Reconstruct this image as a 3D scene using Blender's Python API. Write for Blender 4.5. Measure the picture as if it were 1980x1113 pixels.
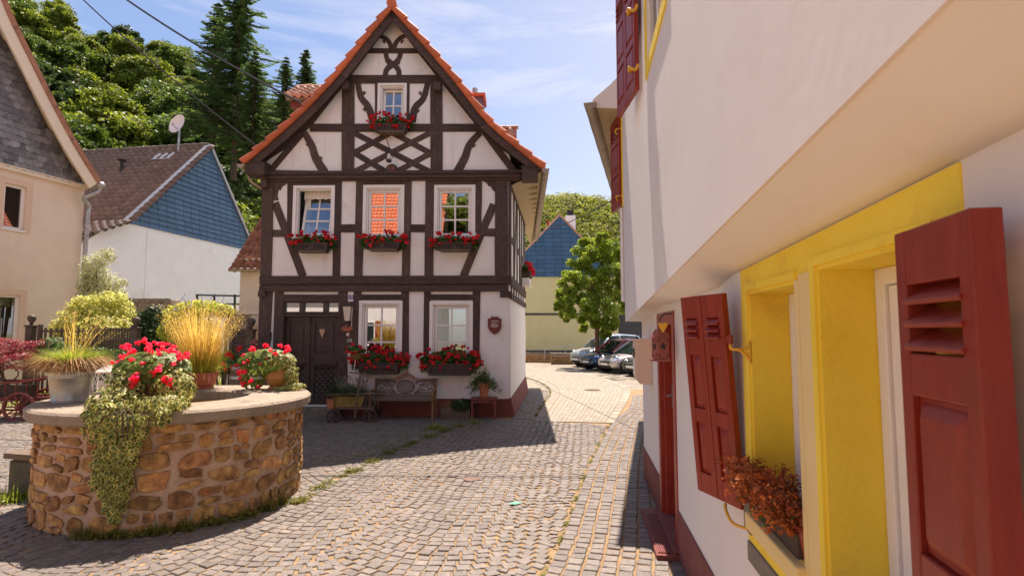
import bpy, bmesh, math, random
from mathutils import Vector, Matrix
random.seed(7)
RAD = math.radians
sc = bpy.context.scene
col = sc.collection
for o in list(bpy.data.objects): bpy.data.objects.remove(o)

# ------------------------------------------------------------------ camera
EYE = 1.9; FOC = 1080.0; HORIZON = 640.0
PITCH = math.atan((HORIZON - 556.5) / FOC)
cd = bpy.data.cameras.new('camera'); cam = bpy.data.objects.new('camera', cd); col.objects.link(cam)
cam.location = (0, 0, EYE); cam.rotation_euler = (math.pi / 2 + PITCH, 0, 0)
cd.sensor_width = 36; cd.lens = 36 * FOC / 1980; cd.clip_start = .05; cd.clip_end = 1500
cd.dof.use_dof = True; cd.dof.focus_distance = 11.5; cd.dof.aperture_fstop = 6.3
sc.camera = cam
# ------------------------------------------------------------------ world and sun
SUN_EL = 65
w = bpy.data.worlds.new("World"); sc.world = w; w.use_nodes = True
nt = w.node_tree; nt.nodes.clear()
sky = nt.nodes.new('ShaderNodeTexSky'); sky.sky_type = 'NISHITA'; sky.sun_disc = False
sky.sun_elevation = RAD(SUN_EL); sky.sun_rotation = 0.0
sky.air_density = 1.0; sky.dust_density = .6; sky.ozone_density = 3.0
bg = nt.nodes.new('ShaderNodeBackground'); bg.inputs[1].default_value = 0.075
tc = nt.nodes.new('ShaderNodeTexCoord'); mp = nt.nodes.new('ShaderNodeMapping')
mp.inputs['Scale'].default_value = (1.1, 1.1, 5.5); mp.inputs['Rotation'].default_value = (0, .12, .4)
cn = nt.nodes.new('ShaderNodeTexNoise'); cn.inputs['Scale'].default_value = 2.6; cn.inputs['Detail'].default_value = 9
cn.inputs['Roughness'].default_value = .62; cn.inputs['Distortion'].default_value = .5
cr = nt.nodes.new('ShaderNodeValToRGB'); cr.color_ramp.elements[0].position = .50; cr.color_ramp.elements[1].position = .86
cr.color_ramp.elements[1].color = (.75, .75, .75, 1)
mx = nt.nodes.new('ShaderNodeMixRGB'); mx.inputs[2].default_value = (6.2, 6.4, 6.8, 1)
L = nt.links.new
L(tc.outputs['Generated'], mp.inputs[0]); L(mp.outputs[0], cn.inputs[0]); L(cn.outputs[0], cr.inputs[0])
sx = nt.nodes.new('ShaderNodeSeparateXYZ'); vr = nt.nodes.new('ShaderNodeMapRange'); vr.interpolation_type = 'SMOOTHSTEP'      # thin veil of high cloud towards the right
vr.inputs[1].default_value = -.35; vr.inputs[2].default_value = .45; vr.inputs[3].default_value = 0; vr.inputs[4].default_value = .58
L(tc.outputs['Generated'], sx.inputs[0]); L(sx.outputs[0], vr.inputs[0])
va = nt.nodes.new('ShaderNodeMath'); va.operation = 'ADD'; va.use_clamp = True; L(cr.outputs[0], va.inputs[0]); L(vr.outputs[0], va.inputs[1])
L(va.outputs[0], mx.inputs[0]); L(sky.outputs[0], mx.inputs[1]); L(mx.outputs[0], bg.inputs[0])
wo = nt.nodes.new('ShaderNodeOutputWorld'); L(bg.outputs[0], wo.inputs[0])
sd = bpy.data.lights.new('sun', 'SUN'); sd.energy = 5.0; sd.angle = RAD(.53); sd.color = (1, .90, .77)
sun = bpy.data.objects.new('sun', sd); col.objects.link(sun); sun.rotation_euler = (RAD(-(90 - SUN_EL)), 0, RAD(-1.5))
vs = sc.view_settings; vs.view_transform = 'Standard'; vs.look = 'None'; vs.gamma = 1; vs.exposure = 1.12
vs.use_curve_mapping = False
vs.use_white_balance = True; vs.white_balance_temperature = 6750; vs.white_balance_tint = 17      # the photograph's warm white balance

# ------------------------------------------------------------------ helpers: sight lines turned into places
def ray(u, v):
    x = (u - 990) / FOC; y = (556.5 - v) / FOC
    d = math.cos(PITCH) - y * math.sin(PITCH)
    return x / d, (math.sin(PITCH) + y * math.cos(PITCH)) / d
def G(u, v, z=0.0):
    a, b = ray(u, v); D = (z - EYE) / b
    return Vector((a * D, D, z))
def P(u, v, D):
    a, b = ray(u, v); return Vector((a * D, D, EYE + b * D))

class Frame:                      # a vertical plane: local x along it, y into the building, z up
    def __init__(s, org, ang): s.o = Vector((org[0], org[1])); s.a = ang; s.c = math.cos(ang); s.s = math.sin(ang)
    def px(s, u, v, off=0.0):     # point of the plane y = off
        a, b = ray(u, v); nx, ny = -s.s, s.c
        D = (off + s.o.x * nx + s.o.y * ny) / (a * nx + ny)
        X = a * D - s.o.x; Y = D - s.o.y
        return X * s.c + Y * s.s, EYE + b * D
    def w(s, x, y, z): return Vector((s.o.x + x * s.c - y * s.s, s.o.y + x * s.s + y * s.c, z))

# ------------------------------------------------------------------ helpers: materials
MATS = {}
def mat(name, c1, c2=None, scale=6, rough=.8, bump=0, bscale=40, rnd=.0, tone=.0, stretch=None, metal=0, c3=None, hue=0, spec=None, trans=0, dirt=None, detail=6, dirt2=None, streak=None):
    m = bpy.data.materials.new(name); MATS[name] = m; m.use_nodes = True
    n = m.node_tree; b = n.nodes['Principled BSDF']; K = n.links.new
    b.inputs['Roughness'].default_value = rough; b.inputs['Metallic'].default_value = metal
    if spec is not None: b.inputs['Specular IOR Level'].default_value = spec
    t = n.nodes.new('ShaderNodeTexCoord'); oi = n.nodes.new('ShaderNodeObjectInfo')
    ad = n.nodes.new('ShaderNodeVectorMath'); ad.operation = 'ADD'
    sv = n.nodes.new('ShaderNodeVectorMath'); sv.operation = 'SCALE'; sv.inputs[0].default_value = (37, 53, 19)
    K(oi.outputs['Random'], sv.inputs['Scale']); K(t.outputs['Object'], ad.inputs[0]); K(sv.outputs[0], ad.inputs[1])
    vec = ad.outputs[0]
    if stretch:
        ma = n.nodes.new('ShaderNodeMapping'); ma.inputs['Scale'].default_value = stretch; K(vec, ma.inputs[0]); vec = ma.outputs[0]
    no = n.nodes.new('ShaderNodeTexNoise'); no.inputs['Scale'].default_value = scale; no.inputs['Detail'].default_value = detail
    no.inputs['Roughness'].default_value = .6; K(vec, no.inputs[0])
    ra = n.nodes.new('ShaderNodeValToRGB'); e = ra.color_ramp.elements
    e[0].position = .3; e[1].position = .7; e[0].color = (*c1, 1); e[1].color = (*(c2 or c1), 1)
    if c3: x = e.new(.52); x.color = (*c3, 1)
    K(no.outputs[0], ra.inputs[0]); out = ra.outputs[0]
    if dirt:                                       # broad stains with a shape of their own
        dn = n.nodes.new('ShaderNodeTexNoise'); dn.inputs['Scale'].default_value = dirt[1]; dn.inputs['Detail'].default_value = 8
        dn.inputs['Roughness'].default_value = .65; K(ad.outputs[0], dn.inputs[0])
        dr = n.nodes.new('ShaderNodeValToRGB'); dr.color_ramp.elements[0].position = dirt[2]; dr.color_ramp.elements[1].position = dirt[2] + .2
        K(dn.outputs[0], dr.inputs[0]); dm = n.nodes.new('ShaderNodeMixRGB'); dm.inputs[2].default_value = (*dirt[0], 1)
        K(dr.outputs[0], dm.inputs[0]); K(out, dm.inputs[1]); out = dm.outputs[0]
    for dd, st_ in ((dirt2, None), (streak, (1, 1, .12))):
        if not dd: continue
        dn = n.nodes.new('ShaderNodeTexNoise'); dn.inputs['Scale'].default_value = dd[1]; dn.inputs['Detail'].default_value = 10
        dn.inputs['Roughness'].default_value = .7; sv_ = ad.outputs[0]
        if st_: ms_ = n.nodes.new('ShaderNodeMapping'); ms_.inputs['Scale'].default_value = st_; K(sv_, ms_.inputs[0]); sv_ = ms_.outputs[0]
        K(sv_, dn.inputs[0])
        dr = n.nodes.new('ShaderNodeValToRGB'); dr.color_ramp.elements[0].position = dd[2]; dr.color_ramp.elements[1].position = dd[2] + dd[3]; dr.color_ramp.elements[1].color = (dd[4],) * 3 + (1,)
        K(dn.outputs[0], dr.inputs[0]); dm = n.nodes.new('ShaderNodeMixRGB'); dm.inputs[2].default_value = (*dd[0], 1)
        K(dr.outputs[0], dm.inputs[0]); K(out, dm.inputs[1]); out = dm.outputs[0]
    if rnd or tone or hue:
        hs = n.nodes.new('ShaderNodeHueSaturation'); K(out, hs.inputs['Color']); out = hs.outputs[0]
        src = oi.outputs['Random']; amt = rnd
        if tone:
            at = n.nodes.new('ShaderNodeAttribute'); at.attribute_name = 'tone'; src = at.outputs['Fac']; amt = tone
        mr = n.nodes.new('ShaderNodeMapRange'); mr.inputs[3].default_value = 1 - amt; mr.inputs[4].default_value = 1 + amt
        K(src, mr.inputs[0]); K(mr.outputs[0], hs.inputs['Value'])
        if hue:
            wn = n.nodes.new('ShaderNodeTexWhiteNoise'); wn.noise_dimensions = '1D'; K(src, wn.inputs['W'])
            m2 = n.nodes.new('ShaderNodeMapRange'); m2.inputs[3].default_value = .5 - hue; m2.inputs[4].default_value = .5 + hue
            K(wn.outputs[0], m2.inputs[0]); K(m2.outputs[0], hs.inputs['Hue'])
    K(out, b.inputs['Base Color'])
    if bump:
        bn = n.nodes.new('ShaderNodeTexNoise'); bn.inputs['Scale'].default_value = bscale; bn.inputs['Detail'].default_value = 5; K(vec, bn.inputs[0])
        bu = n.nodes.new('ShaderNodeBump'); bu.inputs['Strength'].default_value = bump; bu.inputs['Distance'].default_value = .02
        K(bn.outputs[0], bu.inputs['Height']); K(bu.outputs[0], b.inputs['Normal'])
    if trans:
        tr = n.nodes.new('ShaderNodeBsdfTranslucent'); ms = n.nodes.new('ShaderNodeMixShader'); ms.inputs[0].default_value = trans
        br = n.nodes.new('ShaderNodeHueSaturation'); br.inputs['Value'].default_value = 1.5; br.inputs['Hue'].default_value = .485; K(out, br.inputs['Color'])
        K(br.outputs[0], tr.inputs[0]); K(b.outputs[0], ms.inputs[1]); K(tr.outputs[0], ms.inputs[2])
        K(ms.outputs[0], n.nodes['Material Output'].inputs[0])
    return m
def glass_mat(name, tint, refl):
    m = bpy.data.materials.new(name); m.use_nodes = True; n = m.node_tree; n.nodes.clear(); K = n.links.new
    o = n.nodes.new('ShaderNodeOutputMaterial'); t = n.nodes.new('ShaderNodeBsdfTransparent'); t.inputs[0].default_value = (*tint, 1)
    g = n.nodes.new('ShaderNodeBsdfGlossy'); g.inputs['Roughness'].default_value = .015; g.inputs[0].default_value = (.95, .97, 1, 1)
    x = n.nodes.new('ShaderNodeMixShader'); f = n.nodes.new('ShaderNodeLayerWeight'); f.inputs[0].default_value = .35
    a = n.nodes.new('ShaderNodeMath'); a.operation = 'ADD'; a.inputs[1].default_value = refl; a.use_clamp = True
    tcn = n.nodes.new('ShaderNodeTexCoord'); nn = n.nodes.new('ShaderNodeTexNoise'); nn.inputs['Scale'].default_value = 3
    bu = n.nodes.new('ShaderNodeBump'); bu.inputs['Strength'].default_value = .02; K(tcn.outputs['Object'], nn.inputs[0]); K(nn.outputs[0], bu.inputs['Height']); K(bu.outputs[0], g.inputs['Normal'])
    K(f.outputs['Fresnel'], a.inputs[0]); K(a.outputs[0], x.inputs[0]); K(t.outputs[0], x.inputs[1]); K(g.outputs[0], x.inputs[2]); K(x.outputs[0], o.inputs[0])
    return m

# ------------------------------------------------------------------ helpers: meshes
class MB:
    def __init__(s): s.v = []; s.f = []; s.t = []; s.m = []
    def add(s, vs, fs, tone=None, mi=0):
        s.m += [mi] * len(fs)
        k = len(s.v); s.v += [tuple(p) for p in vs]; s.f += [tuple(i + k for i in f) for f in fs]
        s.t += [tone if tone is not None else .5] * len(fs)
        return s
    def box(s, x0, x1, y0, y1, z0, z1, M=None, tone=None):
        vs = [Vector((x, y, z)) for z in (z0, z1) for y in (y0, y1) for x in (x0, x1)]
        if M: vs = [M @ p for p in vs]
        return s.add(vs, [(0, 2, 3, 1), (4, 5, 7, 6), (0, 1, 5, 4), (2, 6, 7, 3), (0, 4, 6, 2), (1, 3, 7, 5)], tone)
    def prism(s, poly, y0, y1, axes='xz', tone=None):   # polygon (x,z) extruded along y
        area = sum(poly[i][0] * poly[(i + 1) % len(poly)][1] - poly[(i + 1) % len(poly)][0] * poly[i][1] for i in range(len(poly)))
        if area < 0: poly = poly[::-1]
        n = len(poly)
        if axes == 'xz': A = [(x, y0, z) for x, z in poly]; B = [(x, y1, z) for x, z in poly]; flip = False
        elif axes == 'yz': A = [(y0, x, z) for x, z in poly]; B = [(y1, x, z) for x, z in poly]; flip = True
        else: A = [(x, z, y0) for x, z in poly]; B = [(x, z, y1) for x, z in poly]; flip = True
        fs = [tuple(range(n)), tuple(range(2 * n - 1, n - 1, -1))] + [(i, i + n, (i + 1) % n + n, (i + 1) % n) for i in range(n)]
        if flip: fs = [f[::-1] for f in fs]
        return s.add(A + B, fs, tone)
    def tube(s, pts, r, seg=6, cap=True, tone=None, closed=False):
        pts = [Vector(p) for p in pts]; n = len(pts); k = 0; vs = []; fs = []
        rs = r if isinstance(r, (list, tuple)) else [r] * n
        up = None
        for i, p in enumerate(pts):
            a = pts[(i - 1) % n] if (closed or i) else p; b = pts[(i + 1) % n] if (closed or i < n - 1) else p
            d = (b - a)
            d = d.normalized() if d.length > 1e-9 else Vector((0, 0, 1))
            if up is None: up = Vector((0, 0, 1)) if abs(d.z) < .9 else Vector((1, 0, 0))
            e = d.cross(up)
            if e.length < 1e-6: e = d.orthogonal()
            e.normalize(); g = e.cross(d); up = g
            for j in range(seg):
                t = 2 * math.pi * j / seg; vs.append(p + rs[i] * (e * math.cos(t) + g * math.sin(t)))
        m = n if closed else n - 1
        for i in range(m):
            for j in range(seg):
                a, b = i * seg, ((i + 1) % n) * seg
                fs.append((a + j, a + (j + 1) % seg, b + (j + 1) % seg, b + j))
        if cap and not closed: fs += [tuple(range(seg))[::-1], tuple((n - 1) * seg + j for j in range(seg))]
        return s.add(vs, fs, tone)
    def lathe(s, prof, seg=20, c=(0, 0, 0), tone=None, cap=True):
        vs = []; fs = []; n = len(prof)
        for r, z in prof:
            for j in range(seg):
                t = 2 * math.pi * j / seg; vs.append((c[0] + r * math.cos(t), c[1] + r * math.sin(t), c[2] + z))
        for i in range(n - 1):
            for j in range(seg):
                fs.append((i * seg + j, i * seg + (j + 1) % seg, (i + 1) * seg + (j + 1) % seg, (i + 1) * seg + j))
        if cap: fs += [tuple(range(seg))[::-1], tuple((n - 1) * seg + j for j in range(seg))]
        return s.add(vs, fs, tone)
    def xf(s, M): s.v = [tuple(M @ Vector(p)) for p in s.v]; return s
    def mesh(s, name, m, smooth=False):
        me = bpy.data.meshes.new(name); me.from_pydata(s.v, [], s.f)
        for x in (m if isinstance(m, (list, tuple)) else [m]): me.materials.append(x)
        at = me.attributes.new('tone', 'FLOAT', 'FACE'); at.data.foreach_set('value', s.t)
        if smooth: me.polygons.foreach_set('use_smooth', [True] * len(s.f))
        if any(s.m): me.polygons.foreach_set('material_index', s.m)
        me.update(); return me
    def build(s, name, m, parent=None, smooth=False, bevel=0, kind=None):
        o = bpy.data.objects.new(name, s.mesh(name, m, smooth)); col.objects.link(o)
        if parent: o.parent = parent
        if bevel:
            b = o.modifiers.new('bevel', 'BEVEL'); b.width = bevel; b.segments = 2; b.limit_method = 'ANGLE'; b.angle_limit = RAD(40)
        if kind: o['kind'] = kind
        return o
def inst(me, name, parent=None, loc=(0, 0, 0), rot=(0, 0, 0), scl=(1, 1, 1)):
    o = bpy.data.objects.new(name, me); col.objects.link(o); o.location = loc; o.rotation_euler = rot; o.scale = scl
    if parent: o.parent = parent
    return o
def tag(o, label=None, cat=None, group=None, kind=None):
    if label: o['label'] = label
    if cat: o['category'] = cat
    if group: o['group'] = group
    if kind: o['kind'] = kind
    return o
def thing(name, label, cat, loc=(0, 0, 0), rz=0, group=None):
    o = bpy.data.objects.new(name, None); col.objects.link(o); o.empty_display_size = .2
    o.location = loc; o.rotation_euler = (0, 0, rz); return tag(o, label, cat, group)
def dup(root, loc, rz=None, scl=None, label=None):
    def cp(o, p):
        c = o.copy(); col.objects.link(c)
        if p: c.parent = p
        for ch in kids.get(o, []): cp(ch, c)
        return c
    kids = {}
    def walk(o):
        kids[o] = list(o.children)
        for c in o.children: walk(c)
    walk(root); r = cp(root, None); r.location = loc
    if rz is not None: r.rotation_euler = (0, 0, rz)
    if scl is not None: r.scale = scl
    if label: r['label'] = label
    return r
def clip(poly, a, b, c):          # keep a*x+b*z+c >= 0
    out = []
    for i in range(len(poly)):
        p, q = poly[i], poly[(i + 1) % len(poly)]; d, e = a * p[0] + b * p[1] + c, a * q[0] + b * q[1] + c
        if d >= 0: out.append(p)
        if d * e < 0: t = d / (d - e); out.append((p[0] + t * (q[0] - p[0]), p[1] + t * (q[1] - p[1])))
    return out
def cut(polys, holes):
    for x0, x1, z0, z1 in holes:
        res = []
        for p in polys:
            lo = clip(p, -1, 0, x0); hi = clip(p, 1, 0, -x1); mid = clip(clip(p, 1, 0, -x0), -1, 0, x1)
            res += [q for q in (lo, hi, clip(mid, 0, -1, z0), clip(mid, 0, 1, -z1)) if len(q) > 2]
        polys = res
    return polys
def bez(pts, n=6):                # smooth curve through 2-D or 3-D points
    pts = [Vector(p) for p in pts]; out = []
    for i in range(len(pts) - 1):
        p0 = pts[max(i - 1, 0)]; p1 = pts[i]; p2 = pts[i + 1]; p3 = pts[min(i + 2, len(pts) - 1)]
        for k in range(n):
            t = k / n; out.append(.5 * ((2 * p1) + (p2 - p0) * t + (2 * p0 - 5 * p1 + 4 * p2 - p3) * t * t + (3 * p1 - p0 - 3 * p2 + p3) * t ** 3))
    out.append(pts[-1]); return out
def ribbon(pts, wd):              # 2-D strip outline around a centre line; wd one width or one per end
    pts = [Vector(p) for p in pts]; n = len(pts); A = []; B = []
    for i, p in enumerate(pts):
        d = (pts[min(i + 1, n - 1)] - pts[max(i - 1, 0)]).normalized(); h = (wd[0] + (wd[1] - wd[0]) * i / (n - 1) if isinstance(wd, tuple) else wd) / 2
        A.append((p.x - d.y * h, p.y + d.x * h)); B.append((p.x + d.y * h, p.y - d.x * h))
    return A + B[::-1]
U = random.uniform
def rvec():
    while True:
        p = Vector((U(-1, 1), U(-1, 1), U(-1, 1)))
        if .01 < p.length < 1: return p.normalized()
def leaf(mb, p, nrm, size, tone, asp=.55, tip=None):
    nrm = nrm.normalized(); t = (tip or rvec()); t = t - nrm * t.dot(nrm)
    if t.length < 1e-4: t = nrm.orthogonal()
    t.normalize(); s_ = nrm.cross(t) * size * asp; t = t * size; bend = nrm * size * .15
    mb.add([p - t, p + s_ - bend * .2, p + t - bend, p - s_ - bend * .2], [(0, 1, 2, 3)], tone)
def ivy_leaf(mb, p, nrm, size, tone, tip):
    nrm = nrm.normalized(); t = tip - nrm * tip.dot(nrm)
    if t.length < 1e-4: t = nrm.orthogonal()
    t.normalize(); s_ = nrm.cross(t)
    sh = [(-.6, 0), (-.75, .55), (-.1, .55), (.0, .95), (.35, .42), (1.05, 0), (.35, -.42), (.0, -.95), (-.1, -.55), (-.75, -.55)]
    bend = lambda a, b: nrm * size * (.18 - .25 * abs(b) - (.2 if a > .9 else 0))
    mb.add([p + (t * a + s_ * b) * size + bend(a, b) for a, b in sh], [tuple(range(10))], tone)
    k = U(.55, .86); mb.add([p + (t * (a * k + .04) + s_ * b * k * U(.8, 1)) * size + bend(a, b) * .9 + nrm * size * .10 for a, b in sh], [tuple(range(10))], tone, 1)      # green heart of the variegated leaf
def blob(mb, c, rad, n, size, base=.5, var=.3, asp=.55, up=.25, shell=.45, ivy=False, nj=.75):
    c = Vector(c); rad = Vector(rad) if not isinstance(rad, (int, float)) else Vector((rad,) * 3)
    for i in range(n):
        d = rvec(); q = (shell + (1 - shell) * random.random() ** .6) * U(.86, 1.06)
        p = c + Vector((d.x * rad.x, d.y * rad.y, d.z * rad.z)) * q
        nr = (d + rvec() * nj + Vector((0, 0, up)))
        tn = min(1, max(0, base + U(-var, var)))
        if ivy: ivy_leaf(mb, p, nr, size * U(.7, 1.25), tn, Vector((U(-.5, .5), U(-.5, .5), -1)))
        else: leaf(mb, p, nr, size * U(.7, 1.3), tn, asp)
def blade(mb, base, tip, wd, tone, sag=.12):
    base = Vector(base); tip = Vector(tip); d = tip - base; s_ = d.cross(Vector((0, 0, 1)))
    if s_.length < 1e-5: s_ = Vector((1, 0, 0))
    s_ = s_.normalized() * wd; m1 = base + d * .5 + Vector((0, 0, sag * d.length))
    mb.add([base - s_, base + s_, m1 + s_ * .8, tip, m1 - s_ * .8], [(0, 1, 2, 4), (4, 2, 3)], tone)
def text(name, body, size, m, parent, loc, rot=(math.pi / 2, 0, 0), ext=.002):
    cu = bpy.data.curves.new('t', 'FONT'); cu.body = body; cu.size = size; cu.extrude = ext; cu.align_x = 'CENTER'; cu.align_y = 'CENTER'
    to = bpy.data.objects.new('t', cu); col.objects.link(to)
    me = bpy.data.meshes.new_from_object(to.evaluated_get(bpy.context.evaluated_depsgraph_get())); bpy.data.objects.remove(to)
    me.materials.clear(); me.materials.append(m); o = inst(me, name, parent, loc, rot); return o

# ------------------------------------------------------------------ materials
PLASTER = mat('white_plaster', (.79, .75, .73), (.85, .82, .80), 3, .9, .25, 60, dirt=((.62, .55, .50), 1.2, .60), dirt2=((.40, .33, .28), 16, .68, .08, .45), streak=((.52, .45, .40), 5, .56, .2, .5))
PLASTER2 = mat('warm_white_plaster', (.75, .71, .685), (.80, .76, .735), 1.5, .85, .035, 14, dirt=((.70, .65, .61), .8, .58), dirt2=((.36, .30, .26), 22, .70, .05, .5), streak=((.66, .60, .56), 4, .60, .2, .35))
TIMBER = mat('dark_timber', (.045, .025, .020), (.125, .078, .064), 5, .72, .7, 30, rnd=.22, stretch=(6, 6, 1), c3=(.080, .047, .039), dirt2=((.17, .12, .10), 9, .60, .1, .5))
TIMBERH = mat('dark_timber_beam', (.045, .025, .020), (.125, .078, .064), 5, .72, .7, 30, rnd=.22, stretch=(1, 6, 8), c3=(.080, .047, .039), dirt2=((.17, .12, .10), 9, .60, .1, .5))
DOORM = mat('door_wood', (.036, .022, .018), (.078, .049, .040), 5, .5, .4, 30, stretch=(6, 6, 1))
WHITEP = mat('white_paint', (.78, .75, .72), (.84, .81, .78), 8, .45, .1, 30)
REDPLINTH = mat('red_plinth', (.17, .045, .035), (.23, .07, .055), 4, .85, .3, 50, dirt=((.11, .05, .045), 2, .58))
TILE = mat('orange_tile', (.50, .10, .03), (.62, .16, .055), 6, .6, .3, 40, rnd=.18, dirt=((.30, .08, .04), 5, .6))
TILEPALE = mat('pale_tile', (.50, .24, .15), (.62, .38, .26), 9, .7, .3, 40, rnd=.2, dirt=((.32, .22, .13), 7, .56))
TILEBROWN = mat('brown_tile', (.112, .086, .072), (.18, .142, .118), 9, .65, .3, 30, rnd=.22, dirt=((.10, .07, .055), 5, .58))
TILEOLD = mat('old_tile', (.30, .12, .07), (.42, .20, .12), 9, .8, .4, 30, rnd=.35, dirt=((.12, .08, .05), 6, .52))
SLATE = mat('grey_slate', (.10, .10, .108), (.22, .215, .225), 5, .5, .3, 30, rnd=.4, dirt=((.09, .09, .105), 4, .56))
SLATEB = mat('blue_slate', (.040, .100, .205), (.05, .135, .235), 5, .45, .35, 30, rnd=.16, dirt=((.07, .15, .24), 3, .6))
ZINC = mat('zinc', (.30, .31, .32), (.46, .46, .46), 7, .42, .15, 30, metal=.75, dirt=((.25, .24, .22), 4, .6))
GUTTER = mat('gutter_metal', (.28, .22, .16), (.42, .34, .25), 6, .5, .2, 30, metal=.35, dirt=((.2, .15, .1), 4, .56))
IRON = mat('dark_iron', (.018, .017, .017), (.045, .038, .034), 12, .55, .3, 60)
BROWNIRON = mat('brown_iron', (.055, .038, .03), (.10, .07, .05), 12, .6, .3, 60)
RED = mat('red_shutter_paint', (.22, .018, .009), (.30, .033, .015), 5, .42, .15, 40, stretch=(6, 6, 1), dirt=((.19, .035, .022), 4, .56), dirt2=((.30, .22, .18), 30, .69, .04, .8), streak=((.40, .08, .045), 9, .6, .15, .6))
REDDOOR = mat('red_door_paint', (.27, .025, .013), (.34, .04, .02), 5, .42, .12, 40)
YELLOW = mat('yellow_plaster', (.88, .66, .045), (.92, .72, .08), 3, .75, .25, 45, dirt=((.70, .46, .06), 2.2, .56), dirt2=((.30, .2, .08), 26, .71, .05, .7), streak=((.68, .44, .07), 6, .58, .2, .6))
YPALE = mat('pale_yellow_paint', (.78, .60, .24), (.82, .66, .32), 3, .7, .2, 45)
YHOOK = mat('yellow_hook_paint', (.70, .36, .02), (.78, .44, .04), 10, .4, .2, 60)
PINK = mat('pink_render', (.70, .575, .47), (.76, .635, .52), 3, .9, .3, 50, dirt=((.66, .53, .40), .5, .5))
CREAM = mat('cream_render', (.70, .60, .47), (.76, .66, .54), 3, .9, .3, 50, dirt=((.55, .46, .36), 1, .62))
YHOUSE = mat('yellow_house_render', (.74, .62, .30), (.78, .68, .38), 2, .9, .2, 40)
WHITEW = mat('white_wall', (.76, .79, .84), (.82, .85, .89), 2, .9, .2, 40, dirt=((.62, .62, .64), .7, .6))
SETT = mat('sett_stone', (.110, .093, .082), (.185, .157, .134), 14, .5, .4, 70, rnd=.18, tone=0, dirt=((.40, .30, .20), 3, .62), dirt2=((.12, .09, .065), 40, .62, .1, .7))
SETTS = mat('sett_stone_joined', (.110, .093, .082), (.185, .157, .134), 14, .5, .4, 70, tone=.18, dirt=((.38, .28, .19), 3, .60), dirt2=((.11, .085, .065), .55, .56, .2, .55))
JOINT = mat('joint_sand', (.22, .145, .075), (.33, .23, .13), 9, .95, .6, 90, c3=(.25, .165, .085), dirt=((.13, .12, .035), 1.3, .62))
PAVER = mat('pale_paver', (.22, .195, .155), (.28, .25, .20), 5, .8, .3, 80, tone=.12)
EARTH = mat('earth', (.20, .15, .09), (.28, .21, .13), 3, .95, .5, 20, c3=(.13, .13, .05))
PARKING = mat('parking_paving', (.17, .15, .12), (.26, .23, .18), 3, .9, .5, 30, dirt=((.2, .18, .12), .8, .5))
WSTONE = mat('well_stone', (.12, .062, .028), (.56, .36, .13), 9, .75, 1.0, 20, rnd=.36, hue=.012, c3=(.36, .185, .06), dirt=((.52, .15, .025), 4, .60), dirt2=((.48, .36, .25), 13, .62, .1, .7))
MORTAR = mat('mortar', (.42, .29, .20), (.55, .40, .29), 14, .95, .7, 60, dirt=((.24, .16, .11), 3, .55))
CAPST = mat('cap_stone', (.21, .165, .118), (.32, .255, .19), 8, .8, .6, 50, dirt=((.17, .135, .10), 3, .52), dirt2=((.13, .11, .08), 24, .62, .1, .8))
GREYSTONE = mat('grey_stone', (.17, .15, .12), (.26, .23, .19), 8, .9, .7, 40, dirt=((.10, .10, .05), 4, .5))
TERRA = mat('terracotta', (.38, .13, .06), (.50, .20, .10), 8, .75, .3, 50, dirt=((.42, .33, .24), 7, .64))
GLAZED = mat('glazed_terracotta', (.36, .15, .03), (.42, .20, .05), 8, .3, .2, 50, dirt=((.50, .45, .32), 9, .62))
WOODGREY = mat('weathered_wood', (.10, .068, .045), (.20, .14, .09), 6, .8, .5, 40, stretch=(1, 8, 8))
WOODBR = mat('brown_wood', (.22, .10, .045), (.33, .16, .07), 6, .6, .4, 40, rnd=.15)
PLANTER = mat('planter_box', (.045, .032, .026), (.085, .06, .048), 8, .8, .5, 50)
TAN = mat('tan_board', (.42, .32, .19), (.50, .39, .24), 4, .8, .3, 40, stretch=(1, 6, 6))
LEAF_G = mat('geranium_leaf', (.045, .115, .018), (.075, .17, .03), 9, .55, tone=.5, trans=.35)
LEAF_T = mat('tree_leaf', (.060, .112, .012), (.095, .150, .018), .25, .55, tone=.6, rnd=0, trans=.4)
LEAF_TY = mat('yellow_green_leaf', (.115, .17, .012), (.165, .215, .02), .25, .55, tone=.6, trans=.4)
LEAF_TD = mat('dark_tree_leaf', (.030, .062, .012), (.055, .095, .016), .25, .55, tone=.6, trans=.3)
LEAF_STREET = mat('street_tree_leaf', (.15, .23, .016), (.21, .29, .026), .5, .5, tone=.55, trans=.5)
NEEDLE = mat('conifer_needle', (.065, .135, .036), (.105, .18, .05), .5, .6, tone=.5, trans=.4)
LEAF_V = mat('variegated_leaf', (.40, .44, .08), (.58, .58, .20), 20, .5, tone=.55, trans=.5)
LEAF_S = mat('silver_leaf', (.40, .43, .20), (.52, .53, .32), 20, .55, tone=.5, trans=.3)
LEAF_D = mat('dark_shrub_leaf', (.025, .06, .016), (.045, .09, .02), 9, .5, tone=.5, trans=.25)
LEAF_Y = mat('bright_shrub_leaf', (.30, .36, .03), (.42, .45, .06), 9, .5, tone=.5, trans=.5)
IVY = mat('ivy_leaf', (.13, .17, .014), (.58, .53, .17), 55, .45, tone=.55, trans=.35, c3=(.20, .22, .03))
STRAW = mat('golden_grass', (.50, .38, .06), (.64, .50, .14), 9, .55, tone=.5, trans=.5)
STRAWB = mat('dry_grass', (.34, .20, .08), (.44, .28, .12), 9, .7, tone=.5, trans=.3)
GRASSG = mat('fresh_grass', (.16, .23, .02), (.25, .30, .035), 9, .55, tone=.5, trans=.5)
MOSS = mat('moss', (.10, .12, .016), (.20, .19, .03), 20, .8, tone=.5, trans=.3)
MAPLE = mat('maple_leaf', (.22, .025, .028), (.30, .05, .045), 9, .5, tone=.5, trans=.4)
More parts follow.
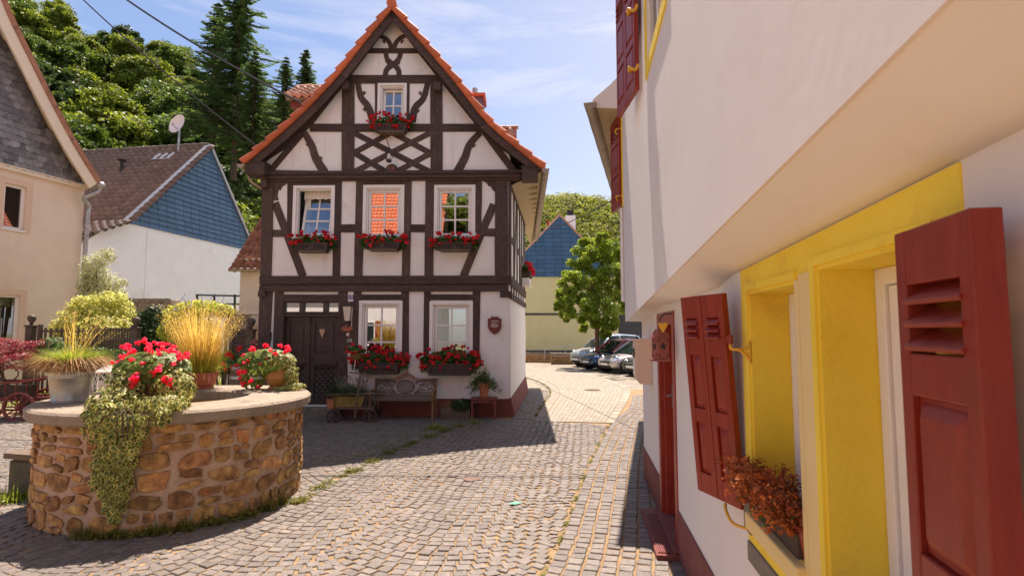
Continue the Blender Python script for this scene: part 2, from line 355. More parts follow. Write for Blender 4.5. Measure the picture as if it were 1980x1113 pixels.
SEDUM = mat('sedum', (.24, .05, .015), (.42, .14, .035), 12, .6, tone=.6, trans=.25)
PETAL = mat('red_petal', (.62, .010, .018), (.72, .030, .020), 9, .5, tone=.3, rnd=.25, trans=.3)
PETALP = mat('pink_red_petal', (.78, .02, .06), (.84, .07, .08), 9, .5, tone=.3, rnd=.25, trans=.5)
PURPLE = mat('purple_flower', (.16, .08, .28), (.22, .11, .34), 9, .6, tone=.4)
BARK = mat('bark', (.075, .050, .034), (.14, .095, .06), 10, .9, .8, 25, stretch=(3, 3, 1))
BARKR = mat('red_bark', (.16, .075, .04), (.24, .12, .07), 10, .9, .6, 25)
CURTAIN = mat('curtain', (.74, .70, .62), (.80, .76, .68), 5, .9)
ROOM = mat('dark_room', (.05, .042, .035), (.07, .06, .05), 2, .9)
GLASS = glass_mat('window_glass', (.62, .66, .64), .40)
CARGLASS = mat('car_glass', (.010, .018, .018), (.015, .028, .026), 3, .06, spec=.8)
RUBBER = mat('rubber', (.016, .015, .015), (.024, .023, .022), 8, .8)
CHROME = mat('bright_metal', (.62, .62, .63), (.7, .7, .7), 5, .2, metal=1)
WHITEL = mat('white_lantern_paint', (.72, .70, .68), (.80, .78, .75), 8, .5)
DARKRED = mat('dark_red_paint', (.15, .030, .026), (.22, .048, .04), 7, .55, .2, 40)
BLUEEN = mat('blue_enamel', (.03, .03, .17), (.04, .04, .21), 7, .3)
BLACKM = mat('matte_black', (.012, .012, .012), (.02, .02, .02), 7, .6)
ASPH = mat('anthracite_cladding', (.055, .052, .058), (.075, .07, .075), 2, .6, stretch=(.3, 1, 8))
# ================================================================== GROUND
def sheet(name, poly, z, m):
    mb = MB(); mb.add([(x, y, z) for x, y in poly], [tuple(range(len(poly)))]); o = mb.build(name, m); o['kind'] = 'structure'; return o
def lerp_line(pts, y):            # pts: (y, x) sorted
    if y <= pts[0][0]: a, b = pts[0], pts[1]
    elif y >= pts[-1][0]: a, b = pts[-2], pts[-1]
    else:
        for i in range(len(pts) - 1):
            if pts[i][0] <= y <= pts[i + 1][0]: a, b = pts[i], pts[i + 1]; break
    return a[1] + (b[1] - a[1]) * (y - a[0]) / (b[0] - a[0])
sheet('ground', [(-400, -60), (400, -60), (400, 600), (-400, 600)], -.06, EARTH)
square = sheet('cobbled_square', [(-17, -4), (6, -4), (6, 18.4), (.3, 18.4), (.3, 12.6), (-17, 16.5)], .007, JOINT)
g = lambda u, v: G(u, v).xy
MOSSL = sorted([(g(u, v).y, g(u, v).x) for u, v in ((905, 820), (850, 838), (790, 862), (750, 878), (700, 905), (640, 932), (600, 958), (560, 985))])
RIGHTL = [(4.34, .2), (5.18, .43), (8.2, 1.12), (11.2, 1.9), (12.2, 2.22), (14, 2.9), (16.9, 3.62), (19.5, 3.9)]
WALLL = [(0, .83), (7.25, 1.72), (16, 4.2)]
WELL = Vector((-3.86, 6.63)); WR = 1.31; WRIM = 1.41; WIN = .70; WTOP = 1.14
CORNER = g(985, 806)
LANEL = [g(u, v) for u, v in ((1033, 815), (1045, 794), (1055, 778), (1065, 765), (1064, 753), (1052, 743), (1034, 735), (1012, 729), (985, 725))]
LANER = [g(u, v) for u, v in ((1187, 819), (1204, 792), (1216, 770), (1219, 757), (1209, 745), (1180, 735), (1150, 726), (1100, 716), (1014, 706), (985, 704))]
LANEL = [Vector((p.x, p.y)) for p in bez(LANEL, 8)]; LANER = [Vector((p.x, p.y)) for p in bez(LANER, 8)]
def visible(x, y):
    if y < 3.6: return False
    return -1.0 < x / y < .42 and y < 18.3
setts = []
def in_house(x, y): return y > CORNER.y - .1 + max(0, -x) * .02 and x < CORNER.x + .1 + (y - CORNER.y) * .091
def add_arcs(ang, orgx, lw, pitch, rise, test, yr, xr):
    c, s = math.cos(ang), math.sin(ang)
    for li in range(int(xr[0] / lw) - 1, int(xr[1] / lw) + 2):
        for k in range(int(yr[0] / pitch), int(yr[1] / pitch)):
            n = int(lw / .118); ph = U(-.3, .3)
            for j in range(n):
                q = ((j + .5 + ph * .5) / n * 2 - 1)
                if abs(q) > 1: continue
                lx = li * lw + q * lw / 2 + orgx; ly = k * pitch - rise * (1 - q * q) + U(-.008, .008)
                x, y = lx * c - ly * s, lx * s + ly * c
                if not (visible(x, y) and test(x, y)): continue
                a = ang + math.atan(4 * rise * q / lw * .9) + U(-.05, .05)
                setts.append((x, y, a, lw / n * U(.86, .96), pitch * U(.84, .94)))
rx = lambda y: lerp_line(RIGHTL, y)
mx_ = lambda y: lerp_line(MOSSL, y)
notwell = lambda x, y: (Vector((x, y)) - WELL).length > WR + .02
lane_end = lambda x: 11.95 - (x - .5) * .35
add_arcs(-.13, .15, 1.45, .104, .30, lambda x, y: notwell(x, y) and x < rx(y) - .06 and (x > mx_(y) or y < 6.2) and y < lane_end(x) and not in_house(x, y), (2, 16), (-8, 6))
add_arcs(-.75, .1, 1.7, .110, .26, lambda x, y: notwell(x, y) and x < mx_(y) - .02 and y >= 6.2 and y < 15.5 and not in_house(x, y), (-4, 24), (-22, 10))
def rows(line, off0, n, y0, y1, step, test=lambda x, y: True, wd=.125):
    for r in range(n):
        y = y0 + U(0, .1)
        while y < y1:
            l = .115 * U(.9, 1.15); x0 = lerp_line(line, y); dx = lerp_line(line, y + .2) - x0; a = math.atan2(.2, dx)
            nx, ny = math.sin(a), -math.cos(a); x = x0 + nx * (off0 + (r + .5) * step); yy = y + ny * (off0 + (r + .5) * step)
            if visible(x, yy) and test(x, yy): setts.append((x, yy, a + U(-.04, .04), l * .9, wd * U(.88, .97)))
            y += l * math.sin(a) * 1.02
rows(RIGHTL, 0, 11, 3.0, 16.8, .137, lambda x, y: x < lerp_line(WALLL, y) + (.05 if y < 7.2 else .6))
EDGE = [(CORNER.y, CORNER.x + .05), (CORNER.y + 5, CORNER.x + .5)]
def left_of_lane(x, y):
    if y > 18.3: return False
    best = min(LANEL, key=lambda p: abs(p.y - y)); return x < best.x - .03 and x > lerp_line(EDGE, y) + .03
rows(EDGE, .02, 9, CORNER.y - .35, 18.2, .125, left_of_lane)
# grid filter: no sett on top of another
cell = {}; keep = []
random.shuffle(setts)
for s_ in setts:
    k = (int(s_[0] / .1 + 1000), int(s_[1] / .1 + 1000)); ok = True
    for i in (-1, 0, 1):
        for j in (-1, 0, 1):
            for t in cell.get((k[0] + i, k[1] + j), ()):
                if (t[0] - s_[0]) ** 2 + (t[1] - s_[1]) ** 2 < .088 ** 2: ok = False
    if ok: cell.setdefault(k, []).append(s_); keep.append(s_)
# small stones wedged into the gaps that the arcs leave
gy = 4.0
while gy < 12.5:
    gx_ = -.96 * gy
    while gx_ < min(rx(gy) - .05, .4 * gy):
        x, y = gx_ + U(-.01, .01), gy + U(-.01, .01); k = (int(x / .1 + 1000), int(y / .1 + 1000))
        if notwell(x, y) and not in_house(x, y) and y < lane_end(x) - .03 and abs(x - mx_(y)) > .05 and y < 11.9 - (x < -1) * 0:
            dmin = min([(t[0] - x) ** 2 + (t[1] - y) ** 2 for i in (-1, 0, 1) for j in (-1, 0, 1) for t in cell.get((k[0] + i, k[1] + j), ())] + [9])
            if dmin > .079 ** 2: f_ = min(1, math.sqrt(dmin) / .1); s_ = (x, y, U(-.5, .5), .088 * f_, .074 * f_); cell.setdefault(k, []).append(s_); keep.append(s_)
        gx_ += .028
    gy += .028
setts = sorted(keep, key=lambda s_: s_[0] ** 2 + s_[1] ** 2)
def sett_geo(mb, l, w_, M, tone=.5, j=.007):
    r = lambda: U(-j, j)
    q = [(-l / 2, -w_ / 2), (l / 2, -w_ / 2), (l / 2, w_ / 2), (-l / 2, w_ / 2)]; q = [(x + r(), y + r()) for x, y in q]
    h = .017 + U(-.003, .004); tl = [U(-.002, .002) for _ in range(4)]
    vs = [(x, y, -.005) for x, y in q] + [(x, y, h - .007) for x, y in q] + [(x * .89, y * .88, h + t) for (x, y), t in zip(q, tl)]
    fs = [(i, (i + 1) % 4, 4 + (i + 1) % 4, 4 + i) for i in range(4)] + [(4 + i, 4 + (i + 1) % 4, 8 + (i + 1) % 4, 8 + i) for i in range(4)] + [(8, 9, 10, 11)]
    mb.add([M @ Vector(p) for p in vs], fs, tone)
variants = []
for i in range(14):
    mb = MB(); sett_geo(mb, .1, .1, Matrix()); variants.append(mb.mesh('sett', SETT))
front = [s_ for s_ in setts if s_[1] > 4.25 and -.93 < s_[0] / s_[1] < .36][:300]
fs_ = set(id(s_) for s_ in front)
for s_ in front:
    inst(random.choice(variants), 'sett', square, (s_[0], s_[1], U(-.002, .002)), (0, 0, s_[2]), (s_[3] / .1, s_[4] / .1, 1))
mb = MB()
for s_ in setts:
    if id(s_) in fs_: continue
    sett_geo(mb, s_[3], s_[4], Matrix.Translation((s_[0], s_[1], 0)) @ Matrix.Rotation(s_[2], 4, 'Z'), random.random())
mb.build('far_sett', SETTS, square)['kind'] = 'stuff'
print('setts', len(setts))

# ---- lane of pale pavers
N = 72
def resample(pts, n):
    d = [0]
    for i in range(1, len(pts)): d.append(d[-1] + (pts[i] - pts[i - 1]).length)
    out = []
    for k in range(n + 1):
        t = d[-1] * k / n; i = max(j for j in range(len(d)) if d[j] <= t + 1e-9); i = min(i, len(pts) - 2)
        out.append(pts[i] + (pts[i + 1] - pts[i]) * ((t - d[i]) / max(d[i + 1] - d[i], 1e-9)))
    return out
LA = resample(LANEL, N); LB = resample(LANER, N)
lane = sheet('paved_lane', [tuple(p) for p in LA] + [tuple(p) for p in LB[::-1]], .013, JOINT)
pm = MB(); bm_ = MB()
def paver(mb, a, b, c, d, tone, gap=.05):
    m_ = (a + b + c + d) / 4; q = [m_ + (p - m_) * (1 - gap) for p in (a, b, c, d)]
    vs = [(p.x, p.y, .006) for p in q] + [(p.x, p.y, .022) for p in q]
    mb.add(vs, [(4, 5, 6, 7)] + [(i, (i + 1) % 4, 4 + (i + 1) % 4, 4 + i) for i in range(4)], tone)
kerbs = []
def lp(i, t):
    i = max(0, min(N, i)); k = min(int(i), N - 1); f = i - k
    a = LA[k].lerp(LA[k + 1], f); b = LB[k].lerp(LB[k + 1], f); return a.lerp(b, t)
NS = 14
for s_ in range(NS):
    t0 = .11 + .78 * s_ / NS; t1 = .11 + .78 * (s_ + 1) / NS; off = .5 * (s_ % 2)
    i = -off
    while i < N:
        i1 = min(i + .62, N)
        if i1 > 0: paver(pm, lp(i, t0), lp(i1, t0), lp(i1, t1), lp(i, t1), random.random(), .06)
        i = i1
pm.build('paver', PAVER, lane, kind='stuff')
for t0, t1 in ((0, .105), (.895, 1)):
    i = 0
    while i < N:
        mb = MB(); paver(mb, lp(i, t0), lp(i + 1.9, t0), lp(i + 1.9, t1), lp(i, t1), random.random(), .03); i += 2
        mb.build('edging_slab', PAVER, lane)
# ---- forecourt of the car park and the road beyond
sheet('parking_area', [(-6, 17.3), (3.7, 17.3), (30, 17.3), (30, 60), (-6, 60)], -.004, PARKING)
mb = MB()
for i in range(44):
    u = U(1090, 1240); v = U(716, 735); p = G(u, v)
    if p.x < 9: mb.box(-U(.1, .25), U(.1, .25), -.05, .05, 0, .012, Matrix.Translation((p.x, p.y, .0)) @ Matrix.Rotation(U(-.3, .3), 4, 'Z'))
mb.build('parking_sett', GREYSTONE, bpy.data.objects['parking_area'], kind='stuff')
# ---- garden plot behind the well
garden = sheet('garden_soil', [(-16, 13.6), (-5.9, 13.4), (-5.9, 24), (-28, 34), (-30, 18)], .05, EARTH)
mb = MB()
for i in range(1500):
    p = Vector((U(-6.6, -4.9), U(9.6, 12), .0)); blade(mb, p, p + Vector((U(-.05, .05), U(-.05, .05), U(.05, .14))), .006, random.random())
for i in range(5000):
    p = Vector((U(-16, -6), U(13.8, 20), .05)); blade(mb, p, p + Vector((U(-.1, .1), U(-.1, .1), U(.1, .3))), .012, random.random())
mb.build('lawn', GRASSG, kind='stuff')

# ---- manholes, litter
mh = G(1145, 755)
t = thing('manhole_cover', 'round brown iron manhole cover set in the pale paved lane', 'manhole cover', (mh.x, mh.y, .02))
mb = MB(); mb.lathe([(.30, 0), (.30, .008), (.27, .008), (.27, .004)], 28); mb.build('rim', GUTTER, t)
mb = MB(); mb.lathe([(.265, 0), (.265, .005)], 28)
for i in range(-4, 5): mb.box(-math.sqrt(.066 - (i * .055) ** 2) if i * i * .003 < .066 else -.02, math.sqrt(max(.0004, .066 - (i * .055) ** 2)), i * .055 - .012, i * .055 + .012, .005, .009)
mb.build('lid', mat('rust_iron', (.11, .06, .04), (.17, .10, .07), 8, .7), t)
mh = G(912, 928)
t = thing('valve_cover', 'small round rusty valve cover between the setts of the square', 'valve cover', (mh.x, mh.y, .012))
mb = MB(); mb.lathe([(.11, 0), (.11, .012), (.09, .013), (.09, .009), (0.0, .009)], 20, cap=False); mb.build('ring', MATS['rust_iron'], t)
mb = MB(); mb.lathe([(.088, .009), (.085, .012), (.0, .013)], 20, cap=False); mb.build('lid', MATS['rust_iron'], t)
p = G(995, 977)
mb = MB(); mb.add([(-.10, -.03, .0), (.02, -.07, .004), (.11, .02, .002), (0, .075, .006), (0, 0, .016)], [(0, 1, 4), (1, 2, 4), (2, 3, 4), (3, 0, 4)])
o = mb.build('paper_scrap', mat('teal_paper', (.10, .30, .22), (.13, .36, .27), 4, .8)); o.location = (p.x, p.y, .027); o.scale = (.75, .75, .75)
tag(o, 'small scrap of turquoise paper lying on the cobbles', 'litter')
# ---- weeds along the joint between square and forecourt
def weeds(name, pts, n, wdt, hgt, m, kind='stuff', flat=False):
    mb = MB()
    for i in range(n):
        k = U(0, len(pts) - 1.001); a = Vector(pts[int(k)]); b = Vector(pts[int(k) + 1]); p = a.lerp(b, k % 1)
        dens = max(0, math.sin(k * 2.1 + 1.3) * math.sin(k * 5.3 + .4) + U(-.25, .35) - .1)
        if random.random() > dens * 1.1 + .05: continue
        p = p + Vector((random.gauss(0, wdt), random.gauss(0, wdt * .6), 0))
        h = hgt * U(.25, 1) * (.35 + dens)
        if flat or random.random() < .45: leaf(mb, p + Vector((0, 0, .02 + h * U(0, .5))), Vector((U(-.6, .6), U(-.6, .6), 1)), .018 * U(.6, 1.4), random.random(), .6)
        else: blade(mb, p + Vector((0, 0, .012)), p + Vector((U(-.05, .05), U(-.05, .05), h)), .004, random.random())
    return mb.build(name, m, kind=kind)
weeds('weed_strip', [(lerp_line(MOSSL, y), y, 0) for y in [6.3 + i * .32 for i in range(17)]], 9000, .055, .075, MOSS)
weeds('weed_strip', [(lerp_line(MOSSL, y) - .2 , y, 0) for y in [8.5 + i * .4 for i in range(9)]], 3000, .34, .03, MOSS, flat=True)
wb = [(WELL.x + math.sin(a) * (WR + .06), WELL.y - math.cos(a) * (WR + .06), 0) for a in [(-.05 + i * .1) for i in range(15)]]
weeds('weed_strip', wb, 9000, .055, .13, MOSS)
weeds('weed_strip', [(-1.6, 10.9, 0), (-1.1, 11.3, 0), (-.75, 11.75, 0)], 1800, .07, .12, GRASSG)
weeds('weed_strip', [(p.x - .03, p.y, 0) for p in LANEL[4:56:3]], 4200, .025, .03, MOSS, flat=True)
weeds('weed_strip', [(rx(y), y, 0) for y in [4.3 + i * .5 for i in range(16)]], 1500, .012, .012, MOSS, flat=True)
weeds('weed_strip', [g(u, v).to_3d() for u, v in ((0, 975), (50, 958), (72, 960))], 2500, .1, .16, GRASSG)

# ================================================================== WELL
well = thing('stone_well', 'round rubble stone well with a broad flat cap slab ring', 'well', (WELL.x, WELL.y, 0))
mb = MB(); mb.lathe([(WR - .004, 0), (WR - .004, 1.03)], 64, cap=False); mb.lathe([(WIN + .05, 1.03), (WIN + .05, .2), (0, .2)], 48, cap=False)
mb.build('mortar_core', MORTAR, well)
capm = MB()
for i in range(7):
    a0 = i * 2 * math.pi / 7 + .5; a1 = a0 + 2 * math.pi / 7 - .006; n = 9; vs = []; fs = []
    for k in range(n + 1):
        a = a0 + (a1 - a0) * k / n; c_, s_ = math.cos(a), math.sin(a)
        for r, z in ((WIN, 1.025), (WRIM - .02, 1.015), (WRIM, 1.035), (WRIM + .005, WTOP - .025), (WRIM - .02, WTOP - .002), (WIN + .03, WTOP), (WIN, WTOP - .02)): vs.append((c_ * r, s_ * r, z))
    for k in range(n):
        for j in range(7): fs.append((k * 7 + j, k * 7 + (j + 1) % 7, (k + 1) * 7 + (j + 1) % 7, (k + 1) * 7 + j))
    fs += [tuple(range(7))[::-1], tuple(n * 7 + j for j in range(7))]
    MB().add(vs, fs).build('cap_slab', CAPST, well)
mb = MB(); mb.lathe([(WIN + .04, .75), (0, .75)], 40, cap=False); mb.build('soil', EARTH, well)
stones = []; z = .0
while z < .99:
    h = min(U(.075, .23), 1.02 - z)
    if 1.02 - z - h < .07: h = 1.02 - z
    a = U(0, .25); a_end = a + 2 * math.pi
    while a < a_end - .03:
        wd_ = U(.13, .36) * (1 if h > .12 else 1.1); da = wd_ / WR
        if a + da > a_end - .1: da = a_end - a
        if h > .14 and random.random() < .42: stones += [(a, da, z, h * .5), (a, da * .5, z + h * .5, h * .5), (a + da * .5, da * .5, z + h * .5, h * .5)] if random.random() < .5 else [(a, da, z, h * .42), (a, da, z + h * .42, h * .58)]
        else: stones.append((a, da, z, h))
        a += da
    z += h
def wstone(mb, a0, da, z0, h):
    w_ = da * WR; gx = min(.012, w_ * .07); gz = min(.008, h * .07); n = random.choice((7, 8, 9, 10)); ring = []
    cx, cz = a0 + da / 2, z0 + h / 2 + U(-.012, .012); ex, ez = (w_ / 2 - gx) * U(.92, 1.03), (h / 2 - gz) * U(.88, 1.08)
    sl = U(-.02, .02); pw = U(3.5, 9)
    for k in range(n):
        t = 2 * math.pi * (k + U(-.25, .25)) / n; c_, s_ = math.cos(t), math.sin(t)
        q = (abs(c_) ** pw + abs(s_) ** pw) ** (-1 / pw) * U(.76, 1.08)
        ring.append((c_ * q * ex, s_ * q * ez + sl * c_))
    out = U(.006, .030); vs = []; base = len(ring)
    for sc_, o in ((1.0, -.03), (.995, out * .75), (.93, out * 1.0), (.45, out * U(.9, 1.15))):
        for x, zz in ring:
            r = WR + o + U(-.004, .005) * (o > 0); a = cx + x * sc_ / WR; vs.append((math.cos(a) * r, math.sin(a) * r, cz + zz * sc_))
    fs = []
    for l_ in range(3):
        for k in range(n): fs.append((l_ * n + k, l_ * n + (k + 1) % n, (l_ + 1) * n + (k + 1) % n, (l_ + 1) * n + k))
    fs.append(tuple(3 * n + k for k in range(n))); mb.add(vs, fs, random.random())
view = math.atan2(-WELL.y, -WELL.x)
stones.sort(key=lambda s_: abs((s_[0] + s_[1] / 2 - view + math.pi) % (2 * math.pi) - math.pi))
for s_ in stones[:290]: mb = MB(); wstone(mb, *s_); mb.build('stone', WSTONE, well)
if stones[290:]:
    mb = MB()
    for s_ in stones[290:]: wstone(mb, *s_)
    mb.build('rear_stone', WSTONE, well, kind='stuff')
print('stones', len(stones))
# stone bench beside the well
b0 = G(50, 962)
t = thing('stone_bench', 'low bench with weathered plank top on a mossy stone block left of the well', 'bench', (b0.x, b0.y + .22, 0), -.25)
mb = MB(); mb.box(-.26, .3, -.2, .2, 0, .40); mb.build('block', mat('mossy_stone', (.07, .065, .04), (.14, .125, .085), 6, .95, .7, 30, dirt=((.05, .065, .015), 3, .5)), t, bevel=.02)
for i in range(2): mb = MB(); mb.box(-.3, .75, -.24 + i * .245, -.005 + i * .245, .425, .49); mb.build('plank', WOODGREY, t, bevel=.008)
mb = MB(); mb.box(-.24, .3, -.17, .17, .402, .424); mb.build('bearer', TAN, t)
# ================================================================== TIMBER-FRAMED HOUSE
TH = RAD(-1.3)
HF = Frame((CORNER.x, CORNER.y), TH)
house = thing('timber_house', 'white half-timbered gabled house with dark beams and orange verge tiles', 'house', (CORNER.x, CORNER.y, 0), TH)
F = HF.px
XL = -5.66; ZG = F(700, 349)[1]; HD = 6.0     # left edge, underside of gable beam, depth
DIRR = RAD(5.2) + TH
def fx(u, v, off=0): return F(u, v, off)[0]
def fz(u, v, off=0): return F(u, v, off)[1]
# roof outline (underside of verge tiles) at the verge plane
OV = -.38
rl = [F(u, v, OV) for u, v in ((757, 14), (706, 75), (655, 140), (600, 200), (540, 256), (472, 314))]
rr = [F(u, v, OV) for u, v in ((757, 14), (835, 102), (890, 168), (940, 232), (990, 276), (1047, 322))]
rl = [tuple(p) for p in bez(rl, 3)]; rr = [tuple(p) for p in bez(rr, 3)]
# wall openings in facade coordinates
WINS = []
def rect(u0, v0, u1, v1): x0, z1 = F(u0, v0); x1, z0 = F(u1, v1); return (x0, x1, z0, z1)
w1 = rect(568, 359, 646, 461); w2 = rect(703, 358, 781, 461); w3 = rect(840, 358, 919, 461); wa = rect(731, 161, 786, 240)
w4 = rect(695, 581, 777, 706); w5 = rect(831, 582, 914, 706); door_r = rect(548, 583, 656, 783)
mb = MB()
polys = cut([[(XL, .0), (0, .0), (0, ZG + .1), (XL, ZG + .1)]], [w1, w2, w3, w4, w5, door_r])
gable = [(p[0] * .965 + rl[0][0] * .035, p[1] - .06) for p in rl[::-1]] + [(p[0] * .965 + rr[0][0] * .035, p[1] - .06) for p in rr[1:]]
gable = clip(gable, 0, 1, -(ZG + .1)); gable = [(max(XL - .02, min(.02, x)), z) for x, z in gable]
polys += cut([gable], [wa])
for p in polys: mb.prism(p, 0, .24)
wl = mb.build('front_wall', PLASTER, house)
# right wall, flared at ground floor like the old plaster
c5, s5 = math.sin(DIRR), math.cos(DIRR)
mb = MB(); prof = [(.0, -.0), (.03, .9), (.0, 2.0), (-.02, fz(985, 563) - .15)]
n = 8
def rwall(t, z, o=0): return (c5 * t + s5 * o, s5 * t - c5 * o, z)
for (z0, o0), (z1, o1) in (((0, .03), (.9, .025)), ((.9, .025), (2.0, .03)), ((2.0, .03), (2.85, .0)), ((2.85, -.0), (ZG + .1, -.0))):
    mb.add([rwall(0.0, z0, o0), rwall(5.0, z0, o0), rwall(5.0, z1, o1), rwall(0.0, z1, o1)], [(0, 1, 2, 3)])
mb.add([(-.02, .002, 0), rwall(0, 0, .03), rwall(0, .9, .025), rwall(0, 2.0, .03), rwall(0, 2.85, 0), (-.02, .002, 2.85)], [(0, 1, 2, 3, 4, 5)]); mb.add([rwall(4.95, 0, 0), rwall(HD + .4, 0, -.6), rwall(HD + .4, ZG, -.6), rwall(4.95, ZG, 0)], [(0, 1, 2, 3)])
mb.build('right_wall', PLASTER2, house)
mb = MB(); mb.box(XL, XL + .24, .241, HD, 0, ZG + .1); mb.box(XL + .24, -.3, HD - .24, HD, 0, ZG + .1)
mb.prism([(x, z) for x, z in gable], HD - .2, HD); mb.build('rear_wall', PLASTER, house)
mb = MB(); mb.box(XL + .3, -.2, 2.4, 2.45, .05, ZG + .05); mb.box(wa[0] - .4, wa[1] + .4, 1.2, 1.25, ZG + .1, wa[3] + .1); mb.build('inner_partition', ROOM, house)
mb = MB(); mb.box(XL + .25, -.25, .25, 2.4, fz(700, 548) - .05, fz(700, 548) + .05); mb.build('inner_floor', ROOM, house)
# plinth
mb = MB(); zp = fz(800, 770); mb.box(door_r[1] + .02, .035, -.035, 0.02, 0, zp)
mb.box(XL, door_r[0] - .02, -.035, .02, 0, zp); mb.build('plinth', REDPLINTH, house, bevel=.008)
mb = MB(); mb.add([rwall(-.03, 0, .12), rwall(5.02, 0, .12), rwall(5.02, .5, .04), rwall(-.03, .42, .04)], [(0, 1, 2, 3)])
mb.add([rwall(-.03, 0, .0), rwall(-.03, 0, .12), rwall(-.03, .42, .04), rwall(-.03, .42, 0)], [(0, 1, 2, 3)]); mb.add([rwall(-.03, .42, .04), rwall(5.02, .5, .04), rwall(5.02, .5, -.02), rwall(-.03, .42, -.02)], [(0, 1, 2, 3)])
mb.build('side_plinth', REDPLINTH, house)

# ---- timbers
PXM = fx(800, 400) - fx(799, 400)
kk = [0]
def timber(poly, proud, name='timber', m=TIMBER, back=.03, bev=.006):
    kk[0] += 1; mb = MB(); mb.prism(poly, -proud - (kk[0] % 7) * .0009, back); return mb.build(name, m, house, bevel=bev)
def wob(a, b):                     # slightly crooked edge
    return [(a[0] + (b[0] - a[0]) * t + (U(-.007, .007) if 0 < t < 1 else 0), a[1] + (b[1] - a[1]) * t + (U(-.006, .006) if 0 < t < 1 else 0)) for t in (0, .3, .65, 1)]
def quad_px(pts, proud, name='timber', m=TIMBER):
    q = [F(u, v) for u, v in pts]; poly = []
    for i in range(4): poly += wob(q[i], q[(i + 1) % 4])[:-1]
    return timber(poly, proud, name, m)
def post(u0, u1, v0, v1, lean=0, name='post', proud=.022): return quad_px([(u0, v0), (u1, v0), (u1 + lean, v1), (u0 + lean, v1)], proud, name)
def rail(u0, u1, v0, v1, name='rail', proud=.020): return quad_px([(u0, v0), (u1, v0), (u1, v1), (u0, v1)], proud, name, TIMBERH)
def brace(u0, v0, u1, v1, wpx, name='brace', proud=.017): return timber(ribbon([F(u0, v0), F((u0 + u1) / 2 + U(-1, 1), (v0 + v1) / 2), F(u1, v1)], wpx * PXM), proud, name)
def curved(pts, w0, w1, name='curved_brace', proud=.016, spurs=()):
    c_ = bez([F(u, v) for u, v in pts], 5); o = timber(ribbon(c_, (w0 * PXM, w1 * PXM)), proud, name, bev=.003)
    for u, v, d in spurs:          # little carved hooks
        x, z = F(u, v); s_ = PXM * 4.5
        timber([(x, z - s_ * .8), (x + d * s_ * .9, z - s_ * .2), (x + d * s_ * 1.5, z + s_ * .9), (x + d * s_ * .8, z + s_ * .35), (x + d * s_ * .7, z + s_ * 1.3), (x, z + s_ * .9)], proud - .002, 'carved_spur', bev=0)
# great beams with mouldings
xl_, xr_ = fx(503, 340), fx(1009, 340)
for v0, v1, pr, e in ((332, 338.5, .13, 0), (338.5, 342.5, .10, .02), (342.5, 346, .125, .01), (346, 350, .07, .03)):
    mb = MB(); mb.box(fx(510, 340) + e, fx(1009, 340) - e, -pr, .05, fz(800, v1), fz(800, v0)); mb.build('gable_beam', TIMBERH, house, bevel=.008)
for v0, v1, pr, e in ((533, 549, .055, 0), (549, 552, .03, .02), (552, 563.5, .065, .005)):
    mb = MB(); mb.box(fx(503, 545) + e, fx(981, 545) - e + .03, -pr, .05, fz(800, v1), fz(800, v0)); mb.build('storey_beam', TIMBERH, house, bevel=.01)
for u0, u1, v0, v1, nm in ((475, 512, 316, 337, 'eave_block'), (1009, 1040, 324, 346, 'eave_block')):
    x0, z1 = F(u0, v0, -.3); x1, z0 = F(u1, v1, -.3); mb = MB(); mb.box(x0, x1, -.33, .06, z0, z1); mb.box(x0 - .02, x1 + .02, -.345, .06, z1, z1 + .03); mb.build(nm, TIMBERH, house, bevel=.006)
x0, z1 = F(507, 348, -.1); mb = MB(); mb.box(x0, x0 + .14, -.2, .0, z1 - .19, z1); mb.build('corbel', TIMBER, house, bevel=.01)
for u, v in ((668, 168), (846, 170)):
    x0, z1 = F(u - 5, v - 6, -.12); mb = MB(); mb.box(x0, x0 + .15, -.24, .0, z1 - .16, z1 + .02); mb.build('purlin_end', TIMBER, house, bevel=.008)
x0, z1 = F(967, 563); mb = MB(); mb.box(x0, .03, -.06, .02, z1 - .14, z1); mb.build('corbel', TIMBER, house, bevel=.01)
x0, z1 = F(503, 563); mb = MB(); mb.box(x0, x0 + .16, -.12, .02, z1 - .13, z1); mb.build('corbel', TIMBER, house, bevel=.01)
# gable
ri = [F(u, v) for u, v in ((760, 36), (719, 94), (676, 151), (606, 240), (560, 283), (507, 317))]
rir = [F(u, v) for u, v in ((760, 36), (801, 94), (843, 147), (918, 240), (960, 284), (1022, 322))]
def outer(line, rf, side):         # pieces between the inner rafter edge and the roof underside
    for i in range(len(line) - 1):
        a, b = line[i], line[i + 1]
        def up(p):
            for j in range(len(rf) - 1):
                (xa, za), (xb, zb) = rf[j], rf[j + 1]
                if min(xa, xb) <= p[0] + side * .32 <= max(xa, xb): return (p[0] + side * .32, za + (zb - za) * ((p[0] + side * .32) - xa) / (xb - xa) - .05)
            return (rf[-1][0], rf[-1][1])
        o1, o2 = (rf[0][0], rf[0][1] - .04) if i == 0 else up(a), up(b)
        q = [a, b, o2, o1]; mb = MB(); kk[0] += 1; mb.prism(q, -.024 - (i % 2) * .001, .03); mb.build('rafter', TIMBER, house, bevel=.004)
outer(ri, rl, -1); outer(rir, rr, 1)
rail(690, 828, 94, 104, 'collar_beam'); rail(664, 856, 146, 162, 'collar_beam', .026); rail(600, 934, 240, 255, 'rail', .024)
post(662, 686, 160, 334, -1, proud=.028); post(832, 855, 160, 334, 1, proud=.028)
post(725, 731, 161, 241); post(786, 792, 161, 241)
brace(590, 252, 520, 334, 12); brace(932, 248, 995, 333, 13)
curved([(589, 257), (603, 282), (611, 306), (628, 334)], 12, 17, spurs=((597, 281, -1), (618, 308, 1)))
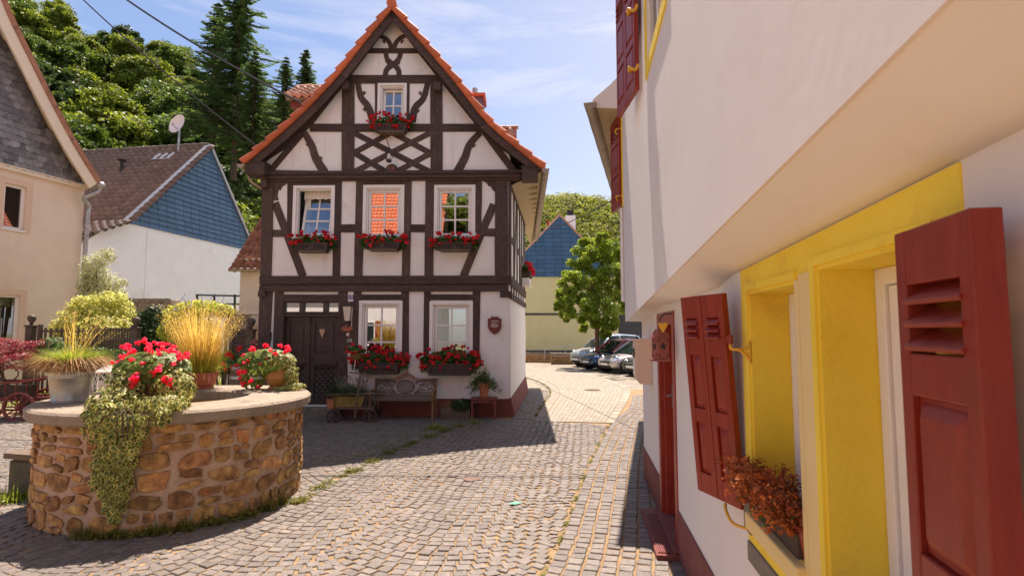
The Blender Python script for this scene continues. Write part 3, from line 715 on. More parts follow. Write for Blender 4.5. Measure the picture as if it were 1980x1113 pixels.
curved([(930, 255), (908, 280), (899, 305), (884, 333)], 12, 17, spurs=((914, 283, 1), (894, 309, -1)))
curved([(692, 160), (698, 188), (712, 207), (722, 236)], 10, 15, spurs=((702, 182, 1), (707, 213, -1)))
curved([(827, 160), (819, 190), (803, 209), (797, 236)], 10, 15, spurs=((815, 182, -1), (806, 216, 1)))
curved([(737, 71), (748, 77), (755, 87), (757, 98)], 8, 9, spurs=((745, 82, -1),)); curved([(784, 69), (771, 77), (764, 87), (762, 98)], 8, 9, spurs=((775, 82, 1),))
curved([(746, 102), (749, 115), (759, 124), (770, 135), (772, 149)], 9, 10, spurs=((751, 122, -1), (764, 119, 1))); curved([(775, 102), (771, 115), (761, 125), (748, 135), (745, 149)], 9, 10, proud=.0185, spurs=((768, 124, 1), (752, 131, -1), (766, 131, 1)))
for q in ((684, 257, 833, 333), (757, 256, 834, 297), (684, 295, 748, 333), (684, 333, 833, 257), (684, 296, 757, 256), (762, 335, 834, 296)): brace(*q, 11, 'lattice_bar', .014 + random.random() * .004)
# first floor
post(509, 530, 348, 534, -5, proud=.04, name='corner_post'); post(556, 570, 350, 462, -1); post(646, 661, 349, 534, -3); post(689, 705, 349, 534, -4)
post(780, 796, 349, 534, -3); post(823, 840, 349, 534, -2); post(919, 932, 349, 450, -1); post(957, 982, 348, 534, 0, proud=.04, name='corner_post')
rail(569, 647, 348.5, 359, 'lintel'); rail(704, 781, 348.5, 358, 'lintel'); rail(839, 920, 348.5, 358, 'lintel')
rail(528, 557, 444, 458); rail(659, 691, 434, 449); rail(795, 824, 434, 449); rail(930, 958, 442, 457)
rail(568, 647, 461, 481, 'sill_rail'); rail(700, 783, 461, 481, 'sill_rail'); rail(836, 922, 461, 481, 'sill_rail')
brace(532, 392, 586, 534, 15); brace(955, 395, 896, 534, 15)
def tpoly(pts, name, proud=.015): timber([F(u, v) for u, v in pts], proud, name, bev=.003)
tpoly([(530, 349), (560, 349), (553, 357), (546, 361), (543, 368), (539, 367), (537, 378), (539, 387), (530, 388)], 'corner_bracket'); tpoly([(932, 349), (957, 349), (957, 371), (951, 366), (949, 360), (945, 361), (941, 354)], 'corner_bracket')
# ground floor
quad_px([(503, 563), (528, 563), (517, 790), (496, 790)], .03, 'post'); quad_px([(532, 563), (549, 563), (544, 790), (524, 790)], .026, 'post')
rail(548, 656, 569, 583, 'door_lintel'); post(655, 672, 563, 790, 0, 'door_post', .034); quad_px([(671, 582), (686, 582), (686, 668), (671, 668)], .024, 'board'); post(684, 699, 563, 692, -4)
rail(698, 777, 569, 580, 'lintel'); rail(832, 915, 569, 580, 'lintel'); post(776, 791, 563, 692, 0); post(820, 833, 563, 692, -1); post(914, 929, 563, 692, -2)
quad_px([(519, 642), (526, 642), (525, 658), (518, 658)], .024, 'rail'); mb = MB(); zz = fz(800, 705); mb.box(fx(800, 705), .0, -.012, .02, zz - .012, zz + .006); mb.build('plaster_ledge', PLASTER, house)
# timbers of the right wall
def rtim(t0, t1, z0, z1, nm, pr=.02, lean=0):
    kk[0] += 1; mb = MB(); q = pr + (kk[0] % 5) * .0012
    A = [rwall(t0, z0, q), rwall(t1, z0, q), rwall(t1 + lean, z1, q), rwall(t0 + lean, z1, q)]; B = [rwall(t0, z0, -.02), rwall(t1, z0, -.02), rwall(t1 + lean, z1, -.02), rwall(t0 + lean, z1, -.02)]
    mb.add(A + B, [(0, 1, 2, 3), (0, 4, 5, 1), (1, 5, 6, 2), (2, 6, 7, 3), (3, 7, 4, 0)]); mb.build(nm, TIMBER, house)
zs0, zs1 = fz(985, 551), fz(985, 533); zf0 = fz(985, 577); rtim(-.02, 5, zs0, zs1, 'side_beam', .045); rtim(-.02, 5, zf0, zf0 + .13, 'side_beam', .05); rtim(-.02, 5, ZG - .14, ZG + .02, 'side_beam', .04)
rtim(-.02, .17, zs1, ZG - .1, 'corner_post', .03)
for tt in (.95, 1.9, 2.75, 3.5, 4.2, 4.8): rtim(tt, tt + .16, zs1, ZG - .1, 'side_post', .022)
for a_, b_ in ((.17, .95), (1.9, 2.75), (3.5, 4.2)): rtim(a_, b_, zs1 + .82, zs1 + .96, 'side_rail', .018)
rtim(1.1, 1.25, zs1, ZG - .12, 'side_brace', .016, .62); rtim(3.15, 3.3, zs1, ZG - .12, 'side_brace', .016, -.4)
for tt in (.3, .95, 1.7, 2.5, 3.3, 4.1): rtim(tt, tt + .14, zf0 + .12, zs0 + .02, 'side_stud', .02)

# ---- roof
RB = 9.0                           # roof runs further back than the front room
roof = None
def roof_shell(line, th, y0, y1, side):
    up = []
    for i, p in enumerate(line):
        a = Vector(line[max(i - 1, 0)]); b = Vector(line[min(i + 1, len(line) - 1)]); d = (b - a).normalized(); nrm = Vector((-d.y, d.x)) if side > 0 else Vector((d.y, -d.x)); up.append((p[0] + nrm.x * th, p[1] + nrm.y * th))
    return up
mb = MB()
for line, side in ((rl, -1), (rr, 1)):
    up = roof_shell(line, .05, 0, 0, side); mb.prism([(p[0], p[1]) for p in line] + up[::-1], OV + .05, HD + .3 if side < 0 else RB)
roof = mb.build('roof', TIMBER, house)
# barge boards
for line, side in ((rl, -1), (rr, 1)):
    for i in range(0, len(line) - 1, 3):
        seg = line[i:i + 4]
        if len(seg) < 2: continue
        dn = roof_shell(seg, -.19, 0, 0, side); MB().prism(list(seg) + dn[::-1], OV + .06, OV + .095).build('barge_board', TIMBERH, roof)
# verge tiles: one by one
def arc_pts(line, n):
    L_ = [0]
    for i in range(1, len(line)): L_.append(L_[-1] + (Vector(line[i]) - Vector(line[i - 1])).length)
    out = []
    for k in range(n + 1):
        t = L_[-1] * k / n; i = min(max(j for j in range(len(L_)) if L_[j] <= t + 1e-9), len(line) - 2)
        out.append(Vector(line[i]).lerp(Vector(line[i + 1]), (t - L_[i]) / (L_[i + 1] - L_[i])))
    return out
for line, side, n in ((rl, -1, 13), (rr, 1, 13)):
    pts = arc_pts(line, n)
    for k in range(n):
        a, b = pts[k], pts[k + 1]; d = (b - a).normalized(); nr = Vector((-d.y, d.x)) if side > 0 else Vector((d.y, -d.x)); b2 = b + d * .03 * 1.2
        mb = MB(); lift0, lift1 = .004, .038; rings = []
        for (p, l_, rr_) in ((a, lift0, .052), (b2, lift1, .078)):
            rg = []
            for j in range(9):
                th_ = math.pi * (.5 + 1.0 * j / 8) + .0
                cy = OV + .03 + math.cos(th_) * rr_; cz = math.sin(th_) * rr_ * 1.15 * -1
                q = p + nr * (l_ + .02 + cz * -1 * -1)
                rg.append((q.x, cy, q.y))
            q = p + nr * (l_ + .075); rg.append((q.x, OV + .02, q.y)); rg.append((q.x, OV + .32, q.y)); q = p + nr * (l_ + .045); rg.append((q.x, OV + .32, q.y)); q = p + nr * (l_ - .03); rg.append((q.x, OV + .03, q.y))
            rings.append(rg)
        m_ = len(rings[0]); mb.add(rings[0] + rings[1], [(j, (j + 1) % m_, (j + 1) % m_ + m_, j + m_) for j in range(m_)] + [tuple(range(m_))[::-1], tuple(range(m_, 2 * m_))])
        mb.build('verge_tile', TILE, roof)
# ridge tiles
for k in range(20):
    x, z = rl[0]; mb = MB(); ry = OV - .03 + k * .42
    mb.tube([(x, ry, z + .10), (x, ry + .45, z + .085)], [.115, .095], 12); mb.build('ridge_tile', TILE, roof)
    if ry > HD: break
# field tiles of both slopes, in lapped courses
for line, side, yb in ((rl, -1, HD + .3), (rr, 1, RB)):
    pts = arc_pts(line, 20); mb = MB()
    for k in range(20):
        a, b = pts[k], pts[k + 1]; d = (b - a).normalized(); nr = Vector((-d.y, d.x)) if side > 0 else Vector((d.y, -d.x)); y = OV + .3
        while y < yb:
            vs = []
            for (p, l_) in ((a, .05), (b + d * .05, .085)):
                for j in range(6):
                    q = p + nr * (l_ + .022 * math.sin(j / 5 * 2 * math.pi)); vs.append((q.x, y + .24 * j / 5, q.y))
            mb.add(vs, [(j, j + 1, j + 7, j + 6) for j in range(5)], random.random()); y += .24
    mb.build('roof_tile', TILE, roof, kind='stuff')
# eaves: soffit, gutter, downpipe
ex, ez = rr[-1]
mb = MB(); gx0, gz = F(1053, 327, OV); 
mb.add([(gx0 - .06, OV + .1, gz - .02), (gx0 - .15 - .0, RB, gz - .02), (c5 * RB / s5 - .05, RB, ZG - .12), (-.0, .12, ZG - .12)], [(0, 1, 2, 3)]); mb.build('soffit', TAN, house)
for k in range(16):
    y = .25 + k * .55; mb = MB(); xa = c5 * y / s5 + .02; xb = gx0 - .12; mb.box(xa, xb, y, y + .09, ZG - .02, ZG + .1); mb.build('rafter_end', TAN, house)
mb = MB(); mb.box(gx0 - .3, gx0 - .27, OV + .1, RB, gz - .12, gz - .02); mb.build('eave_board', TAN, house)
gm = MB(); vs = []; fs = []; NG = 22
for i in range(NG + 1):
    y = OV - .05 + (RB - OV) * i / NG
    for j in range(9):
        a = math.pi * j / 8; rj = .085 if i % 2 else .088
        vs.append((gx0 + .02 - math.cos(a) * rj - .02 * i / NG, y, gz - math.sin(a) * rj * 1.1 - .015 * i / NG))
for i in range(NG):
    for j in range(8): fs.append((i * 9 + j, i * 9 + j + 1, (i + 1) * 9 + j + 1, (i + 1) * 9 + j))
fs.append(tuple(range(9)))
gm.add(vs, fs).build('gutter', GUTTER, house, smooth=False)
x0, z0 = F(467, 318, OV); mb = MB(); vs = []; fs = []
for i in range(6):
    for j in range(9):
        a = math.pi * j / 8; vs.append((x0 - .0 - math.cos(a) * .085, OV - .05 + i * 1.2, z0 - math.sin(a) * .09))
for i in range(5):
    for j in range(8): fs.append((i * 9 + j, i * 9 + j + 1, (i + 1) * 9 + j + 1, (i + 1) * 9 + j))
fs.append(tuple(range(9))); mb.add(vs, fs).build('gutter', GUTTER, house)
mb = MB(); mb.tube(bez([(x0 + .02, OV + .3, z0 - .08), (x0 + .06, OV + .32, z0 - .28), (XL - .10, OV + .42, z0 - .45), (XL - .06, .10, z0 - .6), (XL - .06, .10, .2)], 4), .04, 8); mb.build('downpipe', GUTTER, house, smooth=True)

# ---- windows: window > sash, pane, curtain
def window(fr, r, cols, rws, cas=.075, tilt=0, room=True, depth=.09, bottom=True, curtain=0, nm='window', parent=None, pm=WHITEP, glass=None, asym=0):
    x0, x1, z0, z1 = r; wn = MB(); c = cas
    wn.box(x0, x0 + c, -.03, .02, z0, z1); wn.box(x1 - c, x1, -.03, .02, z0, z1); wn.box(x0 + c, x1 - c, -.03, .02, z1 - c, z1)
    if bottom: wn.box(x0 + c, x1 - c, -.05, .02, z0, z0 + .05)
    c2 = c + .0; fx0, fx1, fz0, fz1 = x0 + c2, x1 - c2, z0 + .05, z1 - c2
    wn.box(fx0 - .02, fx0 + .035, .021, depth + .05, fz0 - .04, fz1 + .02); wn.box(fx1 - .035, fx1 + .02, .021, depth + .05, fz0 - .04, fz1 + .02); wn.box(fx0 + .035, fx1 - .035, .021, depth + .05, fz1 - .035, fz1 + .02)
    wn.box(fx0 + .035, fx1 - .035, .021, depth + .05, fz0 - .04, fz0 + .02)
    W = wn.build(nm, pm, parent or house, bevel=.005)
    sx0, sx1, sz0, sz1 = fx0 + .04 + asym, fx1 - .04, fz0 + .03, fz1 - .04
    S = MB(); st = .052; y0, y1 = depth - .03, depth + .015
    S.box(sx0, sx0 + st, y0, y1, sz0, sz1); S.box(sx1 - st, sx1, y0, y1, sz0, sz1); S.box(sx0 + st, sx1 - st, y0, y1, sz1 - st, sz1); S.box(sx0 + st, sx1 - st, y0, y1, sz0, sz0 + st)
    gx0_, gx1_, gz0_, gz1_ = sx0 + st, sx1 - st, sz0 + st, sz1 - st; mw = .036
    for i in range(1, cols): x = gx0_ + (gx1_ - gx0_) * i / cols; S.box(x - mw / 2, x + mw / 2, y0 + .008, y1 - .004, gz0_, gz1_)
    for j in range(1, rws):
        z = gz0_ + (gz1_ - gz0_) * j / rws
        for i in range(cols): S.box(gx0_ + (gx1_ - gx0_) * i / cols + (mw / 2 if i else 0), gx0_ + (gx1_ - gx0_) * (i + 1) / cols - (mw / 2 if i < cols - 1 else 0), y0 + .009, y1 - .005, z - mw / 2, z + mw / 2)
    R = Matrix.Translation((0, depth, sz0)) @ Matrix.Rotation(tilt, 4, 'X') @ Matrix.Translation((0, -depth, -sz0)) if tilt else Matrix()
    S.xf(R).build('sash', pm, W, bevel=.003)
    for i in range(cols):
        for j in range(rws):
            xa, xb = gx0_ + (gx1_ - gx0_) * i / cols, gx0_ + (gx1_ - gx0_) * (i + 1) / cols; za, zb = gz0_ + (gz1_ - gz0_) * j / rws, gz0_ + (gz1_ - gz0_) * (j + 1) / rws
            MB().add([R @ Vector(p) for p in ((xa, depth, za), (xb, depth, za), (xb, depth, zb), (xa, depth, zb))], [(0, 1, 2, 3)]).build('pane', glass or GLASS, W)
    def drape(xa, xb, za, zb, scal, y):
        mb = MB(); n = max(10, int((xb - xa) / .018)); vs = []; fs = []
        for k in range(n + 1):
            x = xa + (xb - xa) * k / n; yy = y + .012 * math.sin(k * 1.25) ; zl = za + (.022 * abs(math.sin((x - xa) / .085 * math.pi * .5)) if scal else 0)
            vs += [(x, yy, zl), (x, yy, zb)]
        for k in range(n): fs.append((2 * k, 2 * k + 2, 2 * k + 3, 2 * k + 1))
        mb.add(vs, fs).build('curtain', CURTAIN, W, smooth=True)
    yc = depth + .12
    if curtain: drape(sx0, sx1, sz1 - .17, sz1 + .02, True, yc)
    if curtain == 2: drape(sx0, sx0 + .17, sz0, sz1 - .1, False, yc + .05); drape(sx1 - .15, sx1, sz0, sz1 - .1, False, yc + .05)
    if curtain == 3: drape(sx0, sx1, sz1 - .42, sz1 + .02, True, yc + .03)
    if curtain == 4: drape(sx0, sx0 + .14, sz0, sz1 - .1, False, yc + .05)
    return W
window(HF, w1, 2, 3, tilt=RAD(-14), curtain=4, asym=.06)
window(HF, w2, 2, 3, curtain=4); window(HF, w3, 2, 3, curtain=2)
window(HF, wa, 2, 2, cas=.065, tilt=RAD(-6)); window(HF, w4, 2, 3, curtain=0); window(HF, w5, 2, 3, curtain=3)
GZ = [0, 0]

# ---- door
x0, x1, z0, z1 = door_r; zt = fz(600, 607); z0 = fz(600, 785)
D_ = MB(); yd = .10
D_.box(x0 - .0, x0 + .035, .0, .16, z0, z1); D_.box(x1 - .035, x1, .0, .16, z0, z1); D_.box(x0, x1, .0, .16, zt - .05, zt + .03)
D_.box(x0, x1, -.02, .12, zt + .03, zt + .055)
for k in range(28): xx = x0 + .03 + (x1 - x0 - .06) * k / 28; D_.box(xx, xx + .022, -.03, -.019, zt + .0, zt + .03)
for u in (583, 629): xx = fx(u, 595); D_.box(xx - .06, xx + .06, .02, .14, zt + .055, z1)
D_.box(x0, x1, .02, .14, z1 - .025, z1 + .002)
door = D_.build('door', DOORM, house, bevel=.004)
xm = fx(594, 690)
def leafd(xa, xb, wide):
    L_ = MB(); st = .11 if wide else .085; y0, y1 = yd, yd + .05; zb, zt_ = z0 + .006, zt - .05
    L_.box(xa, xa + st, y0, y1, zb, zt_); L_.box(xb - st, xb, y0, y1, zb, zt_)
    for za, zc in ((zb, zb + .15), (z0 + .96, z0 + 1.16), (zt_ - .11, zt_)): L_.box(xa + st, xb - st, y0, y1, za, zc)
    L_.box(xa + st, xb - st, y0 + .03, y1 - .004, zb + .15, z0 + .96); L_.box(xa + st, xb - st, y0 + .03, y1 - .004, z0 + 1.16, zt_ - .11)
    L_.box(xa + st + .06, xb - st - .06, y0 + .012, y0 + .03, z0 + 1.22, zt_ - .17)
    L_.box(xa + st * .6, xb - st * .6, y0 - .03, y0, z0 + .93, z0 + .985)
    n = 11
    for k in range(n): xx = xa + st * .6 + (xb - xa - st * 1.2) * k / n; L_.box(xx + .004, xx + (xb - xa) / n * .55, y0 - .034, y0 - .002, z0 + .86, z0 + .92); L_.box(xx + .004, xx + (xb - xa) / n * .55, y0 - .018, y0 + .0, zb + .02, zb + .13)
    o = L_.build('door_leaf', DOORM, door, bevel=.003)
    dm = MB(); sx, sz = .125, .135; zz = zb + .17; r_ = 0
    while zz < z0 + .86:
        xx = xa + st + (sx / 2 if r_ % 2 else 0) + sx / 2
        while xx < xb - st - sx * .3:
            a, b = sx * .47, sz * .47; dm.add([(xx - a, y0 + .029, zz), (xx, y0 + .029, zz - b), (xx + a, y0 + .029, zz), (xx, y0 + .029, zz + b), (xx, y0 - .0, zz)], [(0, 1, 4), (1, 2, 4), (2, 3, 4), (3, 0, 4)]); xx += sx
        zz += sz / 2; r_ += 1
    dm.build('diamond_panel', DOORM, door, kind='stuff')
leafd(x0 + .036, xm - .012, False); leafd(xm + .012, x1 - .036, True)
mb = MB(); mb.box(xm - .02, xm + .02, yd - .03, yd, z0 + .03, zt - .06); mb.lathe([(.028, 0), (.03, .05), (.0, .06)], 10, (xm, yd - .05, zt - .16)); mb.build('meeting_stile', DOORM, door)
mb = MB(); mb.tube([(xm + .06, yd, z0 + 1.04), (xm + .06, yd - .05, z0 + 1.04), (xm + .15, yd - .055, z0 + 1.03)], .011, 6); mb.box(xm + .035, xm + .085, yd - .008, yd, z0 + .96, z0 + 1.12); mb.build('door_handle', IRON, door)
for a, b in ((x0 + .035, fx(583, 595) - .06), (fx(583, 595) + .06, fx(629, 595) - .06), (fx(629, 595) + .06, x1 - .035)):
    MB().add([(a, .06, zt + .055), (b, .06, zt + .055), (b, .06, z1 - .02), (a, .06, z1 - .02)], [(0, 1, 2, 3)]).build('pane', GLASS, door)
    MB().add([(a, .19, zt + .055), (b, .19, zt + .055), (b, .19, z1 - .02), (a, .19, z1 - .02)], [(0, 1, 2, 3)]).build('curtain', CURTAIN, door)
mb = MB(); xk = fx(620, 668); mb.lathe([(.0, -.028), (.02, -.02), (.028, 0), (.02, .02), (.0, .028)], 12, (xk, yd - .03, fz(620, 668))); mb.tube([(xk, yd + .02, fz(620, 668)), (xk, yd - .03, fz(620, 668))], .012, 6); mb.build('knob', BROWNIRON, door, smooth=True)
mb = MB(); mb.box(xk - .05, xk + .05, yd - .036, yd - .03, z0 + .995, z0 + 1.015); mb.build('letter_slot', BROWNIRON, door)
mb = MB(); mb.box(x0 - .06, x1 + .08, -.28, .24, 0, z0); mb.build('door_step', GREYSTONE, house, bevel=.012)
# heart ornament hanging on the door
q = HF.w(xk, yd - .012, fz(620, 640)); t = thing('heart_ornament', 'pale wooden heart hanging on a cord on the dark front door', 'ornament', q, TH)
h = [(0, -.13), (-.03, -.05), (-.065, .035), (-.06, .075), (-.03, .09), (0, .062), (.03, .09), (.06, .075), (.065, .035), (.03, -.05)]
MB().prism([(x, z - .03) for x, z in h], -.02, .0).build('heart', mat('pale_wood', (.48, .30, .17), (.58, .38, .22), 9, .7), t, bevel=.005)
MB().tube([(-.0, -.01, .03), (.004, -.01, .1), (0, -.008, .17)], .005, 5).build('cord', WOODBR, t)

# ---- dormers and chimney on the roof
def s_tile_mesh(w_, l_, m):
    mb = MB(); vs = []; n = 8
    for (y, zo) in ((0, .0), (-l_, .02)):
        for j in range(n + 1):
            s_ = j / n; vs.append((s_ * w_, y, zo * 2.4 + .036 * math.sin(s_ * 2 * math.pi + .6)))
    for (y, zo) in ((-l_, .005),):
        for j in range(n + 1):
            s_ = j / n; vs.append((s_ * w_, y, zo * 1.0 - .045 + .036 * math.sin(s_ * 2 * math.pi + .6)))
    m_ = n + 1
    mb.add(vs, [(j, j + m_, j + 1 + m_, j + 1) for j in range(n)] + [(j + m_, j + 2 * m_, j + 1 + 2 * m_, j + 1 + m_) for j in range(n)])
    return mb.mesh('tile', m, True)
S_PALE = s_tile_mesh(.24, .30, TILEPALE)
def tiled(root, org, xd, sd_, cols, rws, me, sw, sl, nm='tile', cond=None, limit=300):
    # org: upper left corner, xd: unit vector along courses, sd_: unit vector down the slope
    nr = xd.cross(-sd_).normalized(); k = 0; rest = MB()
    R = Matrix((xd, -sd_, nr)).transposed().to_4x4()
    for r in range(rws):
        for c_ in range(cols):
            p = org + xd * (c_ * sw) + sd_ * (r * sl) + nr * .02
            if cond and not cond(p, r, c_): continue
            o = bpy.data.objects.new(nm, me); col.objects.link(o); o.parent = root
            o.matrix_local = Matrix.Translation(p + nr * U(-.004, .004)) @ R @ Matrix.Rotation(U(-.02, .02), 4, 'Z'); k += 1
    return k
dl, dzz = F(551, 185, 2.2); d0 = Vector((dl, 2.2, dzz)); lw_ = 1.35
up = Vector((0, .80, .60)); 
dorm = MB(); dorm.box(dl + .22, dl + lw_, 2.5, 3.6, dzz - .9, dzz - .06); dorm.build('dormer', PINK, roof)
mb = MB(); mb.box(dl + .02, dl + lw_, 2.22, 2.3, dzz - .10, dzz - .01); mb.build('dormer_gutter', GUTTER, roof); mb = MB(); mb.box(dl + .06, dl + lw_, 2.4, 3.2, dzz - .24, dzz - .07); mb.build('dormer_soffit', DARKRED, roof)
tops = Vector((dl + .02, 2.2, dzz)) + up * .92
k = tiled(roof, tops, Vector((1, 0, 0)), -up, 6, 4, S_PALE, .215, .23, 'dormer_tile')
for i in range(3): mb = MB(); mb.tube([(dl + .02 + i * .42, 2.2 + .76, dzz + .57), (dl + .46 + i * .42, 2.2 + .76, dzz + .585)], [.07, .085], 10); mb.build('ridge_tile', TILEPALE, roof)
mb = MB(); a = tops; mb.add([a + Vector((0, 0, -.03)), a + Vector((1.35, 0, -.03)), Vector((dl + 1.35, 2.22, dzz - .03)), Vector((dl, 2.22, dzz - .03))], [(0, 1, 2, 3)]); mb.build('dormer_deck', TIMBER, roof)
dr, dz2 = F(998, 268, 3.5); up2 = Vector((0, .62, .78)); tops = Vector((dr - 1.4, 3.5, dz2)) + up2 * .55
tiled(roof, tops, Vector((1, 0, 0)), -up2, 6, 5, S_PALE, .235, .13, 'dormer_tile'); mb = MB(); mb.box(dr - 1.4, dr, 3.6, 4.6, dz2 - 1.0, dz2 - .02); mb.build('dormer', PINK, roof)
mb = MB(); mb.add([tops + Vector((0, 0, -.02)), tops + Vector((1.4, 0, -.02)), Vector((dr, 3.5, dz2 - .17)), Vector((dr - 1.4, 3.5, dz2 - .17))], [(0, 1, 2, 3)]); mb.build('dormer_deck', TIMBER, roof)
for i in range(4): mb = MB(); mb.tube([(dr - 1.4 + i * .36, tops.y + .02, tops.z + .03), (dr - 1.02 + i * .36, tops.y + .02, tops.z + .045)], [.055, .065], 10); mb.build('ridge_tile', TILEPALE, roof)
cx_, cz_ = F(930, 189, 2.6); ch = MB(); ch.box(cx_ - .22, cx_ + .08, 2.5, 2.9, cz_ - 1.4, cz_ - .0); chim = ch.build('chimney', mat('chimney_slate', (.10, .10, .15), (.15, .15, .21), 5, .6), roof)
mb = MB(); mb.box(cx_ - .27, cx_ + .13, 2.42, 2.98, cz_ - .01, cz_ + .07); mb.box(cx_ + .085, cx_ + .13, 2.42, 2.98, cz_ - .14, cz_ - .011); mb.build('chimney_cap', TILE, chim)
mb = MB(); mb.lathe([(.075, 0), (.075, .20)], 14, (cx_ - .17, 2.62, cz_ + .07)); mb.build('flue', ZINC, chim)
# ================================================================== RIGHT HOUSE (white and yellow, jettied upper storey)
PHI = math.atan(.123)
RF = Frame((.81, 0), math.pi / 2 - PHI)         # local x away along the wall, y INTO the house is to the right?  here y = left, out of the house
rh = thing('jettied_house', 'white house on the right with jettied upper storey and yellow window surrounds', 'house', (.81, 0, 0), math.pi / 2 - PHI)
W = lambda u, v, o=0: RF.px(u, v, o)            # -> (distance along wall, z); positive y is towards the street
A_END = W(1244, 800)[0]; JO = .20
wz1 = W(1500, 552)[1]; sill1 = 1.06
win1 = (W(1546, 700)[0], W(1455, 700)[0]); win2 = (W(1591, 700)[0] - .62, W(1591, 700)[0])
doorx = (W(1305, 700)[0], W(1274, 700)[0])
ZD = 2.06
lip = lambda a: 2.03 + max(0, 7.35 - a) * .062
seam = lambda a: 2.15 + (.04 if a < 3 else .0) + max(0, 3.2 - a) * .035
A0 = -1.6
mb = MB()
for p in cut([[(A0, 0), (A_END, 0), (A_END, 2.28), (A0, 2.35)]], [(win1[0], win1[1], sill1, wz1), (win2[0], win2[1], sill1, wz1 + .03), (doorx[0], doorx[1], -.1, ZD)]): mb.prism(p, -.30, 0)
mb.box(A_END, A_END + .001, -.3, -.001, 0, 2.2)
mb.build('ground_floor_wall', PLASTER2, rh)
# end wall, so nothing is open from behind
mb = MB(); mb.box(A_END - .25, A_END, -5, -.301, 0, 6.6); mb.box(A0, A_END - .25, -5, -4.8, 0, 6.6); mb.box(A0, A0 + .2, -4.8, -.301, 0, 6.6); mb.build('end_wall', PLASTER2, rh)
# upper storey with the plastered cove under it
uw = (W(1254, 100, JO)[0] - 1.0, W(1254, 100, JO)[0]); uwz = W(1256, 122, JO)[1]
J_END = W(1209, 500, JO)[0]
mb = MB()
NA = 26; prev = None; vs = []; fs = []
aa = [A0 + (J_END - A0) * i / NA for i in range(NA + 1)]
for a in aa:
    l_, s_ = lip(a), seam(a); vs += [(min(a, A_END), -.02, s_ + .02)]
    for t in (0, .25, .5, .75, .92, 1):   # cove profile, rounded lip
        y = (JO - .0) * t; z = s_ + (l_ - s_) * (t ** 1.5) - .03 * math.sin(t * math.pi) * 0; vs.append((a, y, z))
    pass
K_ = 7
for i in range(NA):
    for j in range(K_ - 1): fs.append((i * K_ + j, (i + 1) * K_ + j, (i + 1) * K_ + j + 1, i * K_ + j + 1))
mb.add(vs, fs); mb.build('cove', PLASTER2, rh, smooth=True)
mb = MB(); low = [(a, lip(a) - .001) for a in aa]
for p in cut([low + [(J_END, 6.6), (A0, 6.6)]], [(uw[0], uw[1], uwz, uwz + 1.2)]): mb.prism(p, -.1, JO + .012)
mb.build('upper_wall', PLASTER2, rh)
mb = MB(); mb.box(J_END - .02, J_END + .02, -.3, JO + .005, lip(J_END) + .01, 6.6); mb.box(A_END - .3, J_END, -.4, JO - .01, lip(J_END) + .03, lip(J_END) + .2); mb.build('corner_return', PLASTER2, rh, bevel=.015)
mb = MB(); mb.box(A0, J_END, -5, JO + .10, 6.601, 6.75); mb.build('roof', TILEBROWN, rh)
mb = MB(); zp_ = .40
for a, b in ((A0, doorx[0] - .02), (doorx[1] + .02, A_END + .008)): mb.box(a, b, -.05, .012, 0, zp_)
mb.build('plinth', REDPLINTH, rh)
# yellow window zone
zb0, zb1 = W(1860, 330)[0], W(1434, 540)[0]
mb = MB(); top = [(a, seam(a) - .004) for a in (zb0, (zb0 + zb1) / 2, zb1)]
for p in cut([[(zb0, sill1 - .16), (zb1, sill1 - .16)] + top[::-1]], [(win1[0], win1[1], sill1, wz1), (win2[0], win2[1], sill1, wz1 + .03)]): mb.prism(p, .0, .006)
mb.build('yellow_surround', YELLOW, rh)
mb = MB(); pr = .22
for w_, zt_ in ((win1, wz1), (win2, wz1 + .03)):
    for a0, a1 in ((w_[0] - .006, w_[0] + .006), (w_[1] - .006, w_[1] + .006)): mb.box(a0, a1, -pr, .004, sill1 - .02, zt_)
    mb.box(w_[0] + .0061, w_[1] - .0061, -pr, .004, zt_ - .012, zt_ + .004)
    # raised lip round the opening
    mb.box(w_[1] + .0061, w_[1] + .045, .0061, .016, sill1, zt_ + .03); mb.box(w_[0] - .02, w_[1] + .0061, .0061, .015, zt_ + .0041, zt_ + .035)
mb.build('window_reveal', YELLOW, rh)
mb = MB(); a0, a1 = win1[1] + .03, zb1; mb.box(win1[0] - .045, win1[0] - .0061 - .0, .0061, .012, sill1 - .1, wz1)
mb.box(win2[1] + .046, win1[0] - .046, .0061, .011, sill1 - .15, wz1 + .02); mb.build('pier_face', YPALE, rh)
mb = MB(); mb.box(win1[0] - .02, win1[1] + .05, -pr, .045, sill1 - .08, sill1 - .005); mb.box(win2[0] - .02, win2[1] + .02, -pr, .045, sill1 - .081, sill1 - .006); mb.build('window_sill', YPALE, rh, bevel=.008)
mb = MB(); mb.box(win1[1] + .051, win1[1] + .16, .0, .02, sill1 - .12, sill1 + .05); mb.box(win2[0] - .3, zb1, .0, .014, sill1 - .26, sill1 - .165); mb.build('sill_band', GREYSTONE, rh, bevel=.006)
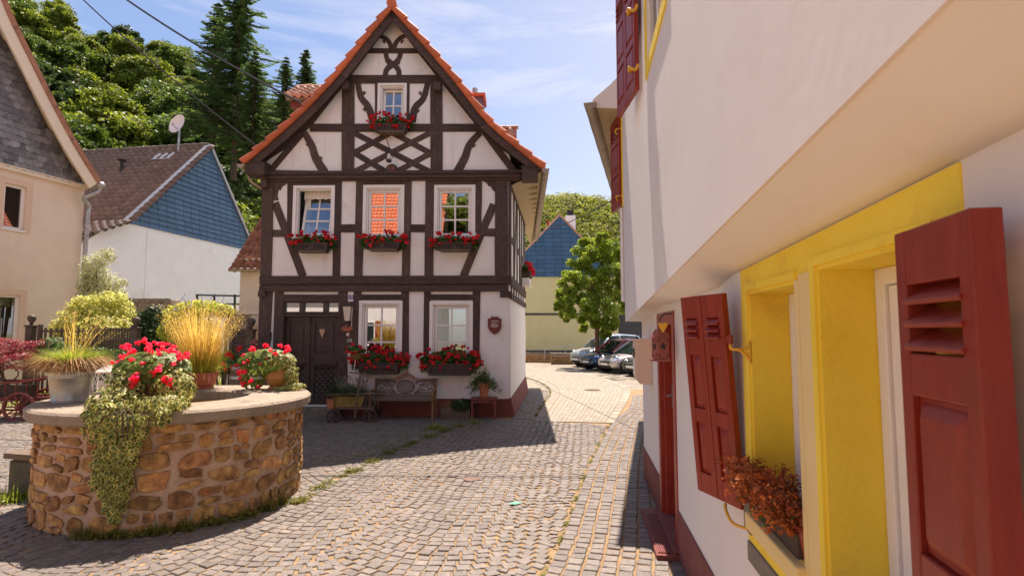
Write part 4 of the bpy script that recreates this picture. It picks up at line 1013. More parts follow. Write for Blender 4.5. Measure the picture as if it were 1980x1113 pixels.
for w_, zt_ in ((win1, wz1), (win2, wz1 + .03)):
    a0, a1 = w_[0] + .007, w_[1] - .007; mb = MB(); y0, y1 = -.235, -.17; fw = .055
    mb.box(a0, a0 + fw, y0, y1, sill1, zt_ - .013); mb.box(a1 - fw, a1, y0, y1, sill1, zt_ - .013); mb.box(a0 + fw, a1 - fw, y0, y1, zt_ - .013 - fw, zt_ - .013); mb.box(a0 + fw, a1 - fw, y0, y1, sill1, sill1 + fw)
    mb.box(a1 - fw - .05, a1 - fw - .004, y0 - .01, y1 - .012, sill1 + fw + .003, zt_ - .016 - fw); mb.box(a0 + fw + .004, a0 + fw + .05, y0 - .01, y1 - .012, sill1 + fw + .003, zt_ - .016 - fw)
    zm = (sill1 + zt_) / 2 + .1; mb.box(a0 + fw + .05, a1 - fw - .05, y0, y1 - .03, zm - .015, zm + .015); am = (a0 + a1) / 2; mb.box(am - .015, am + .015, y0 + .001, y1 - .029, sill1 + fw, zm - .016); mb.box(am - .015, am + .015, y0 + .001, y1 - .029, zm + .016, zt_ - .014 - fw)
    wo_ = mb.build('window', WHITEP, rh, bevel=.004)
    for za, zb in ((sill1 + fw, zm - .016), (zm + .016, zt_ - .02 - fw)):
        for xa, xb in ((a0 + fw, am - .015), (am + .015, a1 - fw)): MB().add([(xb, y0 + .02, za), (xa, y0 + .02, za), (xa, y0 + .02, zb), (xb, y0 + .02, zb)], [(0, 1, 2, 3)]).build('pane', GLASS, wo_)
    mb = MB(); mb.add([(a1, -.32, sill1), (a0, -.32, sill1), (a0, -.32, zt_), (a1, -.32, zt_)], [(0, 1, 2, 3)]); mb.build('curtain', CURTAIN, wo_)
# door
d0, d1 = doorx; mb = MB()
mb.box(d1 - .09, d1 + .03, -.12, .012, .08, ZD + .02); mb.box(d0 - .03, d0 + .09, -.12, .012, .08, ZD + .02); mb.box(d0 + .09, d1 - .09, -.12, .010, ZD - .10, ZD + .02)
mb.box(d1 - .13, d1 - .09, -.15, -.03, .08, ZD - .1); mb.box(d0 + .09, d0 + .13, -.15, -.03, .08, ZD - .1)
dr_ = mb.build('door', REDDOOR, rh, bevel=.006)
mb = MB(); mb.box(d0 + .13, d1 - .13, -.2, -.12, .08, ZD - .1)
for za, zb in ((.2, .85), (.98, 1.28)): mb.box(d0 + .24, d1 - .24, -.12, -.10, za, zb)
mb.build('door_leaf', REDDOOR, dr_, bevel=.008)
mb = MB(); mb.box(d0 + .22, d1 - .22, -.119, -.10, 1.38, 1.86); mb.build('door_glass', CARGLASS, dr_)
mb = MB(); mb.box(d1 - .21, d1 - .15, -.12, -.10, 1.14, 1.36); mb.tube([(d1 - .18, -.11, 1.26), (d1 - .18, -.05, 1.26), (d1 - .28, -.045, 1.26)], .011, 6); mb.build('door_handle', ZINC, dr_)
mb = MB(); mb.box(d0 - .12, d1 + .12, -.1, .20, 0, .06); mb.box(d0 - .10, d1 + .10, -.1, .06, .0601, .085); st_ = mb.build('door_step', REDPLINTH, rh, bevel=.01)
mb = MB(); mb.box(d0 - .08, d1 + .08, .065, .185, .0605, .070)
for i in range(7):
    for j in range(44): mb.box(d0 - .07 + j * .0225, d0 - .07 + j * .0225 + .012, .07 + i * .016, .07 + i * .016 + .009, .0701, .075)
mb.build('foot_grate', DARKRED, st_)
# ---- shutters
def shutter(root, pts, cols_, zt_, zb_, th=.045, nm='shutter', label=None, lean=0):
    # pts: hinge and free end in house coordinates (along wall, out)
    (ax, ay), (bx, by) = pts; L_ = math.hypot(bx - ax, by - ay); ang = math.atan2(by - ay, bx - ax)
    M = Matrix.Translation((ax, ay, zb_)) @ Matrix.Rotation(ang, 4, 'Z') @ Matrix.Rotation(lean, 4, 'X'); H = zt_ - zb_; st = .042
    f = MB(); xs = [0, L_]; pw = L_ / cols_
    for c_ in range(cols_):
        x0, x1 = c_ * pw + .003, (c_ + 1) * pw - .003
        f.box(x0, x0 + st, 0, th, 0, H, M); f.box(x1 - st, x1, 0, th, 0, H, M)
        for za, zb in ((0, .11), (H * .36, H * .36 + .075), (H * .70, H * .70 + .09), (H - .12, H)): f.box(x0 + st, x1 - st, .0, th - .001, za, zb, M)
        f.box(x0 + st, x1 - st, .012, th - .015, .11, H * .36, M); f.box(x0 + st, x1 - st, .012, th - .015, H * .36 + .075, H * .70, M)
        for za, zb in ((.11, H * .36), (H * .36 + .075, H * .70)):
            f.add([M @ Vector(p) for p in ((x0 + st + .012, th - .014, za + .014), (x1 - st - .012, th - .014, za + .014), (x1 - st - .012, th - .014, zb - .014), (x0 + st + .012, th - .014, zb - .014), (x0 + st + .034, th + .001, za + .04), (x1 - st - .034, th + .001, za + .04), (x1 - st - .034, th + .001, zb - .04), (x0 + st + .034, th + .001, zb - .04))], [(0, 1, 5, 4), (1, 2, 6, 5), (2, 3, 7, 6), (3, 0, 4, 7), (4, 5, 6, 7)])
    S = f.build(nm, RED, root, bevel=.004)
    if label: S['label'] = label
    for c_ in range(cols_):
        x0, x1 = c_ * pw + .003 + st, (c_ + 1) * pw - .003 - st; z0, z1 = H * .70 + .09, H - .12
        for k in range(3):
            zc = z0 + (z1 - z0) * (k + .5) / 3 + .01; q = MB(); q.box(x0 - .008, x1 + .008, -.042, .042, -.006, .006, M @ Matrix.Translation((0, th / 2, zc)) @ Matrix.Rotation(RAD(-38), 4, 'X')); q.build('louvre', RED, S, bevel=.003)
    return S
def loc(X, Y): dx, dy = X - .81, Y; return dx * RF.c + dy * RF.s, -dx * RF.s + dy * RF.c
# far shutter of the first window: swung half open; hinge near, free end away from the camera
S1H = loc(1.158, 2.815); S1F = loc(1.06, 3.175)
s1 = shutter(rh, (S1H, S1F), 2, 2.095, 1.03, th=.036, lean=RAD(-4.4))
s2 = shutter(rh, (loc(.868, .97), loc(.926, 1.255)), 1, 2.12, .93, th=.055)
s3 = shutter(rh, (loc(1.185, 5.02), loc(1.15, 5.72)), 2, uwz + 1.25, uwz - .05)
# hinges and hooks
def hook(pt, z, ln=.1):
    a, o = pt; mb = MB(); mb.tube(bez([(a, o, z), (a - .05, o + .02, z + .005), (a - .10, o + .01, z - .03), (a - .14, o - .015, z - .10)], 4), .009, 6); mb.tube([(a - .14, .0, z - .02), (a - .14, .03, z - .02), (a - .14, .05, z - .05)], .009, 6); mb.box(a - .15, a - .13, .0, .012, z - .1, z + .02); mb.build('shutter_hook', YHOOK, rh, smooth=True)
for z in (1.86, 1.22):
    ha, ho = S1H; mb = MB(); mb.box(ha - .12, ha + .012, .075, .10, z - .017, z + .017); mb.tube([(ha - .12, .088, z - .022), (ha - .12, .088, z + .022)], .013, 8); mb.build('strap_hinge', RED, rh)
    mb = MB(); mb.tube(bez([(ha - .12, .088, z - .02), (ha - .125, .086, z - .045), (ha - .14, .05, z - .05), (ha - .15, .012, z - .09)], 4), .008, 6); mb.tube([(ha - .11, .05, z - .05), (ha - .15, .01, z - .035)], .007, 6); mb.box(ha - .165, ha - .14, .006, .014, z - .11, z - .01); mb.build('shutter_hook', YHOOK, rh, smooth=True)
mb = MB(); ha, ho = S1H; mb.tube(bez([(ha + .02, .10, 1.045), (ha - .03, .11, 1.03), (ha - .07, .09, .985), (ha - .12, .03, .975)], 4), .008, 6); mb.build('shutter_stay', YHOOK, rh, smooth=True)
mb = MB(); fx_, fy_ = S1F; mb.tube([(fx_ + .03 * math.sin(t * .628), fy_ + .012, 1.50 + .03 * math.cos(t * .628)) for t in range(10)], .004, 5, closed=True); mb.build('shutter_ring', IRON, rh)
for z in (uwz + .18, uwz + .75):
    ha, ho = loc(1.185, 5.02); mb = MB(); mb.tube(bez([(ha + .12, ho + .06, z + .02), (ha + .03, ho + .09, z), (ha - .02, ho + .04, z - .05), (ha - .08, ho + .02, z - .03)], 4), .016, 6); mb.lathe([(.035, 0), (.035, .03)], 10, (ha + .12, ho + .065, z)); mb.build('shutter_hook', YHOOK, rh, smooth=True)
# upper window
mb = MB(); a0, a1 = uw; zt_ = uwz + 1.2; yo = JO + .012
mb.box(a0 - .1, a1 + .07, yo, yo + .014, uwz - .10, uwz); mb.box(a1, a1 + .07, yo, yo + .0139, uwz + .0001, zt_); mb.box(a0 - .1, a0, yo, yo + .0139, uwz + .0001, zt_); mb.build('upper_surround', YELLOW, rh)
mb = MB(); mb.box(a0, a0 + .07, yo - .08, yo - .02, uwz, zt_); mb.box(a1 - .07, a1, yo - .08, yo - .02, uwz, zt_); mb.box(a0 + .07, a1 - .07, yo - .08, yo - .02, uwz, uwz + .07); mb.box((a0 + a1) / 2 - .03, (a0 + a1) / 2 + .03, yo - .08, yo - .02, uwz + .07, zt_); up_w = mb.build('upper_window', WHITEP, rh)
MB().add([(a1, yo - .05, uwz), (a0, yo - .05, uwz), (a0, yo - .05, zt_), (a1, yo - .05, zt_)], [(0, 1, 2, 3)]).build('pane', CARGLASS, up_w)

# ================================================================== neighbour house beyond the bend on the right
B0 = RF.w(J_END + .03, JO - .02, 0); nang = math.pi / 2 - RAD(14.3)
NF = Frame((B0.x, B0.y), nang)
nh = thing('bend_house', 'neighbouring house beyond the bend with brown gutter, boxed eave and red shutters', 'house', (B0.x, B0.y, 0), nang)
ZE = 5.0; def_len = 6.8
ea = Vector((1.06, 7.38)); la = (ea.x - B0.x) * NF.c + (ea.y - B0.y) * NF.s; lo = -(ea.x - B0.x) * NF.s + (ea.y - B0.y) * NF.c
mb = MB(); mb.box(.02, def_len, -4.5, -.0, 2.25, ZE + .05); mb.box(.03, def_len, -4.5, -.22, 0, 2.249); mb.build('wall', PLASTER2, nh)
mb = MB(); mb.add([(la + .1, lo - .08, ZE - .03), (def_len, lo - .08, ZE - .03), (def_len, -.01, ZE - .10), (la + .1, -.01, ZE - .10)], [(0, 3, 2, 1)]); mb.build('soffit', TAN, nh)
mb = MB(); mb.prism([(lo - .03, ZE - .04), (-.05, ZE - .11), (-.05, ZE + .42), (lo - .03, ZE + .06)], la + .06, la + .1, 'yz'); mb.build('eave_end', PLASTER2, nh, bevel=.004)
mb = MB(); mb.prism([(lo - .06, ZE + .065), (-2.3, ZE + 2.5), (-4.6, ZE + .1), (-4.6, ZE), (-2.3, ZE + 2.4), (lo - .06, ZE - .02)], la + .08, def_len, 'yz'); mb.build('roof', TILEBROWN, nh)
vs = []; fs = []; NG = 16
for i in range(NG + 1):
    for j in range(9): a = math.pi * j / 8; rj = .085 if i % 2 else .089; vs.append((la + (def_len - la) * i / NG, lo + math.cos(a) * rj, ZE - math.sin(a) * rj * 1.1))
for i in range(NG):
    for j in range(8): fs.append((i * 9 + j, i * 9 + j + 1, (i + 1) * 9 + j + 1, (i + 1) * 9 + j))
fs.append(tuple(range(9))); MB().add(vs, fs).build('gutter', GUTTER, nh)
shutter(nh, ((.05, .04), (.52, .19)), 1, 4.92, 3.62)
mb = MB(); mb.box(.0, .04, .002, .05, 3.6, 4.95); mb.build('window_surround', YELLOW, nh)
for z in (3.75, 4.7): mb = MB(); mb.tube(bez([(.02, .03, z), (.12, .13, z + .02), (.16, .10, z - .06)], 4), .014, 6); mb.build('shutter_hook', YHOOK, nh, smooth=True)
mb = MB(); mb.tube([(.06, .05, 2.3), (.06, .05, 3.58)], .035, 8); mb.build('downpipe', WHITEP, nh)

# ---- letterbox, lantern, planter on the right house
q = RF.w(W(1262, 700)[0] + .02, .0, 1.30)
t = thing('letterbox', 'tall cream metal letterbox with peeling paint beside the red door', 'letterbox', q, math.pi / 2 - PHI)
mb = MB(); mb.prism([(.0, 0), (.14, 0), (.19, .08), (.19, .49), (0, .5)], 0, .30, 'yz'); mb.build('box', mat('peeling_cream_paint', (.68, .50, .38), (.74, .56, .44), 7, .55, .1, 30, dirt=((.10, .05, .03), 17, .64)), t, bevel=.008)
mb = MB(); mb.box(.06, .24, .19, .196, .30, .40); mb.build('slot', BLACKM, t); mb = MB(); mb.box(.05, .25, .19, .195, .10, .28); mb.build('label_plate', WHITEP, t)
mb = MB(); mb.box(-.005, .305, 0, .20, .49, .51); mb.box(-.004, .0, .02, .17, .44, .47); mb.build('lid', MATS['peeling_cream_paint'], t, bevel=.004)
la_ = W(1279, 668, .13); q = RF.w(la_[0], .14, la_[1] - .13)
t = thing('star_lantern', 'small dark red metal lantern with a star cut out, hanging at the red door', 'lantern', q, math.pi / 2 - PHI + RAD(20))
lm = mat('red_brown_metal', (.26, .07, .05), (.34, .10, .07), 8, .55, .2, 40)
mb = MB(); s_ = .064; mb.box(-s_, s_, -s_, s_, 0, .02); mb.box(-s_ + .012, s_ - .012, -s_ + .012, s_ - .012, .021, .20); 
mb.add([(-s_, -s_, .2), (s_, -s_, .2), (s_, s_, .2), (-s_, s_, .2), (-.03, -.03, .27), (.03, -.03, .27), (.03, .03, .27), (-.03, .03, .27)], [(0, 1, 5, 4), (1, 2, 6, 5), (2, 3, 7, 6), (3, 0, 4, 7), (4, 5, 6, 7), (3, 2, 1, 0)]); mb.build('housing', lm, t, bevel=.003)
def star(cx, cz, r): return [(cx + (r if k % 2 == 0 else r * .42) * math.sin(k * math.pi / 5), cz + (r if k % 2 == 0 else r * .42) * math.cos(k * math.pi / 5)) for k in range(10)]
mb = MB()
for cx, cz, r in ((0, .125, .036), (-.034, .055, .012), (.032, .05, .012), (-.036, .17, .010), (.036, .175, .010)):
    mb.prism(star(cx, cz, r), -s_ + .009, -s_ + .0125, 'yz')
    mb.prism(star(cx, cz, r), s_ - .0125, s_ - .009)
mb2 = MB()
for cx, cz, r in ((0, .125, .036), (-.034, .055, .012), (.032, .05, .012), (-.036, .17, .010), (.036, .175, .010)): mb2.prism(star(cx, cz, r), -s_ + .0095, -s_ + .0121, 'yz'); mb2.prism(star(cx, cz, r), s_ - .0121, s_ - .0095)
mb2.build('star_cutout', BLACKM, t)
mb = MB(); mb.tube([(0, 0, .27), (0, 0, .36), (0, -.05, .40), (.0, -.12, .40)], .006, 5); mb.build('hanger', IRON, t)
hh = [(x * .62, z * .62) for x, z in [(0, -.09), (-.05, -.01), (-.052, .025), (-.03, .04), (0, .02), (.03, .04), (.052, .025), (.05, -.01)]]
o = MB().prism([(x * 1.1, z * 1.1) for x, z in hh], -.012, .012, 'yz').build('yellow_heart', YHOOK, bevel=.006); o.location = RF.w(la_[0] - .11, .13, la_[1] + .17); o.rotation_euler = (0, 0, math.pi / 2 - PHI)
tag(o, 'small ochre heart hanging above the star lantern at the red door', 'ornament')
# autumn planter in the first window
q = RF.w((win1[0] + win1[1]) / 2 + .03, -.04, sill1 - .004)
t = thing('sedum_planter', 'dark window planter full of rusty red sedum on the yellow sill', 'planter', q, math.pi / 2 - PHI)
mb = MB(); mb.box(-.27, .27, -.09, .055, 0, .10); mb.build('trough', PLANTER, t, bevel=.008)
mb = MB()
for i in range(80):
    c_ = Vector((U(-.27, .33), U(-.05, .13), .10)); tipz = U(.05, .20) * (1 - .3 * abs(c_.x) / .3); tp = c_ + Vector((U(-.05, .08), U(-.01, .09), tipz))
    mb.tube([c_, c_.lerp(tp, .5) + Vector((0, .02, .03)), tp], .004, 4)
    for k in range(34): leaf(mb, tp + rvec() * U(.005, .045), rvec() + Vector((0, 0, .8)), U(.005, .010), random.random(), .7)
    for k in range(10): leaf(mb, c_.lerp(tp, U(.1, .9)) + rvec() * .03, rvec(), U(.008, .016), random.random(), .6)
mb.build('sedum_foliage', SEDUM, t)
fl = MB()
for i in range(95):
    c_ = Vector((U(-.28, .36), U(.0, .17), U(.08, .24)))
    for k in range(14): leaf(fl, c_ + rvec() * U(.004, .024), rvec() + Vector((0, .5, .8)), U(.006, .011), random.random(), .7)
gl = MB()
for i in range(420): leaf(gl, Vector((U(-.28, .34), U(-.05, .16), U(.08, .19))), rvec() + Vector((0, .3, .6)), U(.008, .016), random.random(), .6)
gl.build('green_leaf', LEAF_G, t)
fl.build('orange_blossom', mat('orange_blossom', (.60, .15, .03), (.74, .28, .06), 12, .6, tone=.5, trans=.3), t)
q = RF.w(win1[0] + .05, -.05, sill1 - .004)
t = thing('flower_pot', 'small red plastic flower pot at the near corner of the yellow window', 'pot', q); mb = MB(); mb.lathe([(.045, 0), (.062, .11), (.068, .11), (.068, .125), (.055, .125), (.05, .10), (0, .10)], 18, cap=False); mb.build('pot', RED, t, smooth=False)
mb = MB(); blob(mb, (0, 0, .16), (.08, .08, .05), 160, .018); mb.build('foliage', SEDUM, t)

# ================================================================== house behind the camera (seen in the windows as a reflection)
bh = thing('opposite_house', 'house across the square with orange tiled roof and white wall, mirrored in the windows', 'house', (-10.9, -8.2, 0))
mb = MB(); mb.box(-4.6, 5.2, -6, 0, 0, 4.6); mb.build('wall', PLASTER2, bh)
mb = MB(); mb.prism([(.45, 4.45), (-4.2, 12.2), (-8.9, 4.45), (-8.9, 4.3), (-4.2, 12.0), (.45, 4.3)], -4.8, 5.4, 'yz'); mb.build('roof', TILE, bh)
mb = MB()
for k in range(30):
    t_ = k / 30; y = .45 - 4.65 * t_; z = 4.47 + 7.73 * t_; mb.box(-4.8, 5.4, y - .02, y + .03, z + .0, z + .045)
    for j in range(42):
        xx = -4.8 + j * .243; mb.add([(xx, y + .02, z + .02), (xx + .12, y + .02, z + .09), (xx + .24, y + .02, z + .02), (xx, y - .11, z + .21), (xx + .12, y - .11, z + .27), (xx + .24, y - .11, z + .21)], [(0, 1, 4, 3), (1, 2, 5, 4)])
mb.build('roof_tile', TILE, bh, kind='stuff')
for x in (-2.6, 1.2):
    mb = MB(); mb.box(x - .45, x + .45, .0, .03, 1.0, 2.5); w__ = mb.build('window', WHITEP, bh); mb = MB(); mb.box(x - .38, x + .38, .031, .036, 1.08, 2.42); mb.build('pane', CARGLASS, w__)
    for s_ in (-1, 1): mb = MB(); mb.box(x + s_ * .68 - .22, x + s_ * .68 + .22, .0, .05, .98, 2.52); mb.build('shutter', RED, bh)
# ================================================================== LEFT: pink house with slate-hung gable
pc = P(150, 600, 17.6)
# use a frame whose x runs along the wall away from the camera and y to the left (into the house)
PF = Frame((pc.x, pc.y), math.pi / 2 - RAD(13.5))
ph = thing('pink_house', 'pink rendered house at the left edge with grey slate-hung gable', 'house', (pc.x, pc.y, 0), math.pi / 2 - RAD(13.5))
Q = PF.px
zs = Q(150, 357)[1]; xe = 0.0
pw1 = (Q(9, 360)[0], Q(52, 360)[0], Q(50, 447)[1], Q(50, 362)[1]); pw2 = (Q(-6, 600)[0] - .7, Q(38, 600)[0], Q(30, 664)[1], Q(30, 570)[1])
mb = MB()
for p in cut([[(-7, 0), (xe, 0), (xe, zs), (-7, zs)]], [pw1, pw2]): mb.prism(p, 0, .3)
mb.box(-.3, xe, .301, 7, 0, zs); mb.build('wall', PINK, ph)
vl = [Q(u, v, -.45) for u, v in ((-60, -170), (-20, -75), (18, 25), (60, 112), (105, 202), (150, 285), (192, 352))]
gx = [tuple(p) for p in bez(vl, 3)]
mb = MB(); gp = [(x - .22, z - .12) for x, z in gx if x - .22 < xe + .05]; mb.prism([(-7, zs), (xe + .02, zs)] + gp[::-1] + [(-7, gp[0][1] + 1)], -.03, .28); mb.build('gable_board', BLACKM, ph)
sl_me = []
for i in range(5):
    mb = MB(); w_, h_ = .27, .30; poly = [(0, h_), (0, .06 + U(-.01, .01)), (.05, .012), (.13, 0 + U(0, .01)), (.22, .03), (w_, .09), (w_, h_)]; vs = []
    for y_, f_ in ((-.012, 1), (0, 1)): vs += [(x, (y_ * 2.2) - .034 * (1 - z / h_), z) for x, z in poly]
    n = len(poly); mb.add(vs, [tuple(range(n))] + [(i_, i_ + n, (i_ + 1) % n + n, (i_ + 1) % n) for i_ in range(n)]); sl_me.append(mb.mesh('slate', SLATE))
def in_gable(x, z):
    if x > xe - .1: return False
    for i in range(len(gx) - 1):
        (xa, za), (xb, zb) = gx[i], gx[i + 1]
        if xa <= x + .22 <= xb: return z < za + (zb - za) * (x + .22 - xa) / (xb - xa) - .2
    return x + .22 < gx[0][0]
cand = []
r_ = 0; z = zs - .02
while z < zs + 6:
    x = -5.2 + (r_ % 2) * .11
    while x < .2:
        zz = z + (x + 5) * -.0
        if in_gable(x + .2, zz): cand.append((x, zz))
        x += .215
    z += .19; r_ += 1
cand.sort(key=lambda p: -p[0] + .2 * (p[1] - zs)); rest = MB()
for i, (x, z) in enumerate(cand):
    if i < 298: inst(random.choice(sl_me), 'slate', ph, (x, -.04, z), (U(-.02, .02), U(-.05, .05), U(-.04, .04)))
    else: rest.add([(x, -.06, z), (x + .25, -.06, z), (x + .25, -.045, z + .29), (x, -.045, z + .29)], [(0, 1, 2, 3)])
if rest.v: rest.build('upper_slate', SLATE, ph, kind='stuff')
# verge: cream board and tile edge
for (a, b, y0, y1, m, nm, l0, l1) in ((0, 0, -.47, .0, CREAM, 'verge_board', -.42, -.10), (0, 0, -.50, .6, TILEOLD, 'verge_tiles', -.10, .05)):
    mb = MB(); up_ = roof_shell(gx, l1, 0, 0, 1); dn_ = roof_shell(gx, l0, 0, 0, 1); mb.prism(up_ + dn_[::-1], y0, y1 if m is not CREAM else -.40); mb.build(nm, m, ph)
mb = MB(); up_ = roof_shell(gx, -.11, 0, 0, 1); dn_ = roof_shell(gx, -.16, 0, 0, 1); mb.prism(up_ + dn_[::-1], -.399, -.0); mb.build('verge_soffit', CREAM, ph)
mb = MB(); up_ = roof_shell(gx, .04, 0, 0, 1); dn_ = roof_shell(gx, -.1, 0, 0, 1); mb.prism(up_ + dn_[::-1], .601, 7.5); mb.build('roof', TILEOLD, ph)
mb = MB(); mb.box(-7, xe + .03, -.09, .0, zs - .10, zs + .0); mb.box(-7, xe + .05, -.11, .0, zs + .0001, zs + .035); mb.build('slate_drip', CREAM, ph)
q0 = Q(196, 352, -.45); mb = MB(); mb.box(xe - .04, q0[0] - .18, -.40, .35, zs - .0, zs + .36); mb.build('eave_box', WHITEP, ph, bevel=.006)
mb = MB(); gx1, gz1 = q0[0] - .02, q0[1] - .1
mb.tube([(gx1, -.55, gz1), (gx1, 7, gz1)], .09, 8); mb.tube(bez([(gx1, -.40, gz1 - .05), (gx1 - .02, -.38, gz1 - .22), (gx1 - .35, -.25, gz1 - .50), (xe + .06, -.14, gz1 - .75), (xe + .03, -.13, gz1 - 1.3), (xe + .03, -.13, .3)], 5), .065, 10); mb.build('downpipe', ZINC, ph, smooth=True)
def simple_window(root, r, m=WHITEP, depth=.1, mull=False):
    x0, x1, z0, z1 = r; mb = MB(); f = .075
    mb.box(x0, x0 + f, depth - .03, depth + .04, z0, z1); mb.box(x1 - f, x1, depth - .03, depth + .04, z0, z1); mb.box(x0 + f, x1 - f, depth - .03, depth + .04, z0, z0 + f); mb.box(x0 + f, x1 - f, depth - .03, depth + .04, z1 - f, z1)
    mb.box(x0 - .03, x1 + .03, -.04, depth - .031, z0 - .05, z0)
    w_ = mb.build('window', m, root)
    MB().add([(x0, depth, z0), (x1, depth, z0), (x1, depth, z1), (x0, depth, z1)], [(0, 1, 2, 3)]).build('pane', glass_dark, w_)
    return w_
glass_dark = glass_mat('dark_window_glass', (.10, .10, .10), .22)
for r in (pw1, pw2):
    simple_window(ph, r); mb = MB(); x0, x1, z0, z1 = r
    for a, b, c_, d in ((x0 - .17, x0 - .0, z0 - .06, z1 + .16), (x1 + .0, x1 + .17, z0 - .06, z1 + .16), (x0, x1, z1, z1 + .16)): mb.box(a, b, -.012, .0, c_, d)
    mb.build('window_surround', mat('peach_surround', (.64, .46, .34), (.70, .52, .40), 4, .85) if 'peach_surround' not in MATS else MATS['peach_surround'], ph)
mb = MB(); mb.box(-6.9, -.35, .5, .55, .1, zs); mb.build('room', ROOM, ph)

# ================================================================== white house with blue slate gable
BA = math.pi / 2 - RAD(80.5)
bc = P(283, 560, 22.0); BF = Frame((bc.x, bc.y), math.pi / 2 - RAD(9.4))
bl = thing('blue_gable_house', 'white house with blue slate gable and brown tiled roof below the wood', 'house', (bc.x, bc.y, 0), math.pi / 2 - RAD(9.4))
B = BF.px
apx = B(404, 285); sl0 = B(245, 437); sl1 = B(486, 481); ev = B(158, 468)
zsl = (sl0[1] + sl1[1]) / 2
mb = MB(); mb.prism([(ev[0], 0), (sl1[0] + .3, 0), (sl1[0] + .3, zsl), (sl0[0] + .0, zsl), (sl0[0] - .8, zsl - .25), (ev[0], ev[1] - .1)], 0, .3); mb.box(sl1[0], sl1[0] + .3, .301, 9, 0, zsl); mb.box(ev[0], ev[0] + .3, .301, 9, 0, ev[1] - .2); mb.build('wall', WHITEW, bl)
mb = MB(); mb.box(B(283, 500)[0] - .03, B(283, 500)[0] + .03, -.03, .0, 0, zsl - .1); z_ = B(400, 592)[1]; mb.box(B(283, 500)[0] + .03, sl1[0] + .3, -.02, .0, .0, z_); mb.build('wall_offset', WHITEW, bl)
mb = MB(); mb.prism([(sl0[0], zsl), (sl1[0] + .1, zsl), (apx[0], apx[1])], -.0, .28); mb.build('gable_board', BLACKM, bl)
# slate courses, piece by piece
def tri_slates(root, fr, ap, xl, xr, zb, cw, chh, m, limit=298, y=-.012, nm='slate'):
    pcs = []; z = zb; r_ = 0
    while z < ap[1] - .1:
        f0 = (z - zb) / (ap[1] - zb); xa = xl + (ap[0] - xl) * f0; xb = xr + (ap[0] - xr) * f0; f1 = min(1, (z + chh - zb) / (ap[1] - zb)); xa1 = xl + (ap[0] - xl) * f1; xb1 = xr + (ap[0] - xr) * f1
        x = xa - (r_ % 2) * cw * .5
        tri = [(xa, z), (xb, z), (xb1, z + chh * 1.0), (xa1, z + chh * 1.0)]
        while x < xb:
            p = clip(clip(tri, 1, 0, -(x + .008)), -1, 0, x + cw - .008)
            if len(p) > 2: pcs.append(p)
            x += cw
        z += chh; r_ += 1
    rest = MB()
    for i, p in enumerate(pcs):
        zlo = min(q[1] for q in p); zhi = max(q[1] for q in p); vs = [(x, y - .045 * (1 - (z_ - zlo) / max(chh, .01)) + U(-.003, .003), z_) for x, z_ in p]; vs2 = [(x, 0, z_) for x, z_ in p]; n = len(p)
        mb = MB() if i < limit else rest; mb.add(vs + vs2, [tuple(range(n)), *[(j, j + n, (j + 1) % n + n, (j + 1) % n) for j in range(n)]], random.random())
        if i < limit: mb.build(nm, m, root)
    if rest.v: rest.build('upper_' + nm, m, root, kind='stuff')
tri_slates(bl, BF, apx, sl0[0] + .1, sl1[0] + .1, zsl, .47, .215, SLATEB)
mb = MB()
for a, b in (((sl0[0] - .15, zsl - .05), (apx[0], apx[1] + .09)), ((apx[0], apx[1] + .09), (sl1[0] + .28, zsl - .08))): mb.prism(ribbon([a, b], .13), -.12, .1)
mb.build('verge_trim', ZINC, bl)
# main roof facing the square, tile by tile
RT = mat('brown_roof_deck', (.05, .035, .03), (.07, .05, .04), 5, .9)
dS = Vector((sl0[0] - apx[0], 0, zsl - apx[1])); Ls = dS.length; dS.normalize(); Yd = Vector((0, 1, 0))
ev3 = Vector((ev[0] - .25, 0, ev[1] + .05)); s0 = Vector((sl0[0], 0, zsl)); dE = (ev3 - s0); Le = dE.length; dE.normalize()
mb = MB(); A_ = Vector((apx[0], 0, apx[1] + .06)); lenR = 11
mb.add([A_, A_ + Yd * lenR, s0 + Yd * lenR + Vector((0, 0, .06)), s0 + Vector((0, 0, .06)), ev3 + Yd * lenR, ev3], [(0, 3, 2, 1), (3, 5, 4, 2)]); mb.add([A_, A_ + Yd * lenR, Vector((sl1[0] + .5, lenR, zsl - .3)), Vector((sl1[0] + .5, 0, zsl - .3))], [(0, 1, 2, 3)]); mb.build('roof_deck', RT, bl)
BT = s_tile_mesh(.36, .38, TILEBROWN)
n1 = int(Ls / .33); tiles = []
for r in range(n1 + 5):
    for c_ in range(30):
        if r < n1: p = A_ + dS * (r * .33); dd = dS
        else: p = s0 + Vector((0, 0, .06)) + dE * ((r - n1) * .33); dd = dE
        tiles.append((p + Yd * (c_ * .345 - .1), dd, c_, r))
tiles.sort(key=lambda t_: t_[2] + .02 * t_[3])
restm = MB(); k = 0
for p, dd, c_, r in tiles:
    nr = Yd.cross(-dd).normalized(); nr = nr if nr.z > 0 else -nr; xx = (-dd).cross(nr); Rm = Matrix((xx, -dd, nr)).transposed().to_4x4(); M = Matrix.Translation(p + nr * .04) @ Rm
    if k < 299: o = bpy.data.objects.new('roof_tile', BT); col.objects.link(o); o.parent = bl; o.matrix_local = M @ Matrix.Rotation(U(-.02, .02), 4, 'Z'); k += 1
    else:
        s_ = -1 if False else 1; vs = [M @ Vector(v.co) for v in BT.vertices]; restm.add(vs, [tuple(f.vertices) for f in BT.polygons], random.random())
restm.build('far_roof_tile', TILEBROWN, bl, smooth=True, kind='stuff')
for i in range(24): mb = MB(); mb.tube([tuple(A_ + Yd * (i * .42) + Vector((0, 0, .05))), tuple(A_ + Yd * (i * .42 + .44) + Vector((0, 0, .065)))], [.10, .12], 8); mb.build('ridge_tile', TILEBROWN, bl)
